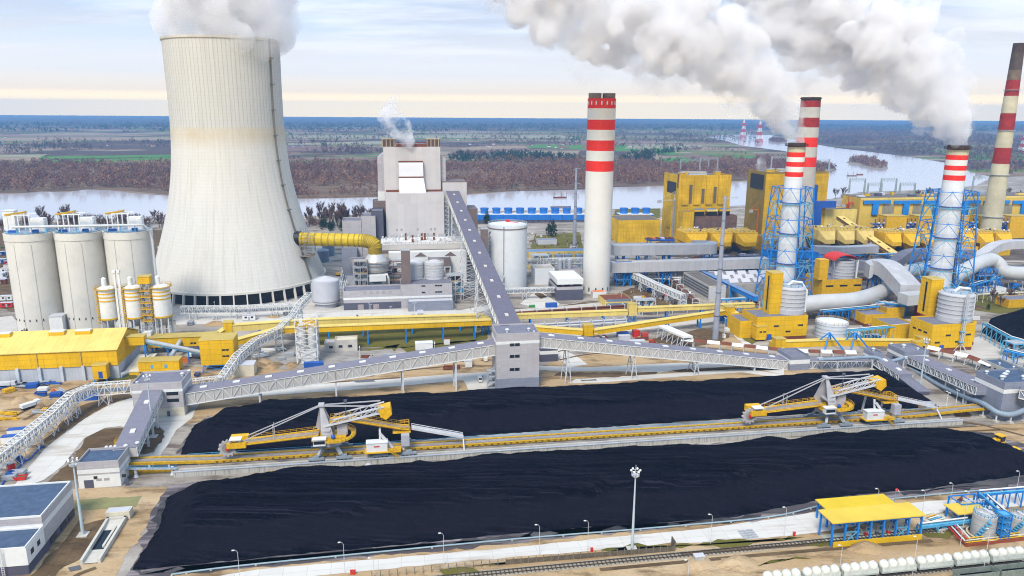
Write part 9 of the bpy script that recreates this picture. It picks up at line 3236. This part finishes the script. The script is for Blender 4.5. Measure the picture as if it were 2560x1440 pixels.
for box_,words_,items_ in(((1545,722,1700,764),'on the brown ground right of the striped chimney','Et4 Pt5 Hk5 Kr2 Cb1 Tg3 Lw3 Ry2 Pw3'),((1375,842,1640,868),'on the sand behind the second long gallery','Hs5 Cw2 Kb2 Pt3 Tw4 Ro2 Eb3 Lw2 Kr2'),((890,885,1195,925),'on the sand behind the long gallery','Hs4 Tw3 Pt2 Ey2 Kb1 Pg2 Lw2 Cw1'),((640,878,735,925),'on the gravel left of the twin mortar silos','Hs4 Tg2 Kb1 Pw2'),((1330,585,1450,640),'on the waste ground behind the white tank','Ig14 Ew4 Lw3 Hk3 Cp2'),((0,610,22,780),'between the old sheds at the left edge','Cb3 Cr2 Kn2 Ct2 Cw3 Pt2'),((2130,822,2210,852),'between the white tank and the big yellow hall','Eb3 Tw2 Kb1 Lw2 Pw2'),((2445,700,2560,775),'on the green ground right of the big yellow hall','Cw2 Lw4 Hk3 Ey3 Pt2 Tg2'),((20,965,165,1035),'on the sand in front of the yellow shed','Hs4 Pg3 Ty3 Tb2 Kb2 Tw2 Ro1'),((15,1150,75,1205),'beside the road below the left pipe bridge','Kr1 Rb2 Tg2 Er1'),((880,788,1120,800),'on the apron in front of the absorber hall','Lw4 Ed2 Cg1'),((1590,690,1700,712),'below the lower grey flue duct','Et3 Pt3 Cd1 Lw2 Hk2'),((2240,1000,2420,1040),'on the bare ground below the broad descending gallery','Hk3 Tg2 Lw2 Eg2'),((450,785,740,812),'on the apron between the cooling tower and the yellow galleries','Lw5 Eg3 Tg2 Cw1 Hs2'),((1010,600+130,1130,790),'beside the foot of the rising gallery','Lw2'),((2020,700,2240,735),'among the ducts between the lattice towers','Eb4 Pt4 Cy1 Tg3 Lw3 Kr1'),((1640,640,1900,655),'under the three funnelled precipitators','Et4 Pt3 Kb2'),((1800,795,1870,850),'left of the first absorber hall','Ew3 Cb1 Lw2 Tw2'),((380,925,520,945),'between the shed and the left transfer building','Hs2 Pg2 Kb1 Tw1'),((2150,1380-40,2290,1372),'on the sand by the canopy','Hs1'),((1640,1405,1850,1430),'on the bare sand between the two railway tracks','Hs2 Ec1')):
 for it in items_.split():
  kd,ck,n_=SH[it[0]],it[1],int(it[2:])
  for j_ in range(n_):
   for _try in range(12):
    px_,py_=kr.uniform(box_[0],box_[2]),kr.uniform(box_[1],box_[3])
    break
   g_=G(px_,py_)
   g_.z=.15 if kd=='spoil_heap' else .1
   pr=kit(kd,PAL[ck],ck)
   lb_=CN[ck]+' '+KN[kd]+' '+words_
   gr_=KN[kd]+' '+words_
   rz_=AXA+kr.choice([0,0,math.pi/2,kr.uniform(-1,1)])
   s_=kr.uniform(.8,1.35)
   if not pr[1]:
    pr[1]=True
    pr[0].location,pr[0].rotation_euler,pr[0].scale=g_,(0,0,rz_),(s_,s_,s_)
    pr[0]['label'],pr[0]['group']=lb_,gr_
   else:
    dup(pr[0],g_,rz_,lb_,gr_,s_)
pipe_rack('rack of pale pipes running left to right between the two lattice towers',G(2030,790),G(2235,778),7,TNK,k=4,z=6)
pipe_rack('rack of rusty pipes slanting forward right of the striped chimney',G(1660,690),G(1745,770),7,RUST,k=3,z=4.5)
pipe_rack('rack of white pipes crossing below the lower grey flue duct',G(1540,705),G(1700,712),6,WHT,k=3,z=5)
pipe_rack('rack of pale pipes leaving the white tank towards the striped chimney',G(1325,668),G(1455,662),6,TNKW,k=4,z=7)
pipe_rack('rack of pale pipes on the green ground right of the right lattice tower',G(2435,752),G(2640,742),6,MATS['pipe_cream'],k=2,z=4)
pipe_rack('rack of silver pipes between the grey tank and the absorber hall',G(846,742),G(858,690),4,WST,k=4,z=5)
for px_,py_,w__,d__,tp_,ma_,lb_ in((1905,628,24,14,592,YELD,'weathered yellow cube between the funnelled precipitators and the left lattice tower'),(1935,612,18,14,570,YELM,'yellow block just behind the left lattice tower'),(2170,640,16,10,612,YELD,'low yellow cube in front of the faded precipitators'),(2335,655,20,12,622,YELD,'yellow cube behind the right lattice tower legs'),(2400,648,18,12,618,YELM,'yellow cube right of the right lattice tower, before the precipitators'),(2470,640,24,12,612,YELD,'long yellow cube beside the foot of the very tall stained chimney'),(1760,662,26,10,642,GRYD,'dark low block standing in for the shaded recess under the funnelled precipitators'),(1850,660,22,10,640,GRYD,'second dark low block standing in for a shaded recess near the left lattice tower'),(2090,665,24,9,645,GRYD,'dark low block standing in for the shaded recess under the faded precipitators'),(2285,664,26,9,642,GRYD,'dark low block standing in for the shaded recess before the right hand precipitators')):  # the dark grey blocks are added as shaded recesses under the precipitators
 o_=G(px_,py_)
 building('plant_annex',lb_,'plant building',o_,w__,d__,HT(o_,tp_),ma_,ROOF,parapet=.4,vents=[(w__*.3,d__*.5,1.2),(w__*.7,d__*.4,1.0)])
blue_frame('high blue pipe bridge in front of the middle precipitators',[G(2030,668),G(2240,658)],9,3.5)
blue_frame('blue pipe bridge below the silver duct hump',[G(2150,775),G(2262,792)],7.5,3.5)
blue_frame('blue pipe bridge right of the right lattice tower',[G(2425,745),G(2500,722)],10,3.5)
blue_frame('blue pipe bridge along the front of the factory hall',[G(1800,770),G(1885,766)],6,3.0)
gallery('blue_gallery','blue enclosed pipe gallery behind the left lattice tower',[pt(1905,700,640),pt(2035,692,645)],5,5,BLUD,BLU,BLU,legs=[(.3,'lattice'),(.7,'lattice')],legm=BLU)
for k_,(px_,py_,tp_,w__,lb_)in enumerate(((2303,755,708,26,'dark red round vessel behind the yellow shaft of the big hall'),(2300,790,762,30,'low dark red vessel at the foot of the right lattice tower'))):
 c_=G(px_,py_)
 r_=w__/2*(c_.y*CP+115*SP)/FOC
 t_=thing('red_vessel',lb_,'vessel',c_)
 MB().lathe(c_,[(r_,0),(r_,HT(c_,tp_)),(r_*.5,HT(c_,tp_)+2)],24).build('shell',mat('vessel_red',(.34,.015,.012),.5,.15,.3),t_,smooth=True)
 MB().ring(c_+UP*HT(c_,tp_),r_,.3,.5,24).build('rim',STL,t_)
for px_,py_,w__,d__,tp_,ma_,lb_ in((858,705,12,14,622,GRYB,'tall grey duct block left of the silver absorber vessel'),(878,715,14,12,650,GRYW,'stepped grey fan block left of the silver absorber vessel'),(868,725,22,8,690,STL,'low steel clad pipe house left of the silver absorber vessel')):
 o_=G(px_,py_)
 building('fan_block',lb_,'plant building',o_,w__,d__,HT(o_,tp_),ma_,ROOF,parapet=.4)
g_=G(893,740)
t_=thing('dark_pipe_stack','dark vertical steel flues left of the silver absorber vessel','flue',g_)
for k_ in range(3):
 MB().cyl(g_+E1*k_*3.2,1.1,HT(g_,655+k_*8),14).build('flue',mat('dark_steel',(.14,.14,.17),.5),t_)
g_=G(845,690)
t_=thing('excavator','small yellow excavator behind the grey tank at the cooling tower','excavator',g_)
MB().box(g_+UP*.2,3.4,2.4,.8).build('crawler_track',BLK,t_)
MB().box(g_+UP*1.05,3,2.3,1.6).build('cab',YELM,t_)
m_=MB()
m_.beam(g_+E1*1.2+UP*2,g_+E1*4+UP*4.6,.5)
m_.beam(g_+E1*4+UP*4.6,g_+E1*6+UP*1.6,.4)
m_.build('arm',YELM,t_)
def person(label,g,vest,rz):
 t=thing('person',label,'person',g)
 me=bpy.data.meshes.new('body')
 vv=[(0,0,.98),(0,0,1.25),(0,0,1.46),(0,0,1.60),(0,.02,1.72),(-.1,0,.92),(-.12,.04,.5),(-.12,0,.06),(.1,0,.92),(.13,-.06,.5),(.14,-.12,.06),(-.2,0,1.42),(-.28,.03,1.15),(-.26,.12,.92),(.2,0,1.42),(.29,.0,1.15),(.27,.1,.93)]
 ee=[(0,1),(1,2),(2,3),(3,4),(0,5),(5,6),(6,7),(0,8),(8,9),(9,10),(2,11),(11,12),(12,13),(2,14),(14,15),(15,16)]
 rad=[.15,.15,.14,.06,.10,.10,.075,.06,.10,.075,.06,.07,.055,.045,.07,.055,.045]
 me.from_pydata(vv,ee,[])
 tmp=bpy.data.objects.new('tmp',me)
 COL.objects.link(tmp)
 sk=tmp.modifiers.new('s','SKIN')
 for i,q in enumerate(me.skin_vertices[0].data):
  q.radius=(rad[i],rad[i])
  q.use_root=i==0
 tmp.modifiers.new('u','SUBSURF').levels=1
 m2=bpy.data.meshes.new_from_object(tmp.evaluated_get(bpy.context.evaluated_depsgraph_get()))
 bpy.data.objects.remove(tmp)
 m2.materials.append(GRYD)
 m2.materials.append(mat('skin',(.50,.32,.24),.6))
 for p in m2.polygons:
  p.material_index=1 if p.center.z>1.56 else 0
 o=bpy.data.objects.new('body',m2)
 COL.objects.link(o)
 o.parent=t
 MB().lathe((0,0,.95),[(.19,0),(.21,.25),(.20,.45),(.12,.56)],14,cap1=False).build('vest',vest,t,smooth=True)
 MB().sph((0,.01,1.72),.125,12,6,half=True).build('helmet',YEL,t)
 t.rotation_euler=(0,0,rz)
 return t
person('person in a yellow vest walking along the path on the grass strip',G(1015,848),mat('vest_yellow',(.80,.80,.02),.6),1.0)
person('person in a yellow vest standing at the foot of the rising gallery',G(1177,775),MATS['vest_yellow'],-.6)
person('person in an orange vest beside the white van at the transfer tower',G(1207,946),ORG,.4)
def steelwork(label,px,foot,top,w,d,col,seed,fill=6):
 r=random.Random(seed)
 g=G(px,foot)
 h=HT(g,top)
 t=thing('steel_structure',label,'steel structure',g)
 nx,nz=max(1,round(w/6)),max(1,round(h/5))
 m=MB()
 for i in range(nx+1):
  for b in(0,d):
   m.beam(site(g,w*i/nx,b),site(g,w*i/nx,b,h),.42)
 for k in range(1,nz+1):
  z=h*k/nz
  for b in(0,d):
   m.beam(site(g,0,b,z),site(g,w,b,z),.36)
  for i in range(nx+1):
   m.beam(site(g,w*i/nx,0,z),site(g,w*i/nx,d,z),.3)
  i=r.randrange(nx)
  m.beam(site(g,w*i/nx,0,z-h/nz),site(g,w*(i+1)/nx,0,z),.26)
 m.build('frame',col,t)
 for k in range(1,nz+1):
  if r.random()<.75:
   MB().ob(site(g,.3,.3,h*k/nz+.19),E1*(w-.6),E2*(d-.6),UP*.14).build('grating',STL,t)
  q=MB()
  railing(q,[site(g,0,0,h*k/nz+.2),site(g,w,0,h*k/nz+.2)],1.1,2.5,.12)
  q.build('railing',r.choice([YEL,WST,col]),t)
 for j in range(fill):
  z=h*r.randrange(nz)/nz+.4
  a,b=r.uniform(1.5,max(1.6,w-1.5)),r.uniform(1.2,max(1.3,d-1.2))
  mm=r.choice([TNK,WHT,STL,GRYD,RUST,WST,CYAN])
  if r.random()<.4:
   MB().lathe(site(g,a,b,z),[(1.3,0),(1.3,h/nz*.7),(.4,h/nz*.85)],14).build('vessel',mm,t,smooth=True)
  elif r.random()<.6:
   MB().tube([site(g,.5,b,z+1),site(g,a,b,z+1),site(g,a,b,z+h/nz)],.5,9).build('pipe',mm,t,smooth=True)
  else:
   MB().box(site(g,a,b,z),r.uniform(2,4),2,h/nz*r.uniform(.35,.7)).build('machine_box',mm,t)
for a_ in(('grey steel structure with platforms directly left of the silver absorber vessel',886,748,655,10,9,STL,1,9),('white steel structure between the ribbed tanks and the rising gallery',1118,752,690,12,10,WST,2,9),('brown steel structure before the precipitator roof, left of the brown lift shaft',962,735,655,14,8,MATS['rusty_brown_steel'],3,9),('pale steel structure packed with vessels right of the tall white tank',1330,690,640,14,10,WST,4,9),('steel structure with small vessels left of the striped chimney',1398,668,640,22,8,STL,5,10),('blue steel structure under the left end of the grey flue ducts',1540,716,655,12,9,BLU,6,9),('blue steel structure under the middle of the grey flue ducts',1650,712,668,14,9,BLU,7,8),('blue steel structure under the right end of the lower grey duct',1830,706,664,20,9,BLU,8,10),('dark steel structure at the foot of the left lattice tower',1985,770,720,12,10,STL,9,9),('blue steel structure behind the older absorber house',2010,690,640,16,9,BLU,10,10),('blue steel structure between the raised grey duct and the silver hump',2240,730,682,14,9,BLU,11,9),('blue steel structure right of the right lattice tower',2440,735,676,16,9,BLU,12,10),('yellow railed steel structure in front of the second yellow block',1915,640,590,26,10,STL,13,12),('steel structure with dark machines before the pale yellow annex',2060,622,588,20,9,STL,14,10),('white steel structure right of the rising gallery foot',1235,745,695,9,8,WST,15,6),('low steel structure with pipes in front of the brown roofed workshop',1590,775,752,14,7,WST,16,8),('blue steel structure left of the grey tanks behind the small canopy',2400,1292,1262,10,6,BLU,17,6),('blue steel structure at the right edge beside the long low office',2530,900,862,14,8,CYAN,18,7)):
 steelwork(*a_)
